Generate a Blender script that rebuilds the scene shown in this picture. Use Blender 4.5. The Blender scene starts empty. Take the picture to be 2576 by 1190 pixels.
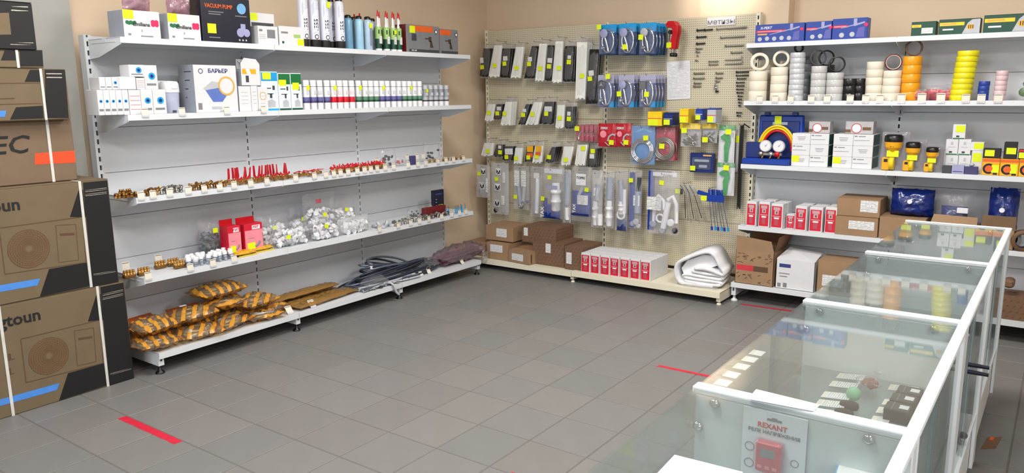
import bpy, math, random
from mathutils import Vector, Matrix, noise

# ------------------------------------------------------------------ camera, light, exposure
sc = bpy.context.scene
COL = sc.collection
CAM_H = 1.585
F_PX, CX, CY = 1935.75, 1288.0, 595.0
YAW, PITCH, ROLL = math.radians(35.849), math.radians(10.6046), math.radians(-0.5277)
_f = Vector((-math.sin(YAW)*math.cos(PITCH), math.cos(YAW)*math.cos(PITCH), -math.sin(PITCH)))
_r = Vector((math.cos(YAW), math.sin(YAW), 0)); _u = _r.cross(_f)
_r2 = _r*math.cos(ROLL)+_u*math.sin(ROLL); _u2 = -_r*math.sin(ROLL)+_u*math.cos(ROLL)
cam = bpy.data.cameras.new('camera'); camo = bpy.data.objects.new('camera', cam); COL.objects.link(camo)
cam.sensor_fit = 'HORIZONTAL'; cam.sensor_width = 36.0; cam.lens = 36.0*F_PX/2576.0
cam.clip_start = 0.02; cam.clip_end = 60
camo.matrix_world = Matrix(((_r2.x, _u2.x, -_f.x, 0), (_r2.y, _u2.y, -_f.y, 0), (_r2.z, _u2.z, -_f.z, CAM_H), (0, 0, 0, 1)))
sc.camera = camo
sc.view_settings.view_transform = 'Standard'; sc.view_settings.look = 'None'
sc.view_settings.gamma = 1.0; sc.view_settings.use_curve_mapping = False
sc.view_settings.exposure = 0.02
sc.cycles.max_bounces = 6; sc.cycles.diffuse_bounces = 3; sc.cycles.glossy_bounces = 3
sc.cycles.transparent_max_bounces = 18; sc.cycles.caustics_reflective = False; sc.cycles.caustics_refractive = False; sc.cycles.use_adaptive_sampling = True; sc.cycles.adaptive_threshold = 0.035
world = bpy.data.worlds.new('world'); sc.world = world; world.use_nodes = True
world.node_tree.nodes['Background'].inputs[0].default_value = (0.75, 0.87, 1.0, 1)
world.node_tree.nodes['Background'].inputs[1].default_value = 1.0
def area_light(name, loc, rot, sx, sy, power, color):
    l = bpy.data.lights.new(name, 'AREA'); l.shape = 'RECTANGLE'; l.size = sx; l.size_y = sy; l.energy = power; l.color = color
    o = bpy.data.objects.new(name, l); COL.objects.link(o); o.location = loc; o.rotation_euler = rot
    return o
LAMP_W = 50.0            # power of one ceiling panel
LAMP_COL = (1.0, 0.965, 0.925)
LAMPS = [(-2.55, 3.6, 1.0), (-0.75, 4.1, 0.9), (-1.35, 0.9, 0.9), (0.9, 1.4, 1.0), (-1.35, -1.8, 1.0), (-3.3, 1.55, 0.5)]
# daylight entering by the shop window behind the camera
area_light('window_daylight', (-2.6, -2.93, 1.55), (math.radians(90), 0, 0), 3.4, 1.9, 55.0, (0.80, 0.90, 1.0))
area_light('added_side_fill', (2.24, -0.3, 1.55), (0, math.radians(90), 0), 1.7, 3.0, 40.0, (0.84, 0.92, 1.0))  # fill from the right, added to brighten the left shelving and cartons

# camera geometry turned round: where a sight line meets a real plane
_M0, _M1, _M2 = _r2, -_u2, _f
def y_at(u, x, z):
    w = _M0 - (u-CX)/F_PX*_M2; return -(w.x*x + w.z*(z-CAM_H))/w.y
def x_at(u, y, z):
    w = _M0 - (u-CX)/F_PX*_M2; return -(w.y*y + w.z*(z-CAM_H))/w.x
def z_at(v, x, y):
    w = _M1 - (v-CY)/F_PX*_M2; return CAM_H - (w.x*x + w.y*y)/w.z
def floor_at(u, v, z=0.0):
    d = _M0*((u-CX)/F_PX) + _M1*((v-CY)/F_PX) + _M2
    return d*((z-CAM_H)/d.z) + Vector((0, 0, CAM_H))
def back_at(u, v, y):
    d = _M0*((u-CX)/F_PX) + _M1*((v-CY)/F_PX) + _M2
    return d*(y/d.y) + Vector((0, 0, CAM_H))

# ------------------------------------------------------------------ materials
MATS = {}
def mat(name, col, rough=0.5, metal=0.0, var=0.06, scale=25.0, spec=0.5, bump=0.0, bscale=120.0, alpha=None):
    if name in MATS: return MATS[name]
    m = bpy.data.materials.new(name); m.use_nodes = True; nt = m.node_tree; b = nt.nodes['Principled BSDF']
    c = tuple(((x+0.055)/1.055)**2.4 if x > 0.04045 else x/12.92 for x in col)
    b.inputs['Roughness'].default_value = rough; b.inputs['Metallic'].default_value = metal
    b.inputs['Specular IOR Level'].default_value = spec
    tc = nt.nodes.new('ShaderNodeTexCoord')
    n = nt.nodes.new('ShaderNodeTexNoise'); n.inputs['Scale'].default_value = scale; n.inputs['Detail'].default_value = 3
    nt.links.new(tc.outputs['Object'], n.inputs['Vector'])
    r = nt.nodes.new('ShaderNodeValToRGB')
    r.color_ramp.elements[0].position = 0.3; r.color_ramp.elements[1].position = 0.7
    r.color_ramp.elements[0].color = tuple(x*(1-var) for x in c)+(1,)
    r.color_ramp.elements[1].color = tuple(min(1, x*(1+var)) for x in c)+(1,)
    nt.links.new(n.outputs['Fac'], r.inputs['Fac']); nt.links.new(r.outputs['Color'], b.inputs['Base Color'])
    if bump:
        n2 = nt.nodes.new('ShaderNodeTexNoise'); n2.inputs['Scale'].default_value = bscale; nt.links.new(tc.outputs['Object'], n2.inputs['Vector'])
        bp = nt.nodes.new('ShaderNodeBump'); bp.inputs['Strength'].default_value = bump; bp.inputs['Distance'].default_value = 0.003
        nt.links.new(n2.outputs['Fac'], bp.inputs['Height']); nt.links.new(bp.outputs['Normal'], b.inputs['Normal'])
    MATS[name] = m; return m
def lin(col): return tuple(((x+0.055)/1.055)**2.4 if x > 0.04045 else x/12.92 for x in col)+(1,)
def _fresnel(nt, ior):
    fr = nt.nodes.new('ShaderNodeFresnel'); g = nt.nodes.new('ShaderNodeNewGeometry'); mr = nt.nodes.new('ShaderNodeMapRange')
    mr.inputs['To Min'].default_value = ior; mr.inputs['To Max'].default_value = 1/ior
    nt.links.new(g.outputs['Backfacing'], mr.inputs['Value']); nt.links.new(mr.outputs[0], fr.inputs['IOR']); return fr
def film(name, tint, through=0.72, gloss=0.12, rough=0.18, wrinkle=0.6):
    """clear plastic film or glass: part light passes, part is reflected by its sheen"""
    if name in MATS: return MATS[name]
    m = bpy.data.materials.new(name); m.use_nodes = True; nt = m.node_tree; nt.nodes.clear()
    out = nt.nodes.new('ShaderNodeOutputMaterial')
    tr = nt.nodes.new('ShaderNodeBsdfTransparent'); tr.inputs['Color'].default_value = lin(tint)
    df = nt.nodes.new('ShaderNodeBsdfDiffuse'); df.inputs['Color'].default_value = lin(tuple(min(1, t*0.95) for t in tint))
    gl = nt.nodes.new('ShaderNodeBsdfGlossy'); gl.inputs['Roughness'].default_value = rough
    m1 = nt.nodes.new('ShaderNodeMixShader'); m1.inputs[0].default_value = 1-through
    nt.links.new(tr.outputs[0], m1.inputs[1]); nt.links.new(df.outputs[0], m1.inputs[2])
    fr = _fresnel(nt, 1.28)
    ad = nt.nodes.new('ShaderNodeMath'); ad.operation = 'ADD'; ad.inputs[1].default_value = gloss; ad.use_clamp = True
    nt.links.new(fr.outputs[0], ad.inputs[0])
    m2 = nt.nodes.new('ShaderNodeMixShader'); nt.links.new(ad.outputs[0], m2.inputs[0])
    nt.links.new(m1.outputs[0], m2.inputs[1]); nt.links.new(gl.outputs[0], m2.inputs[2]); nt.links.new(m2.outputs[0], out.inputs[0])
    if wrinkle:
        tc = nt.nodes.new('ShaderNodeTexCoord'); n2 = nt.nodes.new('ShaderNodeTexNoise'); n2.inputs['Scale'].default_value = 28; n2.inputs['Detail'].default_value = 4
        nt.links.new(tc.outputs['Object'], n2.inputs['Vector'])
        bp = nt.nodes.new('ShaderNodeBump'); bp.inputs['Strength'].default_value = wrinkle; bp.inputs['Distance'].default_value = 0.02
        nt.links.new(n2.outputs['Fac'], bp.inputs['Height']); nt.links.new(bp.outputs['Normal'], gl.inputs['Normal']); nt.links.new(bp.outputs['Normal'], fr.inputs['Normal'])
    MATS[name] = m; return m
def glass_mat():
    m = bpy.data.materials.new('counter_glass'); m.use_nodes = True; nt = m.node_tree; nt.nodes.clear()
    out = nt.nodes.new('ShaderNodeOutputMaterial'); tr = nt.nodes.new('ShaderNodeBsdfTransparent'); tr.inputs['Color'].default_value = (0.90, 0.925, 0.918, 1)
    gl = nt.nodes.new('ShaderNodeBsdfGlossy'); gl.inputs['Roughness'].default_value = 0.02
    fr = _fresnel(nt, 1.5)
    mx = nt.nodes.new('ShaderNodeMixShader'); nt.links.new(fr.outputs[0], mx.inputs[0]); nt.links.new(tr.outputs[0], mx.inputs[1]); nt.links.new(gl.outputs[0], mx.inputs[2])
    df = nt.nodes.new('ShaderNodeBsdfDiffuse'); df.inputs['Color'].default_value = (0.70, 0.75, 0.75, 1)   # dust and smears
    m2 = nt.nodes.new('ShaderNodeMixShader'); m2.inputs[0].default_value = 0.03
    nt.links.new(mx.outputs[0], m2.inputs[1]); nt.links.new(df.outputs[0], m2.inputs[2]); nt.links.new(m2.outputs[0], out.inputs[0])
    return m
def card_mat():
    """price card: cream paper, brown rule, rows of small grey print"""
    m = mat('price_card_print', (0.89, 0.865, 0.81), 0.7, var=0.02); nt = m.node_tree; b = nt.nodes['Principled BSDF']
    tc = nt.nodes.new('ShaderNodeTexCoord'); sp = nt.nodes.new('ShaderNodeSeparateXYZ'); nt.links.new(tc.outputs['Generated'], sp.inputs[0])
    w = nt.nodes.new('ShaderNodeTexNoise'); w.inputs['Scale'].default_value = 9; mp = nt.nodes.new('ShaderNodeMapping'); mp.inputs['Scale'].default_value = (1.2, 1, 1.6)
    nt.links.new(tc.outputs['Generated'], mp.inputs[0]); nt.links.new(mp.outputs[0], w.inputs['Vector'])
    mul = nt.nodes.new('ShaderNodeMath'); mul.operation = 'MULTIPLY'; mul.inputs[1].default_value = 38.0; nt.links.new(sp.outputs['Z'], mul.inputs[0])
    sn = nt.nodes.new('ShaderNodeMath'); sn.operation = 'SINE'; nt.links.new(mul.outputs[0], sn.inputs[0])
    ml2 = nt.nodes.new('ShaderNodeMath'); ml2.operation = 'MULTIPLY'; nt.links.new(sn.outputs[0], ml2.inputs[0]); nt.links.new(w.outputs['Fac'], ml2.inputs[1])
    gt = nt.nodes.new('ShaderNodeMath'); gt.operation = 'GREATER_THAN'; gt.inputs[1].default_value = 0.42; nt.links.new(ml2.outputs[0], gt.inputs[0])
    mx = nt.nodes.new('ShaderNodeMixRGB'); nt.links.new(gt.outputs[0], mx.inputs[0])
    src = b.inputs['Base Color'].links[0].from_socket; nt.links.new(src, mx.inputs[1]); mx.inputs[2].default_value = (0.58, 0.53, 0.46, 1)
    nt.links.new(mx.outputs[0], b.inputs['Base Color'])
    return m
def print_mat(name, base, ink, sx=1.2, sz=1.6, freq=60.0, thr=0.40):
    """paper label carrying rows of small unreadable print"""
    if name in MATS: return MATS[name]
    m = mat(name, base, 0.6, var=0.02); nt = m.node_tree; b = nt.nodes['Principled BSDF']
    tc = nt.nodes.new('ShaderNodeTexCoord'); sp = nt.nodes.new('ShaderNodeSeparateXYZ'); nt.links.new(tc.outputs['Generated'], sp.inputs[0])
    w = nt.nodes.new('ShaderNodeTexNoise'); w.inputs['Scale'].default_value = 7; mp = nt.nodes.new('ShaderNodeMapping'); mp.inputs['Scale'].default_value = (sx, 1, sz)
    nt.links.new(tc.outputs['Generated'], mp.inputs[0]); nt.links.new(mp.outputs[0], w.inputs['Vector'])
    mul = nt.nodes.new('ShaderNodeMath'); mul.operation = 'MULTIPLY'; mul.inputs[1].default_value = freq; nt.links.new(sp.outputs['Z'], mul.inputs[0])
    sn = nt.nodes.new('ShaderNodeMath'); sn.operation = 'SINE'; nt.links.new(mul.outputs[0], sn.inputs[0])
    ml2 = nt.nodes.new('ShaderNodeMath'); ml2.operation = 'MULTIPLY'; nt.links.new(sn.outputs[0], ml2.inputs[0]); nt.links.new(w.outputs['Fac'], ml2.inputs[1])
    gt = nt.nodes.new('ShaderNodeMath'); gt.operation = 'GREATER_THAN'; gt.inputs[1].default_value = thr; nt.links.new(ml2.outputs[0], gt.inputs[0])
    mx = nt.nodes.new('ShaderNodeMixRGB'); nt.links.new(gt.outputs[0], mx.inputs[0])
    src = b.inputs['Base Color'].links[0].from_socket; nt.links.new(src, mx.inputs[1]); mx.inputs[2].default_value = lin(ink)
    nt.links.new(mx.outputs[0], b.inputs['Base Color'])
    return m
def peg_mat():
    """cream sheet steel pierced by rows of small round holes"""
    m = mat('perforated_cream', (0.82, 0.785, 0.685), 0.5, var=0.015, scale=3); nt = m.node_tree; b = nt.nodes['Principled BSDF']
    tc = nt.nodes.new('ShaderNodeTexCoord'); mp = nt.nodes.new('ShaderNodeMapping'); mp.inputs['Scale'].default_value = (1/0.0172, 0, 1/0.0172)
    nt.links.new(tc.outputs['Object'], mp.inputs[0])
    fr = nt.nodes.new('ShaderNodeVectorMath'); fr.operation = 'FRACTION'; nt.links.new(mp.outputs[0], fr.inputs[0])
    su = nt.nodes.new('ShaderNodeVectorMath'); su.operation = 'SUBTRACT'; su.inputs[1].default_value = (0.5, 0, 0.5); nt.links.new(fr.outputs[0], su.inputs[0])
    ln = nt.nodes.new('ShaderNodeVectorMath'); ln.operation = 'LENGTH'; nt.links.new(su.outputs[0], ln.inputs[0])
    lt = nt.nodes.new('ShaderNodeMath'); lt.operation = 'LESS_THAN'; lt.inputs[1].default_value = 0.21; nt.links.new(ln.outputs['Value'], lt.inputs[0])
    mx = nt.nodes.new('ShaderNodeMixRGB'); nt.links.new(lt.outputs[0], mx.inputs[0])
    src = b.inputs['Base Color'].links[0].from_socket; nt.links.new(src, mx.inputs[1]); mx.inputs[2].default_value = (0.26, 0.22, 0.15, 1)
    nt.links.new(mx.outputs[0], b.inputs['Base Color'])
    return m

W = dict(
 white=mat('white_enamel', (0.86, 0.875, 0.89), 0.35, var=0.012, scale=4),
 panel=mat('white_panel', (0.82, 0.83, 0.85), 0.42, var=0.012, scale=4),
 cream=mat('cream_enamel', (0.90, 0.875, 0.79), 0.4, var=0.015, scale=4),
 dark=mat('slot_dark', (0.10, 0.10, 0.10), 0.7), black=mat('black_plastic', (0.06, 0.06, 0.065), 0.35),
 softblack=mat('matt_black_print', (0.085, 0.085, 0.095), 0.5), navy=mat('navy_print', (0.07, 0.085, 0.16), 0.35),
 card=mat('cardboard', (0.61, 0.49, 0.37), 0.8, var=0.07, scale=9, bump=0.15), carddark=mat('cardboard_brown', (0.46, 0.345, 0.26), 0.8, var=0.06, scale=9),
 cardkraft=mat('cardboard_kraft', (0.445, 0.38, 0.285), 0.75, var=0.05, scale=8), cardin=mat('cardboard_inside', (0.50, 0.36, 0.25), 0.85),
 paper=mat('white_paper', (0.89, 0.89, 0.905), 0.7, var=0.015), wbox=mat('white_carton', (0.86, 0.86, 0.87), 0.5, var=0.015),
 gbox=mat('grey_carton', (0.60, 0.62, 0.66), 0.5), grey=mat('mid_grey', (0.48, 0.49, 0.51), 0.45), lgrey=mat('light_grey', (0.72, 0.73, 0.75), 0.45),
 dgrey=mat('dark_grey', (0.24, 0.25, 0.27), 0.5), yellow=mat('sticker_yellow', (0.87, 0.93, 0.03), 0.6, var=0.03), red=mat('print_red', (0.82, 0.09, 0.20), 0.45),
 redpl=mat('red_plastic', (0.78, 0.05, 0.12), 0.3), pink=mat('print_pink', (0.93, 0.55, 0.60), 0.5), magenta=mat('print_magenta', (0.88, 0.10, 0.35), 0.5),
 green=mat('print_green', (0.05, 0.42, 0.22), 0.45), dgreen=mat('dark_green', (0.02, 0.27, 0.20), 0.45), lgreen=mat('light_green', (0.62, 0.76, 0.45), 0.45),
 blue=mat('print_blue', (0.11, 0.24, 0.60), 0.4), dblue=mat('deep_blue', (0.05, 0.15, 0.42), 0.4), lblue=mat('light_blue', (0.45, 0.68, 0.86), 0.4), cyan=mat('print_cyan', (0.10, 0.60, 0.85), 0.4),
 purple=mat('print_purple', (0.40, 0.38, 0.62), 0.45), dpurple=mat('print_dark_purple', (0.25, 0.24, 0.42), 0.45), lav=mat('lavender', (0.62, 0.63, 0.78), 0.45),
 orange=mat('print_orange', (0.90, 0.38, 0.12), 0.5), hiorange=mat('label_orange', (0.98, 0.30, 0.13), 0.6), amber=mat('amber', (0.93, 0.67, 0.08), 0.45), yel=mat('bright_yellow', (0.95, 0.80, 0.08), 0.4),
 tape_y=mat('lemon_tape', (0.90, 0.86, 0.10), 0.3), beige=mat('masking_tape', (0.90, 0.87, 0.80), 0.6, var=0.03), brown=mat('brown_tape', (0.42, 0.30, 0.20), 0.4), maroon=mat('maroon', (0.42, 0.09, 0.10), 0.5),
 brass=mat('brass', (0.80, 0.62, 0.36), 0.28, 0.9, var=0.12), dbrass=mat('aged_brass', (0.60, 0.44, 0.24), 0.35, 0.85, var=0.15), chrome=mat('chrome', (0.86, 0.87, 0.89), 0.12, 1.0), steel=mat('zinc_steel', (0.62, 0.61, 0.58), 0.35, 0.9),
 dsteel=mat('dark_steel', (0.25, 0.25, 0.26), 0.45, 0.6), wpl=mat('white_plastic', (0.93, 0.93, 0.94), 0.3, var=0.01), gpl=mat('grey_plastic', (0.62, 0.66, 0.72), 0.35), bpl=mat('blue_plastic', (0.05, 0.22, 0.60), 0.3),
 hose=mat('braided_hose', (0.40, 0.44, 0.50), 0.35, 0.4, var=0.2, scale=160), dhose=mat('dark_hose', (0.20, 0.23, 0.29), 0.4, 0.2, var=0.25, scale=120), greenpl=mat('green_plastic', (0.05, 0.60, 0.25), 0.3),
 tie_w=mat('natural_nylon', (0.96, 0.96, 0.93), 0.45, var=0.04), tie_b=mat('black_nylon', (0.075, 0.075, 0.08), 0.4, var=0.1), gold=mat('gold_film', (0.86, 0.58, 0.13), 0.25, var=0.15, scale=18),
 clear=film('clear_film', (0.99, 0.99, 0.995), 0.925, 0.03, 0.14, 0.6), bagw=film('milky_film', (0.97, 0.97, 0.98), 0.70, 0.03), blister=film('blister_plastic', (0.98, 0.985, 1.0), 0.93, 0.01, 0.05, 0.2),
 pinkfilm=film('pink_film', (0.90, 0.74, 0.80), 0.60, 0.08), amberfilm=film('amber_film', (0.90, 0.66, 0.30), 0.55, 0.06), bluefilm=film('blue_film', (0.10, 0.20, 0.50), 0.15, 0.06), smoke=film('smoky_film', (0.55, 0.55, 0.60), 0.55, 0.06),
 glass=glass_mat(), pcard=card_mat(), peg=peg_mat(), txt=print_mat('printed_label', (0.92, 0.92, 0.92), (0.25, 0.25, 0.28)), txt2=print_mat('printed_list', (0.92, 0.925, 0.94), (0.62, 0.63, 0.66), 1.0, 3.0, 150.0, 0.36),
 strap=mat('packing_strap', (0.85, 0.84, 0.82), 0.35), tapered=mat('floor_tape_red', (0.78, 0.12, 0.22), 0.5, var=0.08), bluestrip=mat('print_sky_blue', (0.30, 0.55, 0.88), 0.5), ink=mat('black_ink', (0.10, 0.10, 0.11), 0.6), whiteink=mat('white_ink', (0.93, 0.93, 0.95), 0.6), brownink=mat('brown_ink', (0.36, 0.26, 0.18), 0.7), greyink=mat('grey_ink', (0.50, 0.50, 0.52), 0.6), goldink=mat('gold_ink', (0.86, 0.66, 0.32), 0.5), redink=mat('red_ink', (0.78, 0.20, 0.24), 0.6), blueink=mat('blue_ink', (0.18, 0.24, 0.48), 0.6),
)

# ------------------------------------------------------------------ mesh building
class MB:
    def __init__(s): s.v = []; s.f = []; s.mi = []; s.sm = []; s.cur = 0
    def add(s, vs, fs, smooth=False):
        o = len(s.v); s.v += [tuple(p) for p in vs]
        for f in fs: s.f.append(tuple(i+o for i in f)); s.mi.append(s.cur); s.sm.append(smooth)
        return s
    def box(s, x0, x1, y0, y1, z0, z1, M=None, taper=None):
        vs = [(x0, y0, z0), (x1, y0, z0), (x1, y1, z0), (x0, y1, z0), (x0, y0, z1), (x1, y0, z1), (x1, y1, z1), (x0, y1, z1)]
        if M: vs = [M @ Vector(p) for p in vs]
        return s.add(vs, [(0, 3, 2, 1), (4, 5, 6, 7), (0, 1, 5, 4), (1, 2, 6, 5), (2, 3, 7, 6), (3, 0, 4, 7)])
    def bbox(s, x0, x1, y0, y1, z0, z1, b=0.004, M=None):
        """box with chamfered vertical and horizontal edges"""
        vs = []; 
        for z, k in ((z0, b), (z0+b, 0), (z1-b, 0), (z1, b)):
            X0, X1, Y0, Y1 = x0+k, x1-k, y0+k, y1-k; c = b
            vs += [(X0+c, Y0, z), (X1-c, Y0, z), (X1, Y0+c, z), (X1, Y1-c, z), (X1-c, Y1, z), (X0+c, Y1, z), (X0, Y1-c, z), (X0, Y0+c, z)]
        if M: vs = [M @ Vector(p) for p in vs]
        fs = [tuple(range(7, -1, -1)), tuple(range(24, 32))]
        for k in range(3):
            for i in range(8): fs.append((k*8+i, k*8+(i+1) % 8, k*8+8+(i+1) % 8, k*8+8+i))
        return s.add(vs, fs)
    def cyl(s, p0, p1, r0, r1=None, n=16, caps=True, smooth=True):
        p0 = Vector(p0); p1 = Vector(p1); r1 = r0 if r1 is None else r1
        d = (p1-p0).normalized(); a = d.orthogonal().normalized(); b = d.cross(a); vs = []
        for p, r in ((p0, r0), (p1, r1)):
            for i in range(n):
                t = 2*math.pi*i/n; vs.append(p + (a*math.cos(t)+b*math.sin(t))*r)
        s.add(vs, [(i, (i+1) % n, n+(i+1) % n, n+i) for i in range(n)], smooth)
        if caps: s.add(vs, [tuple(range(n-1, -1, -1)), tuple(range(n, 2*n))])
        return s
    def lathe(s, prof, n=20, M=None, smooth=True, caps=True):
        """profile [(r, z), ...] spun about z"""
        vs = []; fs = []
        for r, z in prof:
            for i in range(n):
                t = 2*math.pi*i/n; vs.append(Vector((r*math.cos(t), r*math.sin(t), z)))
        if M: vs = [M @ p for p in vs]
        for k in range(len(prof)-1):
            for i in range(n): fs.append((k*n+i, k*n+(i+1) % n, (k+1)*n+(i+1) % n, (k+1)*n+i))
        s.add(vs, fs, smooth)
        for k, rev in ((0, True), (len(prof)-1, False)):
            if caps and prof[k][0] > 1e-5:
                idx = list(range(k*n, (k+1)*n)); s.add(vs, [tuple(reversed(idx)) if rev else tuple(idx)])
        return s
    def tube(s, pts, r, n=8, closed=False):
        pts = [Vector(p) for p in pts]; vs = []; m = len(pts); up = None
        for i, p in enumerate(pts):
            d = (pts[(i+1) % m]-pts[i-1]) if (closed or 0 < i < m-1) else (pts[1]-pts[0] if i == 0 else pts[-1]-pts[-2])
            d = d.normalized() if d.length > 1e-9 else Vector((0, 0, 1))
            if up is None: up = d.orthogonal().normalized()
            up = (up - d*up.dot(d)); up = up.normalized() if up.length > 1e-6 else d.orthogonal().normalized()
            b = d.cross(up); rr = r[i] if isinstance(r, (list, tuple)) else r
            for k in range(n):
                t = 2*math.pi*k/n; vs.append(p+(up*math.cos(t)+b*math.sin(t))*rr)
        fs = []
        for i in range(m if closed else m-1):
            for k in range(n): fs.append((i*n+k, i*n+(k+1) % n, ((i+1) % m)*n+(k+1) % n, ((i+1) % m)*n+k))
        s.add(vs, fs, True)
        if not closed: s.add(vs, [tuple(range(n-1, -1, -1)), tuple(range((m-1)*n, m*n))])
        return s
    def prism(s, poly, y0, y1, M=None):
        """polygon in x,z (counter-clockwise seen from -y) given thickness along y"""
        n = len(poly); vs = [Vector((x, y0, z)) for x, z in poly]+[Vector((x, y1, z)) for x, z in poly]
        if M: vs = [M @ p for p in vs]
        return s.add(vs, [tuple(range(n)), tuple(range(2*n-1, n-1, -1))]+[(i, n+i, n+(i+1) % n, (i+1) % n) for i in range(n)])
    def ball(s, c, r, n=8, sq=(1, 1, 1)):
        prof = [(max(1e-6, r*math.sin(math.pi*k/(n//2+1))), -r*math.cos(math.pi*k/(n//2+1))) for k in range(n//2+2)]
        return s.lathe(prof, n, Matrix.Translation(Vector(c)) @ Matrix.Diagonal((sq[0], sq[1], sq[2], 1)))
    def pillow(s, w, h, d, seed=0, amp=0.006, nx=10, nz=12, p=2.4, lean=0.0, sag=0.0, freq=14.0, M=None):
        """sealed bag: two sheets that meet at the edges, wrinkled; stands on z=0"""
        vs = []; 
        for side in (-1, 1):
            for j in range(nz+1):
                for i in range(nx+1):
                    a = -1+2*i/nx; b = -1+2*j/nz
                    t = max(0, (1-abs(a)**p))*max(0, (1-abs(b)**p)); t = t**0.6
                    # heavier towards the bottom
                    k = 1 + sag*(-b)*0.5
                    q = noise.noise(Vector((a*w*freq+seed*7.3, b*h*freq+seed*3.1, side*2.0+seed)))
                    x = a*w/2*(1+0.04*noise.noise(Vector((b*4, seed, 1.0)))); z = h*(b+1)/2+0.03*h*noise.noise(Vector((a*4, seed, 5.0)))
                    y = side*d/2*t*k+side*amp*q*min(1, 3*t)+lean*z+0.5*amp*noise.noise(Vector((a*6, b*6, seed)))
                    vs.append(Vector((x, y, max(z, 0) if h > 0 else z)))
        if M: vs = [M @ p_ for p_ in vs]
        fs = []; N = (nx+1)*(nz+1)
        for j in range(nz):
            for i in range(nx):
                a = j*(nx+1)+i; fs.append((a, a+1, a+nx+2, a+nx+1)); fs.append((N+a, N+a+nx+1, N+a+nx+2, N+a+1))
        return s.add(vs, fs, True)
    def mesh(s, name, mats):
        me = bpy.data.meshes.new(name); me.from_pydata(s.v, [], s.f); mats = mats if isinstance(mats, (list, tuple)) else [mats]
        for m in mats: me.materials.append(W[m] if isinstance(m, str) else m)
        me.polygons.foreach_set('material_index', s.mi); me.polygons.foreach_set('use_smooth', s.sm); me.update(); return me
    def obj(s, name, mats, parent=None, loc=(0, 0, 0), rot=None):
        o = bpy.data.objects.new(name, s.mesh(name, mats)); COL.objects.link(o); o.parent = parent; o.location = loc
        if rot: o.rotation_euler = rot
        return o
def tag(o, label, cat, group=None):
    o['label'] = label; o['category'] = cat
    if group: o['group'] = group
    return o
def thing(name, label, cat, loc=(0, 0, 0), rz=0.0, group=None, rot=None):
    o = bpy.data.objects.new(name, None); COL.objects.link(o); o.empty_display_size = 0.05; o.location = loc
    o.rotation_euler = rot if rot else (0, 0, rz); return tag(o, label, cat, group)
def structure(o): o['kind'] = 'structure'; return o
def share(src, parent, loc, rot=None, name=None):
    o = bpy.data.objects.new(name or src.name.split('.')[0], src.data if not isinstance(src, bpy.types.Mesh) else src); COL.objects.link(o); o.parent = parent; o.location = loc
    if rot: o.rotation_euler = rot
    return o
def dup(root, loc, rz=None, label=None, group=None, rot=None):
    r = root.copy(); COL.objects.link(r); r.location = loc
    if rz is not None: r.rotation_euler = (0, 0, rz)
    if rot is not None: r.rotation_euler = rot
    if label: r['label'] = label
    if group: r['group'] = group
    for ch in list(root.children):
        c = ch.copy(); COL.objects.link(c); c.parent = r
        for g in ch.children: d = g.copy(); COL.objects.link(d); d.parent = c
    return r
def patch(parent, name, x0, x1, z0, z1, y, m, t=0.0006):
    """flat print or sticker on a face that looks towards -y"""
    return MB().box(x0, x1, y-t, y, z0, z1).obj(name, m, parent)
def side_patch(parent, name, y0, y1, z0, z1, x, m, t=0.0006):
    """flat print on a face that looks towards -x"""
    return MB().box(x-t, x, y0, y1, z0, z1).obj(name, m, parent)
_TXT = {}
def lettering(parent, s, size, x, z, y, m, align='CENTER', rot=0.0, name='lettering', bold=0.0, side=False, sx=1.0, shear=0.0):
    key = (s, align, bold, shear)
    if key not in _TXT:
        c = bpy.data.curves.new('lettering', 'FONT'); c.body = s; c.align_x = align; c.align_y = 'CENTER'; c.size = 1.0; c.offset = bold; c.extrude = 0.002; c.resolution_u = 2; c.shear = shear
        o = bpy.data.objects.new('lettering', c); COL.objects.link(o); bpy.context.view_layer.update()
        me = bpy.data.meshes.new_from_object(o.evaluated_get(bpy.context.evaluated_depsgraph_get())); COL.objects.unlink(o); bpy.data.objects.remove(o); _TXT[key] = me
    me = _TXT[key].copy(); me.materials.clear(); me.materials.append(W[m])
    o = bpy.data.objects.new(name, me); COL.objects.link(o); o.parent = parent
    R = Matrix.Rotation(math.pi/2, 4, 'X')
    L = Matrix.Translation((x, y, z)) @ (Matrix.Rotation(-math.pi/2, 4, 'Z') if side else Matrix.Identity(4)) @ Matrix.Rotation(rot, 4, 'Y') @ R @ Matrix.Diagonal((size*sx, size, 0.3, 1))
    o.matrix_local = L
    return o
ORD = 'zeroth first second third fourth fifth sixth seventh eighth ninth tenth eleventh twelfth thirteenth fourteenth fifteenth sixteenth seventeenth eighteenth nineteenth twentieth twenty-first twenty-second twenty-third twenty-fourth twenty-fifth twenty-sixth twenty-seventh twenty-eighth twenty-ninth thirtieth thirty-first thirty-second thirty-third thirty-fourth thirty-fifth thirty-sixth'.split()
RL = math.pi/2            # things on the left shelving face +x
rnd = random.Random(7)
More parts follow.
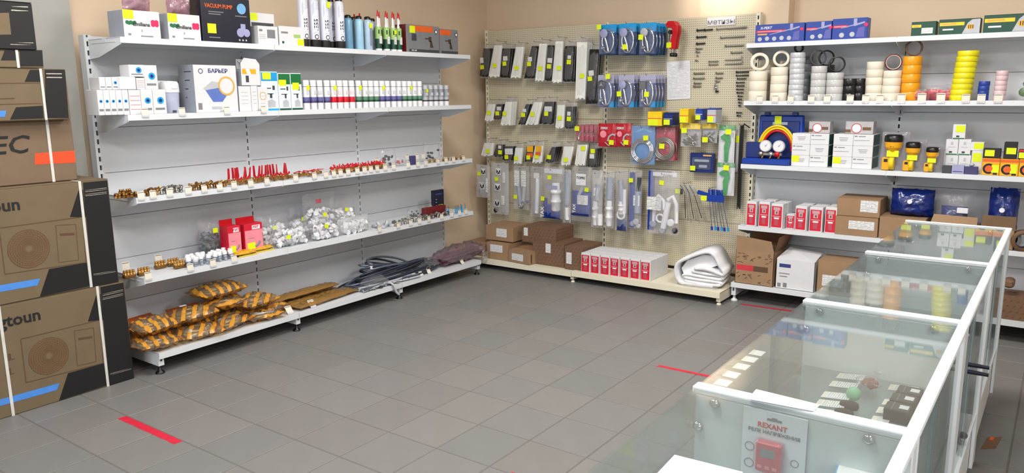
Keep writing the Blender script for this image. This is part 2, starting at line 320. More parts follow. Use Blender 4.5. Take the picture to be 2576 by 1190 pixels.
# ------------------------------------------------------------------ the room
XL, YB, XR, YF, ZC = -4.757, 6.20, 2.3, -3.0, 3.0
wallm = mat('peach_wall_paint', (0.89, 0.80, 0.69), 0.75, var=0.025, scale=1.5, bump=0.05, bscale=60)
greym = mat('grey_wall_paint', (0.66, 0.655, 0.63), 0.7, var=0.02, scale=2)
ceilm = mat('white_ceiling_paint', (0.90, 0.90, 0.88), 0.8, var=0.01, scale=2)
structure(MB().box(XL-0.1, XL, YF-0.1, YB+0.1, 0, ZC).obj('wall_left', wallm))
structure(MB().box(XL, XR, YB, YB+0.1, 0, ZC).obj('wall_back', wallm))
structure(MB().box(XR, XR+0.1, YF-0.1, -1.9, 0, ZC).box(XR, XR+0.1, 1.3, YB+0.1, 0, ZC).box(XR, XR+0.1, -1.9, 1.3, 0, 0.6).box(XR, XR+0.1, -1.9, 1.3, 2.5, ZC).obj('wall_right', wallm))
w2 = structure(MB().box(XR+.06, XR+.07, -1.9, 1.3, 0.6, 2.5).obj('added_side_window', 'glass'))  # unseen window added in the right wall for the side fill light
MB().box(XR, XR+.1, -1.9, 1.3, 0.6, 0.65).box(XR, XR+.1, -1.9, 1.3, 2.45, 2.5).box(XR, XR+.1, -1.9, -1.84, 0.65, 2.45).box(XR, XR+.1, 1.24, 1.3, 0.65, 2.45).box(XR, XR+.1, -.33, -.27, 0.65, 2.45).obj('window_frame', 'white', w2)  # frame of the added side window
wf = MB().box(XL, -4.4, YF-0.1, YF, 0, ZC).box(-0.8, XR, YF-0.1, YF, 0, ZC).box(-4.4, -0.8, YF-0.1, YF, 0, 0.55).box(-4.4, -0.8, YF-0.1, YF, 2.55, ZC)
structure(wf.obj('wall_front', wallm))
wn = structure(MB().box(-4.4, -0.8, YF-0.07, YF-0.06, 0.55, 2.55).obj('window_1', 'glass'))
MB().box(-4.4, -0.8, YF-0.1, YF, 0.55, 0.6).box(-4.4, -0.8, YF-0.1, YF, 2.5, 2.55).box(-4.4, -4.34, YF-0.1, YF, 0.6, 2.5).box(-0.86, -0.8, YF-0.1, YF, 0.6, 2.5).box(-2.63, -2.57, YF-0.1, YF, 0.6, 2.5).obj('window_frame', 'white', wn)
structure(MB().box(XL-0.1, XR+0.1, YF-0.1, YB+0.1, ZC, ZC+0.08).obj('ceiling', ceilm))
px0 = x_at(1762, 6.06, 2.2); px1 = x_at(1985, 6.06, 2.2)
structure(MB().box(px0, px1, 6.06, YB, 0, ZC).obj('wall_pier', wallm))
structure(MB().box(XL, -4.63, 0.2, 2.19, 0, ZC).obj('wall_pier_grey', greym))
# floor: screed with grout, and tiles laid on it one by one
TX, TY, OX, OY = 0.3025, 0.3085, -2.193, 2.743
grout = mat('grout', (0.395, 0.38, 0.362), 0.85, var=0.05, scale=30)
fl = structure(MB().box(XL-0.1, XR+0.1, YF-0.1, YB+0.1, -0.08, -0.0015).obj('floor', grout))
tilem = []
for i, c in enumerate(((0.470, 0.463, 0.457), (0.460, 0.457, 0.453), (0.480, 0.470, 0.460), (0.468, 0.457, 0.447))):
    tilem.append(mat('floor_tile_%d' % i, c, 0.42, var=0.03, scale=7, bump=0.04, bscale=40, spec=0.4))
def tile_mb(w, d):
    b = 0.0022
    return MB().add([(0, 0, -0.006), (w, 0, -0.006), (w, d, -0.006), (0, d, -0.006), (0, 0, -b), (w, 0, -b), (w, d, -b), (0, d, -b), (b, b, 0), (w-b, b, 0), (w-b, d-b, 0), (b, d-b, 0)],
        [(0, 1, 5, 4), (1, 2, 6, 5), (2, 3, 7, 6), (3, 0, 4, 7), (4, 5, 9, 8), (5, 6, 10, 9), (6, 7, 11, 10), (7, 4, 8, 11), (8, 9, 10, 11)])
G = 0.0058
tmesh = [tile_mb(TX-G, TY-G).mesh('tile', m) for m in tilem]
cells = []
for i in range(-9, 16):
    for j in range(-19, 12):
        x, y = OX+i*TX, OY+j*TY
        if x+TX < XL or x > XR or y+TY < YF or y > YB: continue
        c = Vector((x+TX/2, y+TY/2, 0)); q = c-Vector((0, 0, CAM_H)); d = q.dot(_M2)
        s = 9.0
        if d > 0.3:
            u, v = CX+F_PX*q.dot(_M0)/d, CY+F_PX*q.dot(_M1)/d
            if -120 < u < 2700 and 0 < v < 1320: s = 0
        cells.append((s+q.length*0.01, i, j, x, y))
cells.sort(); rest = MB()
for n, (s, i, j, x, y) in enumerate(cells):
    if n < 300: share(tmesh[rnd.randrange(4)], fl, (x+G/2, y+G/2, 0), name='tile')
    else:
        t = tile_mb(TX-G, TY-G); rest.cur = 0; rest.add([(a+x+G/2, b+y+G/2, c) for a, b, c in t.v], t.f)
ro = rest.obj('tile_field', tilem[0], fl); ro['kind'] = 'stuff'
# red tapes stuck on the floor
def floor_tape(a, b, w, label):
    p, q = floor_at(*a), floor_at(*b); L = (q-p).length; n = 14; vs = []
    for i in range(n+1):
        e = 0.006*noise.noise(Vector((i*0.7, a[0], 0)))
        vs += [(i/n*L+(rnd.uniform(-.008, .008) if i in (0, n) else 0), -w/2+e, 0.0006), (i/n*L+(rnd.uniform(-.012, .012) if i in (0, n) else 0), w/2+e*0.5, 0.0006)]
    m = MB().add(vs+[(x, y, 0.0001) for x, y, z in vs], [(2*i, 2*i+2, 2*i+3, 2*i+1) for i in range(n)])
    o = m.obj('floor_tape', 'tapered', None, (p.x, p.y, 0.0), (0, 0, math.atan2(q.y-p.y, q.x-p.x)))
    return tag(o, label, 'tape', 'red floor tapes')
floor_tape((307, 1050), (447, 1113), 0.042, 'short worn red tape stuck on the tiles before the carton stack')
floor_tape((1655, 920), (1800, 950), 0.03, 'thin red tape on the floor running under the glass counter')
floor_tape((1862, 765), (2010, 785), 0.03, 'thin red tape on the floor before the open carton')
floor_tape((1283, 1192), (1420, 1232), 0.035, 'red tape on the floor cut off at the picture bottom edge')
# ceiling light panels
for i, (x, y, pw_) in enumerate(LAMPS):
    lp = thing('ceiling_light_panel', 'square white light panel set in the ceiling', 'ceiling light', (x, y, ZC), 0, 'ceiling light panels')
    MB().box(-.31, .31, -.31, -.29, -.03, -.0005).box(-.31, .31, .29, .31, -.03, -.0005).box(-.31, -.29, -.29, .29, -.03, -.0005).box(.29, .31, -.29, .29, -.03, -.0005).obj('frame', 'white', lp)
    em = MATS.get('lamp_diffuser')
    if not em:
        em = bpy.data.materials.new('lamp_diffuser'); em.use_nodes = True; b = em.node_tree.nodes['Principled BSDF']; b.inputs['Emission Color'].default_value = (*LAMP_COL, 1); b.inputs['Emission Strength'].default_value = 6.0; MATS['lamp_diffuser'] = em
    MB().box(-.29, .29, -.29, .29, -.02, -.015).obj('diffuser', em, lp)
    area_light('ceiling_lamp', (x, y, ZC-0.04), (0, 0, 0), 0.56, 0.56, LAMP_W*pw_, LAMP_COL)
# small spot over the pier
sp = thing('ceiling_spotlight', 'small white spotlight on the ceiling before the pier', 'ceiling light', (-2.3, 5.35, ZC))
MB().lathe([(0.045, -0.0005), (0.045, -0.012), (0.012, -0.015), (0.012, -0.06)], 16).obj('mount', 'white', sp)
MB().lathe([(0.02, 0), (0.04, -0.02), (0.045, -0.10), (0.04, -0.10)], 16, Matrix.Translation((0, 0, -0.06))).obj('lamp_head', 'white', sp)
_l = bpy.data.lights.new('spot_lamp', 'SPOT'); _l.energy = 60.0; _l.color = (1.0, 0.93, 0.83); _l.spot_size = math.radians(62); _l.spot_blend = 0.9; _l.shadow_soft_size = 0.03
_o = bpy.data.objects.new('spot_lamp', _l); COL.objects.link(_o); _o.location = (-2.3, 5.42, ZC-0.17); _o.rotation_euler = (math.radians(64), 0, 0)

# ------------------------------------------------------------------ shelving
def slotted_upright(z0, z1, w, d, pitch=0.05, slot=0.028, sw=0.012):
    """steel post, front face at y=0, pierced by one column of slots"""
    m = MB(); m.box(-w/2, w/2, 0.012, d, z0, z1)                    # rear channel
    m.box(-w/2, -sw/2, 0, 0.0119, z0, z1).box(sw/2, w/2, 0, 0.0119, z0, z1)
    z = z0; n = int((z1-z0)/pitch)
    for i in range(n+1):
        a = z0+i*pitch; b = min(z1, a+pitch-slot)
        if b > a: m.box(-sw/2, sw/2, 0, 0.0119, a, b)
    m.cur = 1; m.box(-sw/2+.0003, sw/2-.0003, 0.0102, 0.0119, z0+.001, z1-.001)
    return m
def bracket_mb(depth, hf, hb, t=0.003):
    # side plate in the y,z plane, at x=0; y from 0 (post) to -depth (front)
    P = [(0, 0), (-depth, 0), (-depth, -hf), (-depth*0.30, -hb*0.92), (0, -hb)]
    m = MB(); n = len(P)
    vs = [(-t/2, y, z) for y, z in P]+[(t/2, y, z) for y, z in P]
    m.add(vs, [tuple(range(n)), tuple(range(2*n-1, n-1, -1))]+[(i, n+i, n+(i+1) % n, (i+1) % n) for i in range(n)])
    m.box(-t/2-0.002, t/2+0.002, -depth*0.86, -depth*0.12, -hf*0.62, -hf*0.48)   # pressed bead
    return m
def shelf_mb(w, depth, lip=0.032):
    m = MB(); g = 0.0015
    m.box(g, w-g, -depth, -0.004, -0.003, 0)                                         # top plate
    m.box(g, w-g, -depth-0.0025, -depth, -lip, 0)                                    # front lip
    m.box(g, w-g, -depth, -depth+0.014, -lip, -lip+0.002).box(g, w-g, -0.006, -0.004, -lip, -0.003)
    m.box(g, w-g, -depth*0.5-0.02, -depth*0.5+0.02, -lip*0.6, -0.003)
    return m
def foot_mb(h, r=0.026):
    return MB().lathe([(r, 0), (r, 0.006), (r*0.8, 0.012), (r*0.42, 0.018), (r*0.38, h*0.7), (r*0.3, h*0.72), (r*0.3, h)], 14)
def base_leg_mb(depth, z0, z1, w=0.034):
    m = MB(); m.box(-w/2, w/2, -depth+0.0, -depth+0.02, z0, z1)                    # front face
    m.box(-w/2, -w/2+0.003, -depth+0.02, 0, z0, z1).box(w/2-0.003, w/2, -depth+0.02, 0, z0, z1).box(-w/2, w/2, -depth+.02, 0, z1-0.003, z1)
    m.cur = 1; m.box(-0.005, 0.005, -depth-0.0008, -depth+0.001, z0+(z1-z0)*0.35, z0+(z1-z0)*0.62)
    return m
def shelving(label, loc, rz, bays, pitch, zpost, postw, levels, depth, basez, basedepth, seams, panelm, framem, lipm, footm, posty=0.0, boards=None, group=None, lip=0.032, footh=0.05):
    t = thing('wall_shelving', label, 'shelving', loc, rz)
    up = slotted_upright(0.04, zpost, postw, 0.06).mesh('upright', [framem, 'dark'])
    for i in range(bays+1): share(up, t, (i*pitch, 0, 0), name='upright')
    # back panels
    for k in range(len(seams)-1):
        pm = MB().bbox(0.0095, pitch-0.0095, -0.0012, 0.016, seams[k]+0.0012, seams[k+1]-0.0012, 0.0018).mesh('back_panel', panelm)
        for i in range(bays): share(pm, t, (i*pitch, 0, 0), name='back_panel')
    br = bracket_mb(depth, 0.034, 0.105).mesh('bracket', lipm)
    for z in levels:
        sm = shelf_mb(pitch, depth, lip).mesh('shelf', lipm)
        for i in range(bays): share(sm, t, (i*pitch, 0, z), name='shelf')
        for i in range(bays+1): share(br, t, (i*pitch+(0.0045 if i == 0 else (-0.0045 if i == bays else 0)), 0, z-0.004), name='bracket')
    bs = shelf_mb(pitch, basedepth, 0.036).mesh('base_shelf', lipm)
    for i in range(bays): share(bs, t, (i*pitch, 0, basez), name='base_shelf')
    lg = base_leg_mb(basedepth-0.012, footh, basez-0.005).mesh('base_leg', [framem, 'dark']); ft = foot_mb(footh).mesh('foot', footm)
    for i in range(bays+1):
        e = 0.019 if i == 0 else (-0.019 if i == bays else 0)
        o = share(lg, t, (i*pitch+e, 0, 0), name='base_leg'); share(ft, o, (0, -basedepth+0.035, 0), name='foot')
    return t
# left wall: origin at its near post, things run along +y
LZ = [1.8995, 1.4836, 1.024, 0.562]; LB = 0.13; LXF = -4.20; LXB = -4.12; LXP = -4.55
shelving('tall white steel shelving with slotted posts along the side wall, beside the carton stack', (LXP, 2.228, 0), RL, 3, 1.001, 1.925, 0.04, LZ, LXF-LXP, LB, LXB-LXP,
         [0.103, 0.363, 0.626, 0.883, 1.143, 1.406, 1.668, 1.92], 'panel', 'white', 'white', 'black')
# right part of the back wall
RZ = [1.921, 1.508, 1.0415, 0.574]; RB = 0.147; RYF = 5.70; RYB = 5.60; RYP = 6.03; RX0 = -1.99
shelving('white steel shelving of tapes, tools and cartons behind the glass counter', (RX0, RYP, 0), 0, 3, 1.003, 1.935, 0.04, RZ, RYP-RYF, RB, RYP-RYB,
         [0.14, 0.398, 0.655, 0.910, 1.168, 1.424, 1.685, 1.93], 'panel', 'white', 'white', 'white', footh=0.045)
# cream pegboard shelving in the corner
PYP = 5.98; PX0 = -4.600; PP = 1.298; PBZ = 0.10; PBD = 0.56
pegs = thing('pegboard_shelving', 'cream perforated pegboard stand with base shelves, in the corner', 'shelving', (PX0, PYP, 0))
up = slotted_upright(0.04, 2.165, 0.032, 0.06).mesh('upright', ['cream', 'dark'])
for i in range(3): share(up, pegs, (i*PP, 0, 0), name='upright')
for a, b in ((0.12, 0.53), (0.53, 0.938), (0.938, 1.345), (1.345, 1.752), (1.752, 2.158)):
    pm = MB().bbox(0.012, PP-0.012, 0.002, 0.016, a+0.001, b-0.001, 0.003).mesh('perforated_panel', 'peg')
    for i in range(2): share(pm, pegs, (i*PP, 0, 0), name='perforated_panel')
bs = shelf_mb(PP, PBD, 0.045).mesh('base_shelf', 'cream')
for i in range(2): share(bs, pegs, (i*PP, 0, PBZ+(0.0 if i else -0.006)), name='base_shelf')
lg = base_leg_mb(PBD-0.012, 0.025, PBZ-0.008, 0.03).mesh('base_leg', ['cream', 'dark']); ft = foot_mb(0.025, 0.018).mesh('foot', 'cream')
for i in range(3):
    o = share(lg, pegs, (i*PP+(0.017 if i == 0 else (-0.017 if i == 2 else 0)), 0, 0), name='base_leg'); share(ft, o, (0, -PBD+0.03, 0), name='foot')
# ------------------------------------------------------------------ carton stack at the near end of the side wall
def on_x(u, v, x):
    d = _M0*((u-CX)/F_PX) + _M1*((v-CY)/F_PX) + _M2
    return d*(x/d.x) + Vector((0, 0, CAM_H))
def poly_print(parent, name, pts, m, y, t=0.0007):
    a = sum(pts[i][0]*pts[(i+1) % len(pts)][1]-pts[(i+1) % len(pts)][0]*pts[i][1] for i in range(len(pts)))
    if a < 0: pts = pts[::-1]
    return MB().prism(pts, y-t, y).obj(name, m, parent)
def ring_mb(m, cx, cz, ro, ri, y, t=0.0007, n=40, sx=1.0):
    vs = []
    for r in (ro, ri):
        for yy in (y-t, y):
            for i in range(n):
                a = 2*math.pi*i/n; vs.append((cx+sx*r*math.cos(a), yy, cz+r*math.sin(a)))
    fs = []
    for i in range(n):
        j = (i+1) % n; fs += [(i, j, 2*n+j, 2*n+i), (i, n+i, n+j, j), (2*n+i, 2*n+j, 3*n+j, 3*n+i)]
    return m.add(vs, fs)
def disc_mb(m, cx, cz, r, y, t=0.0007, n=24, sx=1.0, sz=1.0):
    return m.prism([(cx+sx*r*math.cos(2*math.pi*i/n), cz+sz*r*math.sin(2*math.pi*i/n)) for i in range(n)], y-t, y)
def carton_mb(w, d, h, b=0.004):
    """closed carton: chamfered walls, two top flaps with a slit between them"""
    m = MB().bbox(-w/2, w/2, -d/2, d/2, 0, h-0.003, b)
    m.box(-w/2+0.001, w/2-0.001, -d/2+0.001, -0.0012, h-0.0029, h).box(-w/2+0.001, w/2-0.001, 0.0012, d/2-0.001, h-0.0029, h)
    return m
cw, cd, ch = 0.87, 0.345, 0.572
box1 = thing('air_conditioner_carton', 'bottom kraft carton of the tall stack, printed with an outdoor unit, on the floor', 'carton', (-4.2-cd/2, 2.117-cw/2, 0), RL, 'outdoor unit cartons')
carton_mb(cw, cd, ch).obj('carton_body', 'cardkraft', box1)
Yf = -cd/2
def lz(x, y):        # a point measured on the carton front, from its lower far corner
    p = on_x(x/1.831, 430+y/1.831, -4.2); return (p.y-(2.117-cw/2), p.z)
def lpoly(name, pts, m, lay=0): return poly_print(box1, name, [lz(*p) for p in pts], m, Yf-0.0002-0.0005*lay)
X1 = cw/2
lpoly('black_panel', [(462, 535), (568, 514), (618, 955), (503, 990)], 'softblack')
lpoly('black_wedge', [(443, 572), (462, 566), (476, 686), (405, 693)], 'softblack')
lpoly('black_wedge', [(313, 932), (478, 886), (492, 988), (272, 1058)], 'softblack')
lpoly('blue_stripe', [(-60, 1070), (274, 977), (262, 1009), (-60, 1100)], 'bluestrip')
unit = [(95, 775), (462, 686), (475, 885), (120, 975)]
o = MB(); U = [lz(*p) for p in unit]; cxu = sum(p[0] for p in U)/4; czu = sum(p[1] for p in U)/4
for k in range(4):
    a, b = Vector(U[k]), Vector(U[(k+1) % 4]); d = (b-a).normalized(); nn = Vector((-d.y, d.x))*0.002
    pts = [a+nn, b+nn, b-nn, a-nn]; ar = sum(pts[i].x*pts[(i+1) % 4].y-pts[(i+1) % 4].x*pts[i].y for i in range(4))
    o.prism([(q.x, q.y) for q in (pts if ar > 0 else pts[::-1])], Yf-0.0009, Yf-0.0002)
o.obj('unit_outline', 'brownink', box1)
fc = lz(225, 852); fr_ = abs(lz(320, 850)[0]-lz(130, 850)[0])/2
fan = MB(); disc_mb(fan, fc[0], fc[1], fr_, Yf-0.0002, n=40); fan.obj('fan_print', mat('fan_brown', (0.44, 0.345, 0.23), 0.75), box1)
fg = MB()
for k in range(1, 8): ring_mb(fg, fc[0], fc[1], fr_*(0.2+0.8*k/7), fr_*(0.2+0.8*k/7)-0.0018, Yf-0.0007)
for k in range(36):
    a = 2*math.pi*k/36
    for s in range(4):
        r0, r1 = fr_*(0.2+0.2*s), fr_*(0.4+0.2*s); a0, a1 = a+0.18*s, a+0.18*(s+1); w = 0.0008
        p = [(fc[0]+r0*math.cos(a0-w/r0), fc[1]+r0*math.sin(a0-w/r0)), (fc[0]+r1*math.cos(a1-w/r1), fc[1]+r1*math.sin(a1-w/r1)), (fc[0]+r1*math.cos(a1+w/r1), fc[1]+r1*math.sin(a1+w/r1)), (fc[0]+r0*math.cos(a0+w/r0), fc[1]+r0*math.sin(a0+w/r0))]
        fg.prism(p, Yf-0.0012, Yf-0.0007)
fg.obj('fan_grille_print', 'brownink', box1)
hb = MB(); disc_mb(hb, fc[0], fc[1], fr_*0.15, Yf-0.0013); hb.obj('fan_hub_print', 'cardkraft', box1)
pq = [lz(*p) for p in [(342, 737), (430, 722), (443, 878), (356, 898)]]; o = MB()
for k in range(4):
    a, b = Vector(pq[k]), Vector(pq[(k+1) % 4]); d = (b-a).normalized(); nn = Vector((-d.y, d.x))*0.0013
    pts = [a+nn, b+nn, b-nn, a-nn]; ar = sum(pts[i].x*pts[(i+1) % 4].y-pts[(i+1) % 4].x*pts[i].y for i in range(4))
    o.prism([(q.x, q.y) for q in (pts if ar > 0 else pts[::-1])], Yf-0.0009, Yf-0.0002)
o.obj('unit_panel_outline', 'brownink', box1)
lettering(box1, 'Langtoun', 0.018, *lz(392, 772), Yf-0.001, 'brownink') if False else poly_print(box1, 'unit_badge', [lz(*p) for p in [(360, 770), (424, 760), (425, 770), (361, 780)]], 'brownink', Yf-0.0002)
a, b = lz(0, 703), lz(162, 668)
lettering(box1, 'ngtoun', 0.085, (a[0]+b[0])/2-0.012, (a[1]+b[1])/2+0.002, Yf-0.0012, 'ink', bold=0.02)
for (x, y) in ((45, 858), (45, 925)):
    p = lz(x, y); MB().box(p[0]-.022, p[0]+.022, Yf-.0009, Yf-.0002, p[1]-.016, p[1]-.012).box(p[0]-.006, p[0]+.006, Yf-.0009, Yf-.0002, p[1]-.012, p[1]+.018).box(p[0]-.016, p[0]-.01, Yf-.0009, Yf-.0002, p[1]-.012, p[1]+.01).obj('handling_mark', 'brownink', box1)
for y in (572, 590): 
    a, b = lz(472, y), lz(566, y-22); poly_print(box1, 'panel_print', [(a[0], a[1]-.005), (b[0], b[1]-.005), (b[0], b[1]+.005), (a[0], a[1]+.005)], print_mat('panel_small_print', (0.085, 0.085, 0.095), (0.75, 0.72, 0.66), 6.0, 1.0, 9.0, 0.34), Yf-0.0007)
a, b = lz(507, 937), lz(604, 910); poly_print(box1, 'panel_print', [(a[0], a[1]-.004), (b[0], b[1]-.004), (b[0], b[1]+.004), (a[0], a[1]+.004)], print_mat('panel_small_print', (0.085, 0.085, 0.095), (0.75, 0.72, 0.66), 6.0, 1.0, 9.0, 0.34), Yf-0.0007)
for x in (lz(472, 760)[0], lz(28, 880)[0]):    # packing straps wrap the carton
    w = 0.007; st = MB().box(x-w, x+w, Yf-0.0022, Yf-0.0012, -0.0, ch+0.001).box(x-w, x+w, Yf-0.0022, -Yf+0.001, ch, ch+0.0012).box(x-w, x+w, -Yf, -Yf+0.001, 0, ch)
    st.obj('packing_strap', 'strap', box1)
dup(box1, (-4.2-cd/2, 2.087-cw/2, ch+0.002), RL, 'second kraft carton up, printed with an outdoor unit, in the tall stack', 'outdoor unit cartons')
# brown carton marked EC
b = thing('brown_carton', 'plain brown carton marked EC with an orange label, in the tall stack', 'carton', (-4.275-0.16, 1.965-0.45, 1.1485), RL)
carton_mb(0.9, 0.32, 0.318).obj('carton_body', mat('cardboard_dull', (0.48, 0.395, 0.315), 0.8, var=0.05, scale=8), b)
def pz(u, v, x, xc, z0): p = on_x(u, v, x); return (p.y-xc, p.z-z0)
xc, z0, xf = 1.965-0.45, 1.1485, -4.275
p = pz(28, 367, xf, xc, z0); lettering(b, 'EC', 0.125, p[0]-0.01, p[1], -0.161, 'ink', bold=0.012, sx=1.15, shear=0.2)
poly_print(b, 'orange_label', [pz(88, 386, xf, xc, z0), pz(88, 414, xf, xc, z0), (0.449, pz(202, 408, xf, xc, z0)[1]), (0.449, pz(202, 378, xf, xc, z0)[1])], 'hiorange', -0.1602)
x = pz(125, 370, xf, xc, z0)[0]; MB().box(x-.007, x+.007, -.1625, -.1612, 0, .319).box(x-.007, x+.007, -.1625, .161, .318, .3192).obj('packing_strap', 'strap', b)
# indoor unit carton
b = thing('indoor_unit_carton', 'kraft and black carton with blue stripe above the EC carton', 'carton', (-4.22-0.15, 1.94-0.42, 1.469), RL)
carton_mb(0.84, 0.30, 0.254).obj('carton_body', 'cardkraft', b); xc, z0, xf = 1.94-0.42, 1.469, -4.22
def pp(name, pts, m, y=-0.1502): return poly_print(b, name, [pz(u, v, xf, xc, z0) for u, v in pts], m, y)
pp('black_panel', [(112, 176), (163, 176), (173, 297), (116, 297)], 'softblack'); pp('black_wedge', [(75, 176), (101, 176), (104, 206), (62, 206)], 'softblack')
pp('black_wedge', [(40, 270), (107, 266), (110, 298), (25, 301)], 'softblack'); pp('blue_stripe', [(-60, 282), (16, 278), (12, 294), (-60, 298)], 'bluestrip')
pp('unit_outline', [(-60, 209), (101, 208), (101, 210), (-60, 211)], 'brownink'); pp('unit_outline', [(-60, 263), (104, 259), (104, 261), (-60, 265)], 'brownink'); pp('unit_badge', [(0, 247), (37, 246), (37, 249), (0, 250)], 'brownink')
pp('panel_print', [(116, 184), (155, 184), (156, 197), (117, 197)], print_mat('panel_small_print', (0.085, 0.085, 0.095), (0.75, 0.72, 0.66), 6.0, 1.0, 9.0, 0.34), -0.1507)
x = pz(109, 240, xf, xc, z0)[0]; MB().box(x-.006, x+.006, -.1525, -.1515, 0, .2545).box(x-.006, x+.006, -.1525, .151, .254, .2552).obj('packing_strap', 'strap', b)
# slim carton and black carton
b = thing('slim_carton', 'slim kraft and black carton lying under the topmost black carton', 'carton', (-4.22-0.14, 1.838-0.40, 1.7255), RL)
carton_mb(0.80, 0.28, 0.085).obj('carton_body', 'cardkraft', b); xc, z0, xf = 1.838-0.40, 1.7255, -4.22
pp('black_panel', [(49, 126), (106, 126), (109, 167), (51, 167)], 'softblack', -0.1402); pp('black_wedge', [(12, 126), (38, 126), (40, 152), (2, 152)], 'softblack', -0.1402)
x = pz(44, 150, xf, xc, z0)[0]; MB().box(x-.006, x+.006, -.1425, -.1412, 0, .0855).obj('packing_strap', 'strap', b)
b = thing('black_carton', 'black printed carton on top of the tall carton stack', 'carton', (-4.21-0.15, 1.812-0.40, 1.8125), RL)
carton_mb(0.80, 0.30, 0.228).obj('carton_body', 'softblack', b); xc, z0, xf = 1.812-0.40, 1.8125, -4.21
pp('kraft_picture', [(-60, 35), (22, 32), (28, 87), (-60, 88)], 'cardkraft', -0.1502)
pp('panel_print', [(28, 16), (70, 16), (71, 28), (28, 28)], print_mat('panel_small_print', (0.085, 0.085, 0.095), (0.75, 0.72, 0.66), 6.0, 1.0, 9.0, 0.34), -0.1502); pp('panel_print', [(26, 107), (84, 107), (84, 113), (26, 113)], print_mat('panel_small_print', (0.085, 0.085, 0.095), (0.75, 0.72, 0.66), 6.0, 1.0, 9.0, 0.34), -0.1502)

# ------------------------------------------------------------------ glass counter
CX0, CX1, CT = -0.657, -0.190, 0.900
CYS = [0.71, 1.648, 2.562, 3.498, 4.470]
CASE_LB = ['glass display case nearest the camera, holding a red device card', 'glass display case with price cards and a green ball inside', 'third glass display case from the picture front, empty inside', 'farthest glass display case of the counter, close to the shelving']
SH = 0.685
for k in range(4):
    y0, y1 = CYS[k]+0.001, CYS[k+1]-0.001; L = y1-y0
    c = thing('glass_display_case', CASE_LB[k], 'display case', (CX0, y0, 0), 0, 'glass counter cases'); w = CX1-CX0
    pm = MB().box(0.006, w, 0, 0.014, 0.06, CT-0.013)
    e = pm.obj('end_panel', 'lgrey' if False else mat('end_panel_laminate', (0.80, 0.84, 0.85), 0.35, var=0.01), c); share(e, c, (0, L-0.014, 0), name='end_panel')
    bar = MB().bbox(-0.004, w+0.004, 0, 0.0155, CT-0.013, CT+0.006, 0.003).obj('top_bar', 'white', c); share(bar, c, (0, L-0.0155, 0), name='top_bar')
    MB().bbox(w-0.022, w+0.004, 0.016, L-0.016, CT-0.013, CT+0.006, 0.003).obj('top_rail', 'white', c)
    MB().box(0.0, w-0.0225, 0.016, L-0.016, CT-0.005, CT).obj('glass_top', 'glass', c)
    MB().box(0.0, 0.005, 0.016, L-0.016, 0.11, CT-0.0055).obj('glass_front', 'glass', c)
    MB().box(0.012, w-0.045, 0.016, L-0.016, SH-0.006, SH).obj('glass_shelf', 'glass', c)
    MB().box(0.006, w-0.02, 0.015, L-0.015, 0.26, 0.276).obj('deck', 'white', c)
    MB().box(0.0, 0.016, 0.0145, L-0.0145, 0.06, 0.108).box(w-0.03, w-0.014, 0.0145, L-0.0145, 0.06, 0.2595).obj('plinth', 'white', c)
    for yy in (0.01, L-0.05):
        MB().box(w-0.012, w, yy, yy+0.04, 0.06, CT-0.0135).obj('rear_post', 'white', c)
    d0 = MB().box(w-0.0195, w-0.0155, 0.052, L*0.55, 0.30, CT-0.03).obj('sliding_door', 'glass', c)
    d1 = MB().box(w-0.0125, w-0.0085, L*0.45, L-0.052, 0.30, CT-0.03).obj('sliding_door', 'glass', c)
    MB().box(w-0.022, w-0.004, 0.052, L-0.052, 0.277, 0.299).obj('door_track', 'white', c)
    cl = MB().lathe([(0.009, 0), (0.011, 0.003), (0.011, 0.008), (0.006, 0.011)], 12, Matrix.Rotation(math.pi/2, 4, 'X')).mesh('glass_clip', 'chrome')
    for xx in (0.052, w-0.085): share(cl, c, (xx, L-0.0145, CT-0.024), name='glass_clip')
    share(cl, c, (0.014, L-0.0145, CT-0.09), name='glass_clip')
    for xx in (0.04, w-0.05):
        for yy in (0.05, L-0.05):
            MB().lathe([(0.02, 0), (0.02, 0.01), (0.012, 0.014), (0.012, 0.061)], 12).obj('foot', 'grey', c, (xx, yy, 0))
    if k == 2:
        for v, dz in ((922, 0), (940, 0)):
            yy = 2.78-y0; xa = -0.192; z = z_at(v, -0.16, 2.78)
            MB().cyl((w-0.004, yy, z), (w+0.055, yy, z), 0.0075, 0.006, 10).obj('door_handle', 'navy', c)
# white papers on the glass
def sheet(label, pts, z):
    P = [floor_at(u, v, z) for u, v in pts]
    return tag(MB().add([(p.x, p.y, z) for p in P]+[(p.x, p.y, z-0.0008) for p in P], [(0, 1, 2, 3), (7, 6, 5, 4), (0, 4, 5, 1), (1, 5, 6, 2), (2, 6, 7, 3), (3, 7, 4, 0)]).obj('paper_sheet', 'paper'), label, 'paper')
sheet('blank white paper laid over the bar between two glass cases', [(1882, 1003), (2046, 1034), (2063, 1018), (1902, 979)], CT+0.0085)
sheet('blank white paper on the glass top nearest the camera', [(1560, 1290), (1885, 1330), (1868, 1187), (1697, 1144)], CT+0.0012)
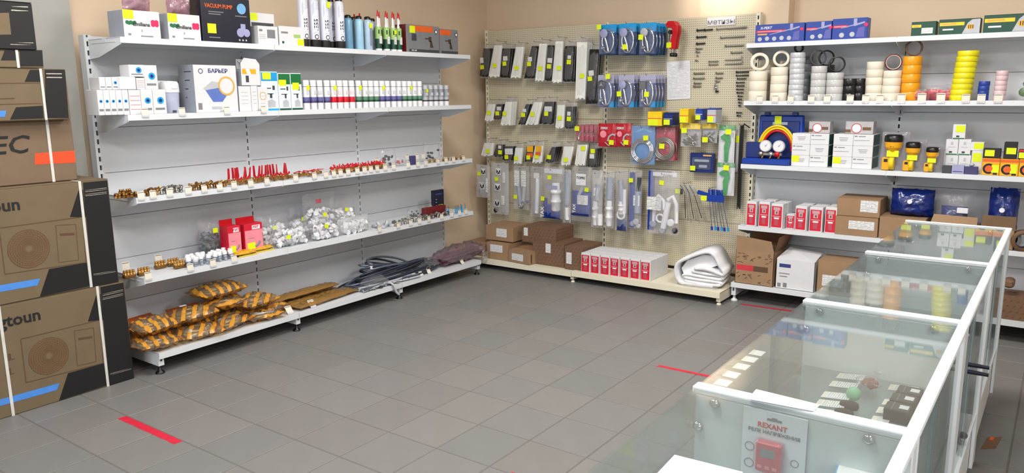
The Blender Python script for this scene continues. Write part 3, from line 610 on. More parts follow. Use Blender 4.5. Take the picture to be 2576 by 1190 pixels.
# hanging device card in the first case
t = thing('device_blister_card', 'white card with a red voltage relay hung inside the nearest glass case', 'packaged device', (-0.466, 1.628, 0.655), 0)
MB().bbox(-0.07, 0.07, -0.0012, 0.0012, 0, 0.232, 0.0005).obj('backing_card', mat('card_bluewhite', (0.86, 0.89, 0.92), 0.5, var=0.01), t)
MB().box(-0.016, 0.016, -0.0019, -0.0012, 0.211, 0.216).box(-0.006, 0.006, -0.0019, -0.0012, 0.216, 0.219).obj('hang_hole', 'grey', t)
lettering(t, 'REXANT', 0.017, -0.004, 0.197, -0.0017, 'redink', bold=0.01); lettering(t, 'РЕЛЕ НАПРЯЖЕНИЯ', 0.0115, 0.0, 0.182, -0.0017, 'greyink', bold=0.012)
dv = MB().bbox(-0.032, 0.022, -0.022, -0.0012, 0.095, 0.165, 0.003).obj('relay_body', mat('relay_red', (0.80, 0.22, 0.30), 0.4), t)
patch(dv, 'relay_screen', -0.022, 0.010, 0.132, 0.152, -0.0221, 'grey'); MB().box(-0.027, -0.017, -0.0229, -0.0221, 0.105, 0.112).box(-0.010, 0.0, -0.0229, -0.0221, 0.105, 0.112).box(0.006, 0.016, -0.0229, -0.0221, 0.105, 0.112).obj('relay_button', 'pink', dv)
MB().bbox(-0.036, 0.026, -0.026, -0.0012, 0.091, 0.169, 0.003).obj('blister', 'blister', t)
patch(t, 'price_sticker', -0.034, 0.016, 0.03, 0.075, -0.0013, 'yellow'); rr = MB()
for (x, z) in ((-0.052, 0.14), (-0.052, 0.10), (-0.052, 0.06)): ring_mb(rr, x, z, 0.011, 0.0095, -0.0013, n=16)
for (x, z) in ((0.048, 0.125), (0.048, 0.085)): ring_mb(rr, x, z, 0.009, 0.0075, -0.0013, n=16)
rr.obj('icon_print', 'greyink', t)
t = thing('blue_white_box', 'small blue and white box inside the nearest glass case', 'box', (floor_at(2158, 1178, SH+.115).x, floor_at(2158, 1178, SH+.115).y, SH+.0005), 0.1)
MB().bbox(-0.04, 0.04, -0.06, 0.06, 0, 0.115, 0.002).obj('box_body', 'lblue', t); patch(t, 'label', -0.036, 0.036, 0.05, 0.112, -0.0602, 'txt'); MB().box(-0.036, 0.036, -0.055, 0.055, 0.115, 0.1156).obj('top_label', 'txt', t)
# price cards and small stock on the glass shelf of the second case
def flat_card(u, v, w, l, label, m='pcard'):
    p = floor_at(u, v, SH+0.004); o = thing('price_card', label, 'price card', (p.x, p.y, SH+0.001), 0, 'price cards on the glass shelf')
    M = Matrix.Rotation(math.radians(-6), 4, 'Y')
    MB().box(0, l, -w/2, w/2, 0.001, 0.0016, M).obj('card', 'paper', o); MB().box(0.014, l-0.004, -w/2+0.004, w/2-0.004, 0.0017, 0.0020, M).obj('print', 'txt', o); MB().box(0.002, 0.012, -w/2+0.002, w/2-0.002, 0.0017, 0.0020, M).obj('header_strip', 'beige', o)
for i, (u, v) in enumerate([(2127, 926), (2108, 943), (2090, 963), (2070, 990), (2056, 1010), (2040, 1032)]):
    flat_card(u, v, 0.052, 0.078, '%s price card from the far end in the customer-side row on the glass shelf' % ORD[i+1])
flat_card(2258, 950, 0.052, 0.078, 'cream price card beside the staff rail, the one farther from the black boxes'); flat_card(2237, 972, 0.052, 0.078, 'cream price card beside the staff rail, next to the black boxes')
for i, (u, v) in enumerate([(2222, 1009), (2207, 1029), (2193, 1052)]):
    flat_card(u, v, 0.05, 0.045, 'white price label touching the %s black box from the far end' % ORD[i+1])
    p = floor_at(u+50, v+2, SH); t = thing('black_box', '%s black box from the far end on the glass shelf' % ORD[i+1], 'box', (p.x+0.012, p.y, SH+0.0005), 0, 'black boxes on the glass shelf')
    MB().bbox(-0.03, 0.035, -0.031, 0.031, 0, 0.04, 0.003).obj('box_body', 'softblack', t); MB().box(0.005, 0.028, -0.014, 0.014, 0.04, 0.0404).obj('print', 'txt', t); MB().box(-0.012, -0.0105, -0.031, 0.031, 0.04, 0.0404).obj('edge_line', 'greyink', t)
for i, (u, v) in enumerate([(1893, 884), (1874, 900), (1853, 918), (1828, 938), (1806, 958)]):
    p = floor_at(u, v, CT-.006); t = thing('price_card', '%s price card from the far end under the glass at the customer edge' % ORD[i+1], 'price card', (max(p.x, CX0+.012), p.y, CT-.0075), 0, 'price cards at the customer edge'); MB().box(-.004, .030, -.021, .021, -.0006, 0).obj('card', 'paper', t); MB().box(.006, .028, -.018, .018, 0, .0004).obj('print', 'txt', t); MB().box(-.003, .004, -.020, .020, 0, .0004).obj('header_strip', 'beige', t)
p = floor_at(2147, 992, SH+0.02); tag(MB().ball((0, 0, 0.021), 0.021, 18).obj('green_ball', mat('mint_green', (0.52, 0.76, 0.62), 0.5), None, (p.x, p.y, SH+0.0005)), 'mint green ball on the glass shelf of the display case', 'ball')
for u, v, lb in ((2136, 1021, 'dark felt pad on the glass shelf, the one beside the green ball'), (2123, 1041, 'dark felt pad on the glass shelf, the one partly behind the white bar')):
    p = floor_at(u, v, SH+0.01); tag(MB().lathe([(0.012, 0), (0.02, 0.001), (0.022, 0.008), (0.021, 0.018), (0.017, 0.021), (0.0, 0.022)], 16, Matrix.Diagonal((1.2, 0.8, 1, 1))).obj('felt_pad', mat('felt_dark', (0.20, 0.16, 0.16), 0.95), None, (p.x, p.y, SH+0.0005)), lb, 'felt pad')
def little_bag(u, v, label, cols, wz, seed, name='fittings_bag'):
    p = floor_at(u, v, SH+0.015); t = thing(name, label, 'bag of parts', (p.x, p.y, SH+0.001), 0.3)
    R = Matrix.Translation((0, -0.03, 0.018)) @ Matrix.Rotation(-math.pi/2, 4, 'X')
    m = MB(); r = random.Random(seed)
    for i in range(12): m.ball((r.uniform(-.022, .022), r.uniform(-.018, .018), 0.012+r.uniform(0, .01)), r.uniform(.007, .011), 8)
    m.obj('small_parts', cols, t)
    MB().pillow(wz, 0.062, 0.034, seed, 0.003, M=Matrix.Translation((0, -0.031, 0.019)) @ Matrix.Rotation(-math.pi/2, 4, 'X')).obj('clear_bag', 'clear', t)
little_bag(2185, 965, 'clear bag of reddish parts beside the green ball', mat('rust_red', (0.55, 0.27, 0.27), 0.5), 0.07, 3)
little_bag(2222, 935, 'clear bag of dark parts at the far end of the glass shelf', 'dgrey', 0.06, 4)
# stock on the staff side of the counter
p = on_x(2428, 1075, -0.205); t = thing('fittings_bag', 'crumpled clear bag behind the sliding glass door at the staff side', 'bag of parts', (-0.222, p.y, 0.2775), 0.2)
MB().pillow(0.08, 0.14, 0.045, 12, 0.008).obj('clear_bag', 'clear', t); MB().ball((0, 0, .03), .018, 8).ball((0.015, 0.0, .055), .014, 8).obj('small_parts', 'navy', t)
t = thing('card_scrap', 'brown card scrap poking out of the lower counter', 'scrap', (-0.172, 3.52, 0.12), -0.35); MB().prism([(0, 0), (0.055, 0.025), (0.075, 0.085), (0.02, 0.06)], 0, 0.004).obj('scrap_sheet', 'carddark', t); MB().prism([(0.03, 0.055), (0.045, 0.06), (0.05, 0.072), (0.035, 0.07)], -0.0006, 0).obj('print', 'orange', t)
# ------------------------------------------------------------------ stock on the side-wall shelving
def lplace(u0, u1, vt, z, xf):
    y0, y1 = y_at(u0, xf, z), y_at(u1, xf, z); yc = (y0+y1)/2
    return yc, y1-y0, z_at(vt, xf, yc)-z
def lthing(name, label, cat, u0, u1, vt, z, xf, d, group=None, rz=0.0):
    yc, w, h = lplace(u0, u1, vt, z, xf)
    return thing(name, label, cat, (xf-d/2, yc, z), RL+rz, group), w, h
def lbox(name, label, cat, u0, u1, vt, z, xf, d, m, group=None, part='box_body', b=0.002):
    t, w, h = lthing(name, label, cat, u0, u1, vt, z, xf, d, group)
    MB().bbox(-w/2, w/2, -d/2, d/2, 0, h, b).obj(part, m, t); return t, w, h
def fpatch(t, w, h, d, name, a0, a1, b0, b1, m, lay=0):
    """print given in fractions of the front face, from its lower near corner"""
    return patch(t, name, -w/2+a0*w, -w/2+a1*w, b0*h, b1*h, -d/2-0.0001-0.0005*lay, m)
Z1, Z2, Z3, Z4 = LZ
# --- top shelf
for i, (u0, u1, vt) in enumerate(((314, 406, 27), (426, 507, 36))):
    d = 0.16; t, w, h = lbox('heater_box', ['white box with green and pink print, first on the top shelf beside the cartons', 'white box with green and pink print, touching the black pump box'][i], 'box', u0, u1, vt, Z1, -4.235, d, 'wbox', 'white printed boxes')
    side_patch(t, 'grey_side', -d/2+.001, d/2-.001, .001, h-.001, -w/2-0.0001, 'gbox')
    g = MB(); r = random.Random(i); 
    for k in range(5): disc_mb(g, -w/2+w*(0.10+0.05*k), h*(0.55-0.02*(k % 2)), h*0.075, -d/2-0.0001-0.0001*k, 0.0004, 9)
    g.obj('green_blot', 'green', t)
    g = MB()
    for k in range(6): disc_mb(g, w*(0.30+0.05*(k % 3)), h*(0.52+0.06*(k//3)+0.03*(k % 2)), h*0.09, -d/2-0.0001-0.0001*k, 0.0004, 8)
    g.obj('pink_blot', 'magenta', t)
    lettering(t, 'Emiliana', h*0.20, -w*0.02, h*0.50, -d/2-0.0012, 'ink', bold=0.015); lettering(t, 'E', h*0.11, -w*0.02, h*0.27, -d/2-0.0012, 'greyink')
    fpatch(t, w, h, d, 'small_print', 0.1, 0.18, 0.08, 0.16, 'greyink'); fpatch(t, w, h, d, 'small_print', 0.44, 0.78, 0.05, 0.10, 'greyink')
    fpatch(t, w, h, d, 'price_sticker', 0.0, 0.28, 0.68, 1.0, 'yellow', 2)
    q, w2, h2 = lthing('pink_bag', ['crumpled pinkish plastic bag on the first white printed box', 'crumpled pinkish plastic bag on the second white printed box'][i], 'bag', u0+8, u1-18, vt-58, Z1+h, -4.25, 0.1, 'pink plastic bags')
    MB().pillow(w2*1.05, 0.13, 0.10, i+20, 0.022, freq=24).obj('bag_film', 'pinkfilm', q); MB().pillow(w2*0.8, 0.10, 0.075, i+25, 0.02, freq=30).obj('bag_content', mat('pinkish_cloth', (0.62, 0.42, 0.46), 0.6, var=0.3, scale=30), q)
d = 0.14; t, w, h = lbox('dark_box', 'small dark box half hidden behind the black pump box', 'box', 484, 511, 2, Z1, -4.40, d, 'dgrey'); fpatch(t, w, h, d, 'label', 0.2, 0.8, 0.3, 0.7, 'navy')
d = 0.20; t, w, h = lbox('vacuum_pump_box', 'large black vacuum pump box on the top shelf', 'box', 512, 634, -6, Z1, -4.225, d, 'navy')
lettering(t, 'VACUUM PUMP', h*0.125, -w*0.15, h*0.79, -d/2-0.001, 'orange', bold=0.018, sx=0.82)
for k in range(2): fpatch(t, w, h, d, 'small_print', 0.14, 0.44-0.06*k, 0.655-0.05*k, 0.675-0.05*k, 'greyink')
g = MB(); disc_mb(g, w*0.32, h*0.78, h*0.12, -d/2-.0001); g.obj('blue_picture', 'lblue', t); fpatch(t, w, h, d, 'small_print', 0.68, 0.92, 0.60, 0.62, 'greyink')
g = MB(); disc_mb(g, w*0.27, h*0.24, h*0.10, -d/2-.0001); disc_mb(g, w*0.40, h*0.24, h*0.09, -d/2-.0004); g.box(w*0.28, w*0.38, -d/2-.0009, -d/2-.0002, h*0.28, h*0.44); g.obj('pump_picture', 'lav', t)
for k in range(3): g = MB(); disc_mb(g, w*(0.24+0.07*k), h*0.07, h*0.022, -d/2-.0001); g.obj('icon_print', 'lgrey', t)
fpatch(t, w, h, d, 'price_sticker', 0.10, 0.27, 0.19, 0.40, 'yellow', 1); fpatch(t, w, h, d, 'small_print', 0.12, 0.34, 0.09, 0.11, 'greyink')
d = 0.12; t, w, h = lbox('grille_box', 'white and grey box with a yellow sticker beside the black pump box', 'box', 632, 694, 33, Z1, -4.30, d, 'wbox')
fpatch(t, w, h, d, 'grey_picture', 0.06, 0.96, 0.12, 0.70, 'dgrey'); fpatch(t, w, h, d, 'price_sticker', 0.03, 0.32, 0.76, 0.98, 'yellow')
d = 0.09; t, w, h = lbox('connector_box', 'small white box with a grey adapter picture, below the yellow-stickered box', 'box', 651, 701, 66, Z1, -4.21, d, 'wbox')
fpatch(t, w, h, d, 'adapter_picture', 0.45, 0.85, 0.35, 0.82, 'grey'); fpatch(t, w, h, d, 'small_print', 0.06, 0.22, 0.7, 0.82, 'greyink'); [fpatch(t, w, h, d, 'small_print', 0.06, 0.36, 0.5-0.1*k, 0.54-0.1*k, 'lgrey') for k in range(3)]
d = 0.09; t, w, h = lbox('bulb_box', 'small white box with a green picture beside the tall foam cans', 'box', 704, 766, 67, Z1, -4.21, d, 'wbox')
fpatch(t, w, h, d, 'green_picture', 0.58, 0.86, 0.42, 0.60, 'lgreen'); fpatch(t, w, h, d, 'green_mark', 0.10, 0.18, 0.10, 0.22, 'dgreen'); fpatch(t, w, h, d, 'price_sticker', 0.72, 0.98, 0.04, 0.36, 'yellow', 1); fpatch(t, w, h, d, 'small_print', 0.08, 0.35, 0.62, 0.72, 'greyink')
def vertical_word(t, s, size, r, z, m):
    """word running up a can, bent round it"""
    o = lettering(t, s, size, 0, 0, 0, m, bold=0.012); me = o.data; me2 = []
    for v in me.vertices:
        x, y = v.co.x*size, v.co.y*size; a = -math.pi/2 + y/r*1.0
        v.co = (r*1.012*math.cos(-math.pi/2 - y/r), r*1.012*math.sin(-math.pi/2 - y/r), z+x)
    o.matrix_local = Matrix.Identity(4)
foam_lb = ['tall white foam can, first of the row beside the small boxes', 'tall white foam can, second of the row', 'tall white foam can with a yellow sticker', 'tall white foam can standing behind the others', 'tall white foam can next to the blue cans']
foam0 = None
for i, (uc, xo) in enumerate(((766, -4.24), (793, -4.24), (819, -4.24), (836, -4.31), (857, -4.235))):
    y = y_at(uc, xo, Z1); r = 0.0345; h = 0.335
    if foam0 is None:
        t = foam0 = thing('foam_can', foam_lb[i], 'can', (xo, y, Z1), RL, 'tall white foam cans')
        MB().lathe([(r*0.96, 0), (r, 0.004), (r, 0.05)], 24).obj('black_base', 'softblack', t)
        MB().lathe([(r*1.001, 0.05), (r*1.001, h-0.035), (r*0.85, h-0.02), (r*0.6, h-0.012)], 24).obj('can_body', mat('foam_can_white', (0.86, 0.87, 0.93), 0.3, var=0.01), t)
        MB().lathe([(r*0.72, h-0.018), (r*0.72, h+0.004), (r*0.4, h+0.008), (r*0.4, h+0.018), (0, h+0.018)], 20).obj('black_cap', 'black', t)
        vertical_word(t, 'ONE55', 0.044, r, 0.118, 'ink')
        g = MB()
        for k in range(7):
            P = [(r*1.012*math.cos(a), r*1.012*math.sin(a), 0.215+0.011*k+0.04*math.sin((a+2.2)*1.6)) for a in [(-2.4+0.12*j) for j in range(14)]]
            g.tube(P, 0.0006, 4)
        g.obj('wave_lines', 'greyink', t)
    else: t = dup(foam0, (xo, y, Z1), RL+rnd.uniform(-.25, .25), foam_lb[i])
    if i == 2: patch(t, 'price_sticker', 0.0, 0.028, 0.265, 0.305, -r-0.002, 'yellow')
blue_lb = ['light blue can next to the white foam cans', 'light blue can at the back of the blue cans', 'pale blue can in the middle of the blue cans', 'pale grey-blue can with a yellow sticker', 'pale grey can beside the green cartridges']
for i, (uc, xo, c) in enumerate(((878, -4.25, (0.42, 0.60, 0.72)), (892, -4.33, (0.45, 0.62, 0.74)), (905, -4.25, (0.60, 0.78, 0.88)), (927, -4.24, (0.66, 0.76, 0.84)), (938, -4.32, (0.68, 0.74, 0.80)))):
    y = y_at(uc, xo, Z1); r = 0.031; h = 0.225
    t = thing('spray_can', blue_lb[i], 'can', (xo, y, Z1), RL, 'light blue spray cans')
    MB().lathe([(r*0.95, 0), (r, 0.004), (r, h-0.03), (r*0.8, h-0.012), (r*0.55, h-0.006)], 24).obj('can_body', mat('blue_can_%d' % i, c, 0.3), t)
    MB().lathe([(r*0.75, h-0.014), (r*0.75, h+0.006), (r*0.5, h+0.012), (0, h+0.012)], 18).obj('black_cap', 'black', t)
    p = MB().box(-0.003, 0.003, -0.006, 0.006, 0, 0.02).obj('red_trigger', 'redpl', t, (0.012, 0, h+0.012)) if i in (1, 2) else None
    if i >= 3: g = MB(); [g.box(-0.002+0.006*k, 0.001+0.006*k, -r-0.0012, -r-0.0004, 0.03, 0.17) for k in range(-1, 2)]; g.obj('small_print', 'greyink', t)
    if i == 3: patch(t, 'price_sticker', -0.014, 0.014, 0.155, 0.19, -r-0.002, 'yellow')
cart0 = None; k = 0
for row, xo in enumerate((-4.235, -4.30)):
    for i in range(4):
        uc = (953, 973, 990, 1004)[i]+row*4; y = y_at(uc, xo, Z1); k += 1
        lb = '%s green sealant cartridge from the blue cans, in the %s row' % (ORD[i+1], ('front', 'back')[row])
        if cart0 is None:
            t = cart0 = thing('sealant_cartridge', lb, 'sealant tube', (xo, y, Z1), RL, 'green sealant cartridges'); r = 0.0245
            MB().lathe([(r, 0), (r, 0.014)], 20).obj('base_ring', 'wpl', t); MB().lathe([(r, 0.014), (r, 0.085)], 20).obj('lower_print', 'dgreen', t); MB().lathe([(r, 0.085), (r, 0.168), (r*.9, 0.172)], 20).obj('upper_print', 'lgreen', t)
            MB().box(-0.013, 0.013, -r-0.001, -r+0.002, 0.05, 0.105).obj('label', 'txt', t); MB().box(-0.016, 0.016, -r*.9-0.001, -r*.7, 0.12, 0.15).obj('brand_print', 'dgreen', t)
            MB().lathe([(0.012, 0.17), (0.011, 0.185), (0.008, 0.19), (0.0065, 0.245)], 12).obj('nozzle', 'wpl', t); MB().lathe([(0.008, 0.245), (0.007, 0.255), (0.003, 0.29), (0, 0.292)], 10).obj('red_tip', 'redpl', t)
        else: t = dup(cart0, (xo, y, Z1), RL+rnd.uniform(-.3, .3), lb, rot=(rnd.uniform(-.03, .03), rnd.uniform(-.03, .03), RL))
        if row == 0 and i == 2: patch(t, 'price_sticker', -0.014, 0.012, 0.125, 0.155, -0.0275, 'yellow')
for i, (u0, u1, vt, xf) in enumerate(((1023, 1106, 64, -4.215), (1107, 1153, 74, -4.215))):
    d = 0.12; t, w, h = lbox('foam_gun_box', ['grey and orange foam gun box with a yellow sticker', 'grey and orange foam gun box at the shelf end towards the corner'][i], 'box', u0, u1, vt, Z1, xf, d, 'grey', 'foam gun boxes')
    side_patch(t, 'maroon_side', -d/2+.001, d/2-.001, .001, h-.001, -w/2-0.0001, 'maroon'); fpatch(t, w, h, d, 'orange_band', 0.12 if i == 0 else 0.02, 0.80 if i == 0 else 0.6, 0.76, 0.97, 'orange'); fpatch(t, w, h, d, 'base_band', 0.08, 0.98, 0.02, 0.12, 'dgrey')
    gx = w*0.22 if i == 0 else w*0.05; s = h
    g = MB(); g.box(gx-s*.30, gx, -d/2-.0008, -d/2-.0002, h*.50, h*.55).box(gx-s*.1, gx+s*.06, -d/2-.0009, -d/2-.0003, h*.42, h*.60).prism([(gx-s*.02, h*.2), (gx+s*.16, h*.2), (gx+s*.07, h*.45), (gx-s*.03, h*.45)], -d/2-.0009, -d/2-.0003)
    g.obj('gun_picture', mat('gun_brown', (0.27, 0.19, 0.16), 0.5), t); g = MB(); disc_mb(g, w*0.40, h*.80, h*.085, -d/2-.0001); g.obj('round_mark', 'ink', t); g = MB(); disc_mb(g, w*0.40, h*.80, h*.055, -d/2-.0008); g.obj('round_mark_centre', 'whiteink', t)
    if i == 0: fpatch(t, w, h, d, 'price_sticker', 0.10, 0.26, 0.70, 0.95, 'yellow', 2); fpatch(t, w, h, d, 'dark_picture', 0.16, 0.30, 0.42, 0.68, 'dgrey'); lettering(t, 'WK-100', h*0.08, -w*0.28, h*0.07, -d/2-.0012, 'whiteink')
# --- second shelf: boxes at the carton end
FX = -4.225; d = 0.07
def filter_box(lb, u0, u1, vt, z, xf, dd, circ, lines=False):
    t, w, h = lbox('filter_box', lb, 'box', u0, u1, vt, z, xf, dd, 'wbox', 'white filter boxes with blue discs')
    if circ: g = MB(); disc_mb(g, circ*w, h*0.55, min(w, h)*0.26, -dd/2-.0001, sx=1.0); g.obj('blue_disc', 'cyan', t); g = MB(); disc_mb(g, circ*w, h*0.55, min(w, h)*0.13, -dd/2-.0007); g.obj('disc_centre', 'dblue', t)
    if lines: [fpatch(t, w, h, dd, 'red_line', 0.08, 0.92, 0.2+0.18*k, 0.215+0.18*k, 'redink') for k in range(4)]
    else: fpatch(t, w, h, dd, 'dark_band', 0.12, 0.85, 0.16, 0.25, 'greyink')
    return t, w, h
hh = []
for i in range(5): t, w, h = filter_box('%s slim filter box from the post in the bottom row' % ORD[i+1], 250+15.6*i, 265+15.6*i, 226, Z2, FX, 0.12, 0.01); hh.append(h)
t, w, h = filter_box('white filter box with red text lines beside the slim boxes', 329, 358, 226, Z2, FX, 0.12, 0, True)
filter_box('white filter box with a blue disc, in the bottom row nearer the slim boxes', 359, 388, 225, Z2, FX, 0.12, 0.05); filter_box('white filter box with a blue disc, in the bottom row beside the jar', 389, 421, 225, Z2, FX, 0.12, 0.05)
zz = Z2+h+0.002
for i in range(3): filter_box('%s slim filter box from the post in the second row' % ORD[i+1], 252+16*i, 267+16*i, 194, zz, FX-0.02, 0.11, 0.01 if i == 2 else 0)
t, w, h = lbox('white_cube_box', 'blank white cube box on the filter boxes', 'box', 303, 343, 193, zz, FX, 0.10, 'paper')
filter_box('plain filter box behind the blank white cube, upper row', 345, 366, 196, zz, FX-0.01, 0.10, 0, True)
filter_box('tallest white filter box with a blue disc, on the second row', 367, 399, 164, zz, FX-0.01, 0.10, 0.05)
filter_box('white filter box with a blue disc lying on the blank cube', 326, 366, 163, zz+h+0.001, FX-0.015, 0.10, 0.1)
d = 0.10; lbox('grey_white_box', 'pale box between the filter boxes and the jar', 'box', 402, 424, 203, Z2, -4.36, d, 'wbox')
yc, w, h = lplace(425, 467, 203, Z2, FX-0.05); r = w/2; t = thing('filter_jug', 'small water filter jar with a white lid', 'jar', (FX-0.06-r, yc, Z2), RL)
MB().lathe([(r*0.82, 0), (r*0.86, 0.004), (r*0.98, h*0.66)], 24).obj('jar_body', mat('lavender_grey', (0.72, 0.74, 0.83), 0.35), t); MB().lathe([(r*1.03, h*0.64), (r*1.04, h*0.70), (r*1.0, h*0.90), (r*0.85, h*0.98), (0, h)], 24).obj('jar_lid', 'wpl', t); MB().bbox(-r*0.35, r*0.35, -r*1.12, -r*0.8, h*0.74, h*0.93, 0.004).obj('jar_spout', 'wpl', t); MB().box(-r*0.3, r*0.1, -r*0.93, -r*0.8, 0.004, 0.016).obj('dark_mark', 'dgrey', t)
d = 0.16; t, w, h = lbox('water_filter_box', 'large white water filter jug box with a gold ring, lettered БАРЬЕР', 'box', 495, 601, 164, Z2, FX, d, 'wbox')
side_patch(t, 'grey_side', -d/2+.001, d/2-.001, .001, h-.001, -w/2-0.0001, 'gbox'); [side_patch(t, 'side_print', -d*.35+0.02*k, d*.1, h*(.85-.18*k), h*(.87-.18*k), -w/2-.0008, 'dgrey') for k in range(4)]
lettering(t, 'БАРЬЕР', h*0.115, w*0.06, h*0.875, -d/2-.001, 'blueink', bold=0.02, sx=1.1); g = MB(); ring_mb(g, -w*0.34, h*0.87, h*0.055, h*0.04, -d/2-.0002, n=20); g.obj('brand_mark', 'blueink', t)
g = MB(); g.prism([(-w*.28, h*.50), (-w*.10, h*.22), (w*.12, h*.22), (w*.22, h*.34), (w*.10, h*.52)], -d/2-.0008, -d/2-.0002); g.obj('jug_picture', mat('jug_blue', (0.36, 0.46, 0.74), 0.4), t); g = MB(); g.prism([(-w*.32, h*.50), (-w*.26, h*.47), (w*.12, h*.53), (w*.10, h*.63), (-w*.10, h*.66)], -d/2-.0009, -d/2-.0003); g.obj('jug_lid_picture', 'lgrey', t)
g = MB(); disc_mb(g, w*0.24, h*0.56, h*0.17, -d/2-.0009, 0.0004, 32); g.obj('ring_centre', 'wbox', t); g = MB(); ring_mb(g, w*0.24, h*0.56, h*0.205, h*0.165, -d/2-.0012, n=36); g.obj('gold_ring', 'goldink', t)
fpatch(t, w, h, d, 'small_print', 0.05, 0.14, 0.06, 0.20, 'greyink'); fpatch(t, w, h, d, 'small_print', 0.36, 0.60, 0.06, 0.12, 'lgrey'); fpatch(t, w, h, d, 'small_print', 0.44, 0.62, 0.52, 0.545, 'goldink', 3) if False else None
# carton with a gabled top on small boxes
for i, (u0, u1, vt, lb) in enumerate(((604, 634, 217, 'white box under the gable-topped carton beside the large jug box'), (635, 651, 216, 'narrow white box under the gable-topped carton'), (652, 676, 218, 'white box with a printed circle beside the dispenser cards'))):
    d = 0.10; t, w, h = lbox('cartridge_box', lb, 'box', u0, u1, vt, Z2, FX, d, 'wbox', 'white cartridge boxes')
    [fpatch(t, w, h, d, 'small_print', 0.2, 0.75, 0.75-0.15*k, 0.77-0.15*k, 'lgrey') for k in range(4)]
    if i == 2: g = MB(); ring_mb(g, 0, h*.62, w*.34, w*.29, -d/2-.0002, n=20); g.obj('circle_print', 'goldink', t)
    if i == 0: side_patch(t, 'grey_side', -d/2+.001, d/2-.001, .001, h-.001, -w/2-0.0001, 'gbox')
zt = Z2+lplace(604, 634, 216, Z2, FX)[2]+0.002; d = 0.09; yc, w, h = lplace(609, 656, 146, zt, FX)
t = thing('gable_carton', 'white gable-topped carton with orange corners on small white boxes', 'box', (FX-d/2, yc, zt), RL)
MB().bbox(-w/2, w/2, -d/2, d/2, 0, h*0.62, 0.002).obj('box_body', 'wbox', t); MB().prism([(-w/2, h*.62), (w/2, h*.62), (w/2, h*.78), (w*.32, h*.96), (-w*.3, h), (-w/2, h*.8)], -d/2, -d/2+.003).box(-w/2, w/2, -.002, .002, h*.62, h*.95).add([(-w/2, -d/2, h*.8), (w/2, -d/2, h*.8), (w/2, 0, h*.95), (-w/2, 0, h*.95)], [(0, 1, 2, 3), (3, 2, 1, 0)]).obj('gable_top', 'wbox', t)
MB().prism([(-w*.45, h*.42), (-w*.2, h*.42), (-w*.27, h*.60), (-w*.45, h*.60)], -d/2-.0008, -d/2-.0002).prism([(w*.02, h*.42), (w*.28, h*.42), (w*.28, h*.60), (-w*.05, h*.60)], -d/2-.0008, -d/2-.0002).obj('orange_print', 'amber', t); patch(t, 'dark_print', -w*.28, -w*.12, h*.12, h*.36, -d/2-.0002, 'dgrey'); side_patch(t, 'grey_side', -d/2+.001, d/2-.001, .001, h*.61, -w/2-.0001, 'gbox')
# dispenser blister cards
for i, (u0, u1, vt, cc, bc) in enumerate(((661, 703, 180, 'cyan', 'cyan'), (704, 734, 184, 'green', 'dgreen'), (735, 762, 184, 'green', 'dgreen'))):
    d = 0.03; t, w, h = lthing('dispenser_pack', ['flat white dispenser pack with a blue top', 'flat white dispenser pack with a green top and sticker at its top', 'flat white dispenser pack with a green top beside the bottles'][i], 'packaged tap', u0, u1, vt, Z2, FX-0.01, d, 'dispenser packs')
    MB().bbox(-w/2, w/2, -d/2, d/2, 0, h, 0.002).obj('pack_body', mat('pack_bluewhite', (0.86, 0.91, 0.92), 0.35), t); fpatch(t, w, h, d, 'top_band', 0.03, 0.97, 0.76 if i == 0 else 0.70, 0.98, cc); fpatch(t, w, h, d, 'bottom_strip', 0.02, 0.98, 0.0, 0.05, bc)
    z = h*.5; MB().box(-w*.02, w*.12, -d/2-.0008, -d/2-.0002, h*.32, h*.44).box(-w*.35, w*.08, -d/2-.0008, -d/2-.0002, h*.56, h*.585).box(w*.16, w*.30, -d/2-.0008, -d/2-.0002, h*.53, h*.64).box(-w*.3, w*.2, -d/2-.0008, -d/2-.0002, h*.42, h*.44).obj('tap_picture', 'dgrey', t); MB().prism([(-w*.2, h*.08), (w*.3, h*.08), (w*.3, h*.22), (w*.1, h*.30), (-w*.2, h*.24)], -d/2-.0008, -d/2-.0002).obj('bottle_picture', 'lgrey', t)
    fpatch(t, w, h, d, 'price_sticker', (.1, .05, .15)[i], (.6, .65, .75)[i], (.80, .66, .55)[i], (.97, .82, .74)[i], 'yellow', 1)
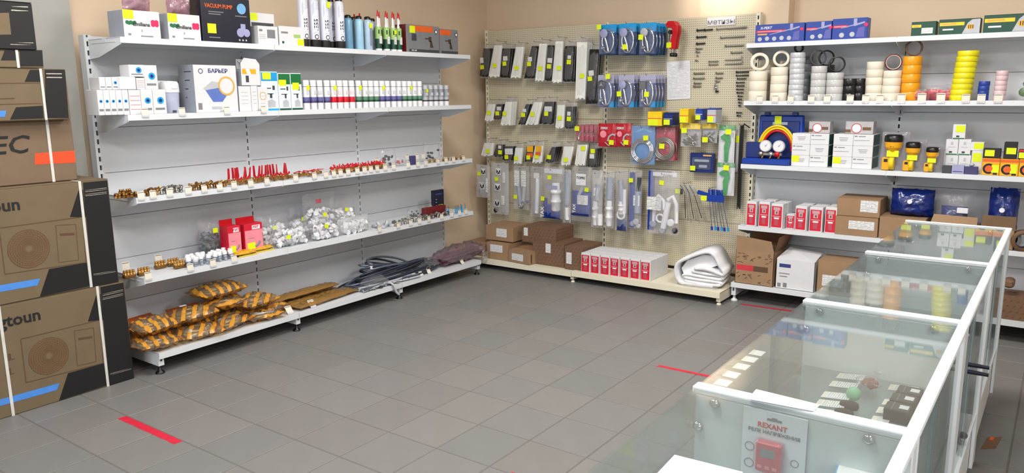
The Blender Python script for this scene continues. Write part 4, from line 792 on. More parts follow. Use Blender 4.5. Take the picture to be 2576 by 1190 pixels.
# rows of round tubes
tube_specs = []
for n, (u0, u1, cnt, kind) in enumerate(((766, 835, 4, 'purple'), (835, 897, 4, 'red'), (897, 915, 1, 'green'), (915, 957, 3, 'green'), (957, 1015, 4, 'purple'), (1015, 1066, 4, 'green'), (1067, 1134, 5, 'grey'))):
    for i in range(cnt): tube_specs.append((u0+(u1-u0)*(i+0.5)/cnt, kind, n, i))
proto = {}; kindn = {}; tubes = []
stick = {0, 4, 8, 12, 16, 20}
for n, (uc, kind, grp, i) in enumerate(tube_specs):
    xo = -4.248; y = y_at(uc, xo+0.02, Z2+0.1); r = 0.0232; h = 0.196 if kind != 'grey' else 0.165
    kindn[kind] = kindn.get(kind, 0)+1
    lb = '%s %s tube counted from the dispenser packs' % (ORD[kindn[kind]], {'purple': 'white and purple', 'red': 'white and red', 'green': 'white and green', 'grey': 'grey and black'}[kind])
    if kind not in proto:
        t = thing('sealant_tube', lb, 'sealant tube', (xo, y, Z2), RL, '%s sealant tubes' % kind); proto[kind] = t
        c1, c2 = {'purple': ('purple', 'dpurple'), 'red': ('red', 'redpl'), 'green': (mat('band_green', (0.35, 0.52, 0.42), 0.45), 'dgreen'), 'grey': ('lgrey', 'dgrey')}[kind]; b = 'wpl' if kind != 'grey' else 'grey'
        MB().lathe([(r*.93, 0), (r, 0.003), (r, h*.22)], 20).obj('tube_base', 'wpl', t); MB().lathe([(r*1.004, h*.22), (r*1.004, h*.29)], 20).obj('dark_band', c2, t); MB().lathe([(r*1.004, h*.29), (r*1.004, h*.42)], 20).obj('colour_band', c1, t)
        MB().lathe([(r, h*.42), (r, h*.78)], 20).obj('tube_body', 'wpl' if kind != 'grey' else 'gbox', t); MB().lathe([(r*.98, h*.78), (r*.96, h*.985), (r*.9, h), (0, h)], 20).obj('tube_cap', 'wpl' if kind != 'grey' else 'lgrey', t); MB().lathe([(r*1.003, h*.775), (r*1.003, h*.79)], 20).obj('cap_line', 'dgrey', t)
        MB().box(-r*.5, r*.5, -r-.0003, -r*.8, h*.50, h*.64).obj('label', print_mat('tube_print_%s' % kind, (0.93, 0.93, 0.94), {'purple': (.35, .35, .55), 'red': (.8, .2, .3), 'green': (.2, .4, .3), 'grey': (.2, .2, .2)}[kind], 1, 1, 30, .3), t); MB().ball((r*.25, -r*.9, h*.72), r*.16, 8, (1, .3, 1)).obj('mark', 'ink', t)
    else:
        t = proto[kind] if False else dup(proto[kind], (xo+rnd.uniform(-.004, .002), y, Z2), RL+rnd.uniform(-.5, .4), lb)
    tubes.append((t, h))
for n in (0, 4, 8, 12, 17, 20): t, h = tubes[n]; t.rotation_euler = (0, 0, RL); patch(t, 'price_sticker', -.013, .013, h*.66, h*.82, -.0254, 'yellow')
# price cards along the shelf fronts
cardM = MB().box(-0.0165, 0.0165, -0.0004, 0.0004, 0, 0.042).mesh('card', 'pcard'); cardH = MB().box(-0.0150, 0.0150, -0.0009, -0.0004, 0.036, 0.0385).mesh('header_rule', 'brownink')
clipM = MB().box(-0.017, 0.017, -0.0012, -0.0005, -0.003, 0.008).mesh('card_holder', 'blister')
def price_card(loc, rz, label, group, tilt=-0.12, s=1.0):
    t = thing('price_card', label, 'price card', loc, 0, group, rot=(tilt*(1), 0, rz)); t.scale = (s, s, s)
    share(cardM, t, (0, 0, 0), name='card'); share(cardH, t, (0, 0, 0), name='header_rule'); share(clipM, t, (0, 0, 0), name='card_holder'); return t
for us, z, word in (((366, 459, 572, 664), Z2, 'bottle shelf'), ((356, 386, 428, 475, 515, 554, 590, 632, 673, 745, 792, 821, 841, 858, 877, 900, 918, 934, 950, 970, 991, 1028, 1052, 1072, 1103, 1123, 1142, 1167), Z3, 'brass valve shelf'), ((374, 480, 537, 590, 956, 1003, 1034, 1056, 1080, 1112, 1137, 1157, 1173), Z4, 'pipe fitting shelf')):
    for i, u in enumerate(us):
        x = LXF+0.007; price_card((x, y_at(u, x, z), z-0.016), RL+rnd.uniform(-.08, .08), '%s price card from the carton end on the %s edge' % (ORD[i+1], word), 'price cards on the %s' % word, s=1.18)
for i, (u, x) in enumerate(((950, -4.36), (1026, -4.36), (1050, -4.33), (1066, -4.33))): price_card((x, y_at(u, x, Z3), Z3+0.022), RL, '%s raised price card from the carton end behind the brass valves' % ORD[i+1], 'raised price cards', s=1.25)
for i, (u, x) in enumerate(((320, -4.33), (402, -4.38), (1085, -4.33))): price_card((x, y_at(u, x, Z4), Z4+0.03), RL, ['raised price card behind the first brass manifold', 'raised price card behind the third brass manifold', 'raised price card beside the dark blue pack'][i], 'raised price cards', s=1.3)
for i, (u, v) in enumerate(((733, 800), (790, 780), (1046, 697), (1063, 694), (1082, 690), (1166, 662))):
    x = LXB-0.015; price_card((x, y_at(u, x, LB), LB+0.002), RL+rnd.uniform(-.2, .2), '%s price card from the carton end on the bottom shelf' % ORD[i+1], 'price cards on the bottom shelf', -0.7, 1.5 if i < 2 else 1.1)
# --- third shelf: brass fittings and valves
def nut_mb(r=0.011, h=0.012):
    m = MB(); P = [(r*math.cos(math.pi*k/3), r*math.sin(math.pi*k/3)) for k in range(6)]
    vs = [(x, y, 0) for x, y in P]+[(x, y, h) for x, y in P]+[(x*.6, y*.6, 0) for x, y in P]+[(x*.6, y*.6, h) for x, y in P]
    fs = []
    for i in range(6):
        j = (i+1) % 6; fs += [(i, j, 6+j, 6+i), (6+i, 6+j, 18+j, 18+i), (12+i, 18+i, 18+j, 12+j), (i, 12+i, 12+j, j)]
    m.add(vs, fs); m.lathe([(r*.62, h), (r*.75, h), (r*.75, h*1.9), (r*.55, h*1.9), (r*.55, h*.5)], 12, caps=False); return m
def elbow_mb(r=0.009, L=0.022):
    m = MB(); m.lathe([(r*1.25, 0), (r*1.25, .006), (r, .006), (r, L)], 12); m.tube([(0, 0, L*.6), (0, 0, L), (L*.35, 0, L*1.25), (L, 0, L*1.3)], r, 10); m.cyl((L*.9, 0, L*1.3), (L*1.25, 0, L*1.3), r*1.3, r*1.3, 6, smooth=False); return m
def fitting_pile(name, label, cat, group, mesh, spots, z, tilt=True, s=1.0):
    nr = {}
    for i, (x, y, dz, row, k) in enumerate(spots):
        o = bpy.data.objects.new(name, mesh); COL.objects.link(o); o.location = (x, y, z+dz); o.scale = (s, s, s)
        o.rotation_euler = (rnd.uniform(-.25, .25), rnd.uniform(-.25, .25), rnd.uniform(0, 6.28)) if tilt else (0, 0, RL+rnd.uniform(-.4, .4)); tag(o, '%s %s, %s row' % (ORD[k+1], label, ('front', 'second', 'third', 'top')[row]), cat, group)
def spots(u0, u1, n, rows, z, dx=0.024, x0=-4.225, dz=0.0, jit=0.004, row0=0):
    out = []
    for k in range(rows):
        for i in range(n):
            x = x0-k*dx+rnd.uniform(-jit, jit); out.append((x, y_at(u0+(u1-u0)*(i+.5)/n, x, z)+rnd.uniform(-jit, jit), 0.0045+dz, 3 if dz else k+row0, i))
    return out
nutB, nutD = nut_mb().mesh('brass_fitting', 'brass'), nut_mb(0.011, 0.013).mesh('brass_fitting', 'dbrass'); elbB = elbow_mb().mesh('brass_fitting', 'dbrass'); elbG = elbow_mb().mesh('grey_fitting', 'steel')
fitting_pile('brass_fitting', "hex brass fitting from the cartons in the brass heap", 'fitting', 'brass fittings by the cartons', nutD, spots(288, 345, 6, 3, Z3)+spots(300, 332, 4, 1, Z3, x0=-4.24, dz=.022), Z3)
fitting_pile('brass_elbow', "brass elbow from the cartons beside the brass heap", 'fitting', 'brass elbows by the cartons', elbB, spots(366, 400, 3, 2, Z3), Z3)
fitting_pile('steel_fitting', "grey steel elbow from the cartons on the valve shelf", 'fitting', 'steel elbows', elbG, spots(402, 462, 5, 2, Z3), Z3)
fitting_pile('brass_elbow', "brass elbow from the cartons before the red levers", 'fitting', 'brass elbows mid shelf', elbB, spots(482, 572, 7, 2, Z3), Z3)
fitting_pile('brass_fitting', "hex brass fitting from the cartons near the corner end", 'fitting', 'brass fittings by the corner', nutB, spots(1076, 1165, 8, 2, Z3), Z3)
def valve_mesh(kind):
    m = MB(); r = 0.0095
    m.lathe([(r*1.15, -.026), (r*1.15, -.014), (r*.95, -.012), (r*1.4, -.006), (r*1.5, 0), (r*1.4, .006), (r*.95, .012), (r*1.15, .014), (r*1.15, .026)], 10, Matrix.Translation((0, 0, .014)) @ Matrix.Rotation(math.pi/2, 4, 'X'))
    m.cyl((0, 0, .022), (0, 0, .034), .0045, .0045, 8); m.cur = 1
    if kind == 'lever': m.prism([(-.004, .033), (.006, .033), (.009, .045), (.0085, .10), (.003, .102), (-.001, .05)], -.0055, .0055)
    elif kind == 'butterfly': m.prism([(-.015, .050), (-.018, .038), (-.006, .032), (.006, .032), (.018, .038), (.015, .050), (.006, .040), (-.006, .040)], -.0045, .0045)
    else: m.box(-.006, .075, -.005, .005, .033, .038)
    return m.mesh('ball_valve', ['brass', 'redpl'])
vl, vb, vf = valve_mesh('lever'), valve_mesh('butterfly'), valve_mesh('flat')
def valve(mesh, x, u, z, rz, label, group, dz=0.002):
    o = bpy.data.objects.new('ball_valve', mesh); COL.objects.link(o); o.location = (x, y_at(u, x, z), z+dz); o.rotation_euler = (rnd.uniform(-.06, .06), rnd.uniform(-.12, .12), rz); tag(o, label, 'valve', group)
for i, u in enumerate((576, 588, 594, 600, 612, 619, 626, 641, 650, 657, 668, 675, 683, 690, 697, 714, 722)):
    valve(vl, -4.30-(i % 2)*.03, u, Z3, rnd.uniform(-.5, .5)+RL, '%s brass valve with upright red lever from the carton end' % ORD[i+1], 'valves with upright red levers', .002)
for i, u in enumerate((604, 620, 646, 660, 690, 705, 712, 725)): valve(vb, -4.235-(i % 2)*.02, u, Z3, RL+rnd.uniform(-.5, .5), '%s red-gripped brass valve from the cartons before the upright levers' % ORD[i+1], 'valves before the levers')
for i, u in enumerate((742, 752, 764, 776, 788, 800)): valve(vf, -4.25-(i % 3)*.035, u, Z3, rnd.uniform(.6, 2.0), '%s brass valve lying with a flat red lever from the carton end' % ORD[i+1], 'valves with flat red levers', .002)
k = 0
for row in range(3):
    for i in range(11):
        u = 836+12.2*i+row*3; k += 1; valve(vb, -4.235-row*.045, u, Z3, RL+rnd.uniform(-1.3, 1.3), '%s red butterfly valve from the cartons in the %s dense row' % (ORD[i+1], ('front', 'middle', 'rear')[row]), 'valves with butterfly grips', .002+.004*(row == 2))
def clear_lump(name, label, u0, u1, vt, z, xf, dd, inner, im, seed, n=10, r=0.012, bagm='clear', group=None, cat='bag of parts'):
    t, w, h = lthing(name, label, cat, u0, u1, vt, z, xf, dd, group); rr = random.Random(seed); m = MB()
    for i in range(n):
        c = (rr.uniform(-.36, .36)*w, rr.uniform(-.25, .25)*dd, rr.uniform(.12, .62)*h)
        if inner == 'ball': m.ball(c, r*rr.uniform(.7, 1.2), 8, (1, 1, .8))
        else:
            ax = Vector((rr.uniform(-1, 1), rr.uniform(-1, 1), rr.uniform(-.6, .6))).normalized(); a, b = Vector(c)-ax*r*1.1, Vector(c)+ax*r*1.1
            a.z = max(a.z, r); b.z = max(b.z, r); m.cyl(a, b, r, r, 10, caps=False); m.cyl(a, b, r*.72, r*.72, 10, caps=False); m.cyl(a, a+(b-a)*.25, r*1.18, r*1.18, 10)
    p = m.obj('small_parts', im, t); p['kind'] = 'stuff'
    MB().pillow(w*1.04, h, dd, seed, 0.010, sag=.5).obj('clear_bag', bagm, t); return t, w, h
clear_lump('small_parts_bag', 'clear bag of dark green parts behind the price cards, towards the corner', 966, 1002, 376, Z3, -4.30, .06, 'ball', mat('dark_teal', (.12, .20, .18), .4), 5)
clear_lump('small_parts_bag', 'clear bag of small red parts behind the price cards', 1003, 1026, 393, Z3, -4.24, .05, 'ball', 'redpl', 6, 8, .008)
clear_lump('small_parts_bag', 'tall clear bag with black parts at the shelf end towards the corner', 1074, 1112, 358, Z3, -4.33, .06, 'ball', 'black', 7, 8, .014)
t, w, h = lbox('small_dark_box', 'tiny dark purple box between price cards towards the corner', 'box', 1036, 1047, 392, Z3, -4.235, .03, 'dpurple')
# --- fourth shelf
def manifold(u, v, label):
    x = -4.27-(0.0 if v > 660 else .09); y = y_at(u, x, Z4); t = thing('brass_manifold', label, 'fitting', (x, y, Z4), RL, 'brass manifolds')
    MB().bbox(-.035, .035, -.016, .016, .004, .024, .004).obj('manifold_body', 'dbrass', t)
    for i in range(4):
        for j in (0, 1): MB().lathe([(.007, 0), (.007, .008), (.005, .009), (.006, .012), (.005, .014), (.006, .017), (.005, .019), (.004, .027)], 10).obj('spigot', 'brass', t, (-.026+.0175*i, -.007+.014*j, .023))
manifold(326, 680, 'brass multi-port manifold beside the carton stack'); manifold(362, 675, 'brass multi-port manifold, second from the carton stack'); manifold(404, 655, 'brass multi-port manifold set back by the shelf panel'); manifold(436, 655, 'brass multi-port manifold beside the white-capped fittings, set back'); manifold(452, 676, 'brass multi-port manifold beside the white-capped fittings, near the edge')
capf = MB(); capf.lathe([(.010, 0), (.010, .018), (.013, .019), (.013, .026), (.009, .027), (.009, .034)], 12); capf.cur = 1; capf.lathe([(.0145, .033), (.0155, .036), (.0155, .056), (.012, .060), (0, .060)], 14); capm = capf.mesh('capped_fitting', ['gpl', 'wpl'])
fitting_pile('capped_fitting', "white-capped grey fitting from the cartons before the clip bag", 'fitting', 'white-capped fittings', capm, spots(470, 592, 8, 1, Z4, x0=-4.235)+spots(462, 585, 8, 2, Z4, .045, -4.275, row0=1), Z4, True)
t, w, h = clear_lump('clip_bag', 'clear bag of grey clips behind the white-capped fittings', 516, 572, 550, Z4, -4.36, .10, 'tube', mat('clip_grey', (.40, .43, .45), .5), 11, 60, .011); patch(t, 'price_sticker', -.012, .022, h*.64, h*.76, -.055, 'yellow')
for i, (u0, u1, vt) in enumerate(((572, 610, 545), (613, 664, 538))):
    d = .09; t, w, h = lbox('pipe_clip_box', ['red and pink hanging box beside the clip bag', 'red and pink hanging box beside the white fitting bags'][i], 'box', u0+6, u1, vt+24, Z4, -4.285, d, 'red', 'red and pink boxes')
    MB().box(-w/2, w/2, d/2-.004, d/2, h, h*1.18).obj('hanging_tab', 'redpl', t); fpatch(t, w, h, d, 'pink_panel', .02, .98, .03, .78, 'pink'); fpatch(t, w, h, d, 'white_mark', .42, .86, .80, .94, 'whiteink'); lettering(t, 'ХИТ', h*.12, w*.12, h*.87, -d/2-.0009, 'redink', bold=.03)
    g = MB(); g.tube([(w*.05, -d/2-.001, h*.22), (w*.2, -d/2-.001, h*.27), (w*.3, -d/2-.001, h*.37)], w*.05, 8); g.obj('clip_picture', 'grey', t); fpatch(t, w, h, d, 'small_print', .2, .5, .50, .52, 'greyink', 1); fpatch(t, w, h, d, 'price_sticker', .12, .55, .14, .36, 'yellow', 2)
for i, (u0, u1, x) in enumerate(((598, 648, -4.235), (640, 692, -4.27))):
    yc, w, h = lplace(u0, u1, 640, Z4, x); t = thing('yellow_parts_bag', ['flat yellow bag of gold parts at the shelf edge before the red boxes', 'flat yellow bag of gold parts beside the white fitting bags'][i], 'bag of parts', (x-.04, yc, Z4), RL, 'yellow parts bags')
    MB().pillow(w, .085, .034, 40+i, .008, M=Matrix.Translation((0, -.042, .018)) @ Matrix.Rotation(-math.pi/2, 4, 'X')).obj('bag_film', mat('yellow_gold_bag', (.86, .66, .18), .25, .2, var=.3, scale=60), t); MB().bbox(-w*.45, w*.45, -.045, -.04, .0005, .008, .002).obj('bag_edge', 'yel', t)
pvc = [(660, 738, 542, -4.33, 21, .10, 50, 'clear bag of white pipe fittings beside the red boxes, rear'), (695, 790, 560, -4.235, 22, .10, 70, 'big clear bag of white pipe fittings at the shelf edge'), (735, 795, 520, -4.405, 23, .07, 40, 'clear bag of white fittings leaning on the back panel'), (780, 858, 486, -4.31, 24, .11, 80, 'tallest clear bag of white fittings with a red tag'), (792, 868, 545, -4.23, 25, .09, 55, 'clear bag of white fittings with a slanted yellow sticker, at the edge'), (845, 902, 492, -4.36, 26, .10, 60, 'clear bag of white fittings in the middle rear of the shelf'), (862, 936, 545, -4.24, 27, .09, 60, 'milky bag of white fittings, last of the bags towards the corner')]
stx = {0: (-.02, .62), 1: (-.055, .45), 2: (.0, .62), 3: (.0, .52), 4: (-.03, .62), 5: (.0, .62)}
for i, (u0, u1, vt, xf, sd, dd, n, lb) in enumerate(pvc):
    t, w, h = clear_lump('pipe_fittings_bag', lb, u0, u1, vt, Z4, xf, dd, 'tube', 'wpl', sd, n, .0155, 'clear' if i < 6 else 'bagw', 'bags of white pipe fittings')
    if i in stx: a, b = stx[i]; MB().box(-.017, .017, -.0006, .0006, -.013, .013).obj('price_sticker', 'yellow', t, (a, -dd/2-.004, b*h), (0, .15*(i % 3-1), 0))
    if i == 3: MB().pillow(.05, .03, .01, 4, .002).obj('red_tag', 'redink', t, (-.03, -.03, h*.78))
rollm = MB().lathe([(.012, 0), (.026, 0), (.028, .003), (.028, .017), (.026, .02), (.012, .02), (.012, 0)], 20, caps=False)
for i, (u, x, rx) in enumerate(((944, -4.33, 0), (950, -4.26, 1.1), (962, -4.25, 0), (972, -4.29, 0), (975, -4.235, 1.2), (985, -4.25, .1))):
    t = thing('joint_roll', '%s small grey roll from the milky bag' % ORD[i+1], 'roll', (x, y_at(u, x, Z4), Z4+(.028 if rx > .5 else .002)), 0, 'small grey rolls', rot=(rx, 0, RL+i)); MB().lathe([(.012, 0), (.026, 0), (.028, .003), (.028, .017), (.026, .02), (.012, .02), (.012, 0)], 20, caps=False).obj('roll_body', 'lgrey', t); MB().lathe([(.0122, .0005), (.0122, .0195)], 16, caps=False).obj('roll_core', 'dgrey', t)
fitting_pile('steel_fitting', "small steel elbow from the cartons near the shelf's corner end", 'fitting', 'steel elbows by the corner', elbG, spots(990, 1130, 12, 2, Z4), Z4)
clear_lump('small_parts_bag', 'clear bag of dark parts behind the cards on the fitting shelf', 1033, 1075, 520, Z4, -4.34, .06, 'ball', 'dgrey', 8, 12, .010)
d = .03; t, w, h = lbox('blue_blister_pack', 'dark blue pack with a yellow sticker standing at the fitting shelf end', 'packaged tool', 1092, 1118, 478, Z4, -4.33, d, 'navy'); fpatch(t, w, h, d, 'title_print', .18, .8, .80, .87, 'blueink'); [fpatch(t, w, h, d, 'small_print', .2, .3, .25+.12*k, .28+.12*k, 'lav') for k in range(4)]; fpatch(t, w, h, d, 'price_sticker', .42, .86, .1, .4, 'yellow', 1)
t, w, h = lbox('maroon_box', 'flat maroon box below the dark blue pack', 'box', 1072, 1122, 520, Z4, -4.27, .05, 'maroon')
penm = MB(); penm.cyl((0, 0, 0), (0, 0, .05), .005, .0045, 10); penm.cur = 1; penm.cyl((0, 0, .05), (0, 0, .072), .0025, .001, 8)
pm_ = penm.mesh('glass_cutter', ['cyan', 'dsteel'])
for i, u in enumerate((1124, 1129, 1146, 1150, 1154, 1160, 1163, 1170)): o = bpy.data.objects.new('cutter_tool', pm_); COL.objects.link(o); x = -4.23-(i % 2)*.02; o.location = (x, y_at(u, x, Z4), Z4+.0005); o.rotation_euler = (rnd.uniform(-.06, .06), rnd.uniform(-.06, .06), 0); tag(o, '%s small blue pointed tool from the dark blue pack' % ORD[i+1], 'tool', 'blue pointed tools')
# --- bottom shelf of the side wall: bagged hoses
def stripe_film(ang):
    m = film('gold_striped_film_%d' % int(ang*100), (0.95, 0.86, 0.72), 0.88, 0.03); nt = m.node_tree
    tc = nt.nodes.new('ShaderNodeTexCoord'); mp = nt.nodes.new('ShaderNodeMapping'); mp.inputs['Rotation'].default_value = (0, 0, ang); mp.inputs['Scale'].default_value = (26, 26, 26)
    wv = nt.nodes.new('ShaderNodeTexWave'); wv.inputs['Scale'].default_value = 0.20; wv.inputs['Distortion'].default_value = 0.6; nt.links.new(tc.outputs['Object'], mp.inputs[0]); nt.links.new(mp.outputs[0], wv.inputs['Vector'])
    gt = nt.nodes.new('ShaderNodeMath'); gt.operation = 'GREATER_THAN'; gt.inputs[1].default_value = 0.66; nt.links.new(wv.outputs['Fac'], gt.inputs[0])
    df = nt.nodes.new('ShaderNodeBsdfPrincipled'); df.inputs['Base Color'].default_value = lin((0.80, 0.56, 0.20)); df.inputs['Roughness'].default_value = 0.3
    out = [n for n in nt.nodes if n.type == 'OUTPUT_MATERIAL'][0]; src = out.inputs[0].links[0].from_socket
    mx = nt.nodes.new('ShaderNodeMixShader'); nt.links.new(gt.outputs[0], mx.inputs[0]); nt.links.new(src, mx.inputs[1]); nt.links.new(df.outputs[0], mx.inputs[2]); nt.links.new(mx.outputs[0], out.inputs[0]); return m
SFS = [stripe_film(a) for a in (0.15, 0.55, 0.95, 1.35)]; orangef = film('orange_film', (0.72, 0.34, 0.12), 0.30, 0.08)
def hose_bag(x, y, z, rz, w, l, th, tx, ty, label, seed, red=False):
    t = thing('hose_bag', label, 'bag of hose', (x, y, z), 0, 'gold striped hose bags', rot=(tx, ty, rz)); m = MB(); r = random.Random(seed)
    for k in range(4):
        a, b = w*.36-.008*k, l*.36-.008*k; P = [(a*math.cos(s), b*math.sin(s), th*.52+.014*(k % 2)+.004*math.sin(3*s+k)) for s in [2*math.pi*i/26 for i in range(26)]]
        m.tube(P, .0085, 8, True)
    m.obj('coiled_hose', mat('pale_hose', (0.70, 0.70, 0.70), 0.3, 0.4, var=0.15, scale=150), t)
    MB().lathe([(.009, 0), (.009, .022), (.006, .024), (.006, .03)], 8, Matrix.Translation((w*.12, -l*.36, th*.4)) @ Matrix.Rotation(math.pi/2, 4, 'Y')).obj('hose_nut', 'steel', t)
    MB().pillow(w*1.12, l*1.12, th*1.05, seed, .022, 18, 18, p=1.7, sag=0, freq=17, M=Matrix.Translation((0, -l*.56, th*.5)) @ Matrix.Rotation(-math.pi/2, 4, 'X')).obj('striped_bag', SFS[seed % 4], t)
    if red: MB().pillow(w*.8, l*.30, .012, seed+3, .008, M=Matrix.Translation((0, l*.38, th*.55)) @ Matrix.Rotation(-math.pi/2+.5, 4, 'X')).obj('bag_fold', orangef, t)
def ly(u, x, z=0.2): return y_at(u, x, z)
B = LB+.002
hb = [(388, -4.215, 0, .1, .25, .19, .07, .0, .05, 'gold striped hose bag at the shelf corner beside the carton, lowest', 0), (498, -4.205, 0, -.15, .25, .17, .065, .05, -.05, 'gold striped hose bag, second from the cartons at the shelf edge', 0), (580, -4.21, 0, .2, .22, .17, .06, .0, .06, 'gold striped hose bag, third from the cartons at the shelf edge', 0), (660, -4.205, 0, -.1, .24, .17, .05, 0, 0, 'gold striped hose bag hanging over the edge before the price cards', 0),
      (372, -4.40, 0, .0, .26, .22, .09, 0, 0, 'gold striped hose bag by the back panel, nearest the cartons', 1), (480, -4.40, 0, .3, .26, .22, .09, 0, 0, 'gold striped hose bag by the back panel, second from the cartons', 1), (570, -4.39, 0, .1, .25, .2, .08, 0, 0, 'gold striped hose bag under the topmost bag', 0), (668, -4.36, 0, -.2, .25, .2, .075, 0, .0, 'gold striped hose bag by the back panel beside the flat gold bags', 0),
      (385, -4.26, .073, .2, .25, .2, .085, .06, .24, 'gold striped hose bag with an orange fold, stacked beside the carton', 1), (484, -4.27, .073, -.1, .25, .2, .085, -.05, .26, 'gold striped hose bag carrying a white tag, in the second layer', 1), (640, -4.26, .066, .15, .25, .2, .08, -.04, .20, 'gold striped hose bag with a grey coil, above the shelf edge', 0), (565, -4.31, .09, -.1, .26, .19, .08, .0, .15, 'gold striped hose bag in the second layer under the topmost bag', 0), (548, -4.33, .17, .1, .30, .20, .09, 0, .2, 'topmost gold striped hose bag of the heap', 0)]
for i, (u, x, dz, rz, w, l, th, tx, ty, lb, rd) in enumerate(hb):
    x += .035 if x < -4.35 else .0; hose_bag(x, ly(u, x, B+dz), B+dz+abs(ty)*.04+.008, RL+rz, w, l, th, tx+.05*math.sin(i*2.1), .05*math.cos(i*1.7), lb, 60+i, rd)
o = [ob for ob in COL.objects if ob.get('label', '').startswith('gold striped hose bag carrying')][0]; MB().box(-.02, .02, -.014, .014, .0, .001).obj('white_tag', 'paper', o, (-.03, .03, .098))
# long flat gold bags
for i, (u0, u1, x, dz, lb) in enumerate(((640, 852, -4.36, 0, 'long flat gold bag of straight hoses along the back panel'), (690, 885, -4.27, 0, 'long flat gold bag of straight hoses in the middle of the shelf'), (668, 850, -4.33, .045, 'long flat gold bag of straight hoses lying on the others'), (735, 898, -4.21, 0, 'long flat gold bag of straight hoses at the shelf edge'))):
    y0, y1 = ly(u0, x, B), ly(u1, x, B); L = y1-y0; t = thing('flat_hose_bag', lb, 'bag of hose', (x, (y0+y1)/2, B+dz), RL+.05*(i-1), 'flat gold hose bags'); m = MB(); r = random.Random(i)
    for k in range(6): m.tube([(-L*.46+L*.92*s/8, -.03+.012*k+.006*math.sin(s+k), .014+.004*(k % 2)) for s in range(9)], .0065, 7)
    m.obj('straight_hose', mat('brown_hose', (.50, .36, .18), .4, .2, var=.3, scale=80), t)
    MB().pillow(L, .11, .042, 80+i, .010, 26, 8, freq=22, M=Matrix.Translation((0, -.055, .021)) @ Matrix.Rotation(-math.pi/2, 4, 'X')).obj('gold_bag', film('gold_film_flat', (.84, .66, .36), .60, .06), t)
    MB().cyl((L*.40, -.02, .018), (L*.46, -.02, .018), .009, .009, 6).cyl((-L*.1, .03, .022), (-L*.1+.03, .032, .022), .008, .008, 6).obj('hose_nut', 'steel', t)
# braided hose bundle
yc = ly(985, -4.30, .2); t = thing('hose_bundle', 'bundle of dark blue-grey braided hoses coiled on the bottom shelf', 'hose bundle', (-4.29, yc, B), RL); r = random.Random(5)
for k in range(19):
    a, b = .50-.016*k+r.uniform(-.03, .03), .140-.0042*k+r.uniform(-.01, .01); cx_, cy_ = r.uniform(-.05, .05), r.uniform(-.01, .03); P = []
    for i in range(30):
        s = 2*math.pi*i/30; P.append((cx_+a*math.cos(s), cy_+b*math.sin(s), .014+.0098*k*(.62+.38*math.sin(s*1.0+k*.3))+.010*math.sin(2*s+k)*.5))
    P = [(p[0], p[1], max(p[2], .010)) for p in P]; MB().tube(P, .0085, 8, True).obj('hose', 'dhose' if k % 3 else 'hose', t)
for k in range(7):
    a = .30+.03*k; P = [(-.46+.12*s, -.10-.008*k+.02*math.sin(s+k), .012+.006*(k % 3)) for s in range(6)]; MB().tube(P, .008, 8).obj('hose', 'hose' if k % 2 else 'lgrey', t)
for k in range(8): MB().cyl((-.42+.06*k, -.135-.01*(k % 3), .014), (-.40+.06*k, -.15-.01*(k % 3), .012), .0095, .0095, 6, smooth=False).obj('hose_nut', 'chrome' if k % 2 else 'dsteel', t)
MB().tube([(-.20, -.13, .02), (-.19, -.168, .024), (-.18, -.19, .005), (-.165, -.195, -.05), (-.14, -.20, -.075)], .009, 8).obj('hanging_hose', 'lgrey', t)
MB().pillow(.22, .12, .10, 91, .014, M=Matrix.Translation((-.30, -.16, .045)) @ Matrix.Rotation(-math.pi/2, 4, 'X')).obj('loose_film', 'clear', t)
MB().bbox(-.28, -.255, -.05, -.02, .13, .155, .003).obj('white_tag', 'paper', t)
t, w, h = lthing('clear_fitting_bag', 'clear bag with chrome fittings beside the hose bundle', 'bag of parts', 1060, 1112, 655, LB, -4.19, .12); MB().pillow(w, .16, .09, 33, .02, M=Matrix.Translation((0, -.06, .05)) @ Matrix.Rotation(-math.pi/2, 4, 'X')).obj('clear_bag', 'clear', t); m = MB(); [m.cyl((-.06+.03*k, -.03+.03*(k % 2), .02), (-.045+.03*k, -.02+.03*(k % 2), .035), .012, .012, 8) for k in range(5)]; m.obj('chrome_fittings', 'chrome', t)
y0, y1 = ly(1085, -4.30, .2), ly(1222, -4.18, .2); t = thing('purple_hose_bag', 'long bag of purplish foil-wrapped hoses at the corner end of the shelf', 'bag of hose', (-4.25, (y0+y1)/2, B+.01), RL+.06); L = y1-y0; m = MB()
for k in range(7): m.tube([(-L*.45+L*.9*s/9, -.05+.016*k+.012*math.sin(s*.9+k), .02+.026*(k % 3)) for s in range(10)], .014, 8)
m.obj('foil_hose', mat('purple_foil', (.50, .30, .38), .28, .3, var=.55, scale=70), t); MB().pillow(L*1.02, .20, .15, 95, .03, 22, 10, freq=20, M=Matrix.Translation((0, -.10, .068)) @ Matrix.Rotation(-math.pi/2, 4, 'X')).obj('clear_bag', film('mauve_film', (.86, .78, .82), .84, .05), t)
MB().pillow(.09, .10, .05, 96, .014).obj('bag_tail', 'clear', t, (L*.545, -.06, -.075)); MB().ball((L*.5, -.05, .03), .014, 8).ball((L*.51, -.03, .02), .012, 8).obj('chrome_nut', 'chrome', t)
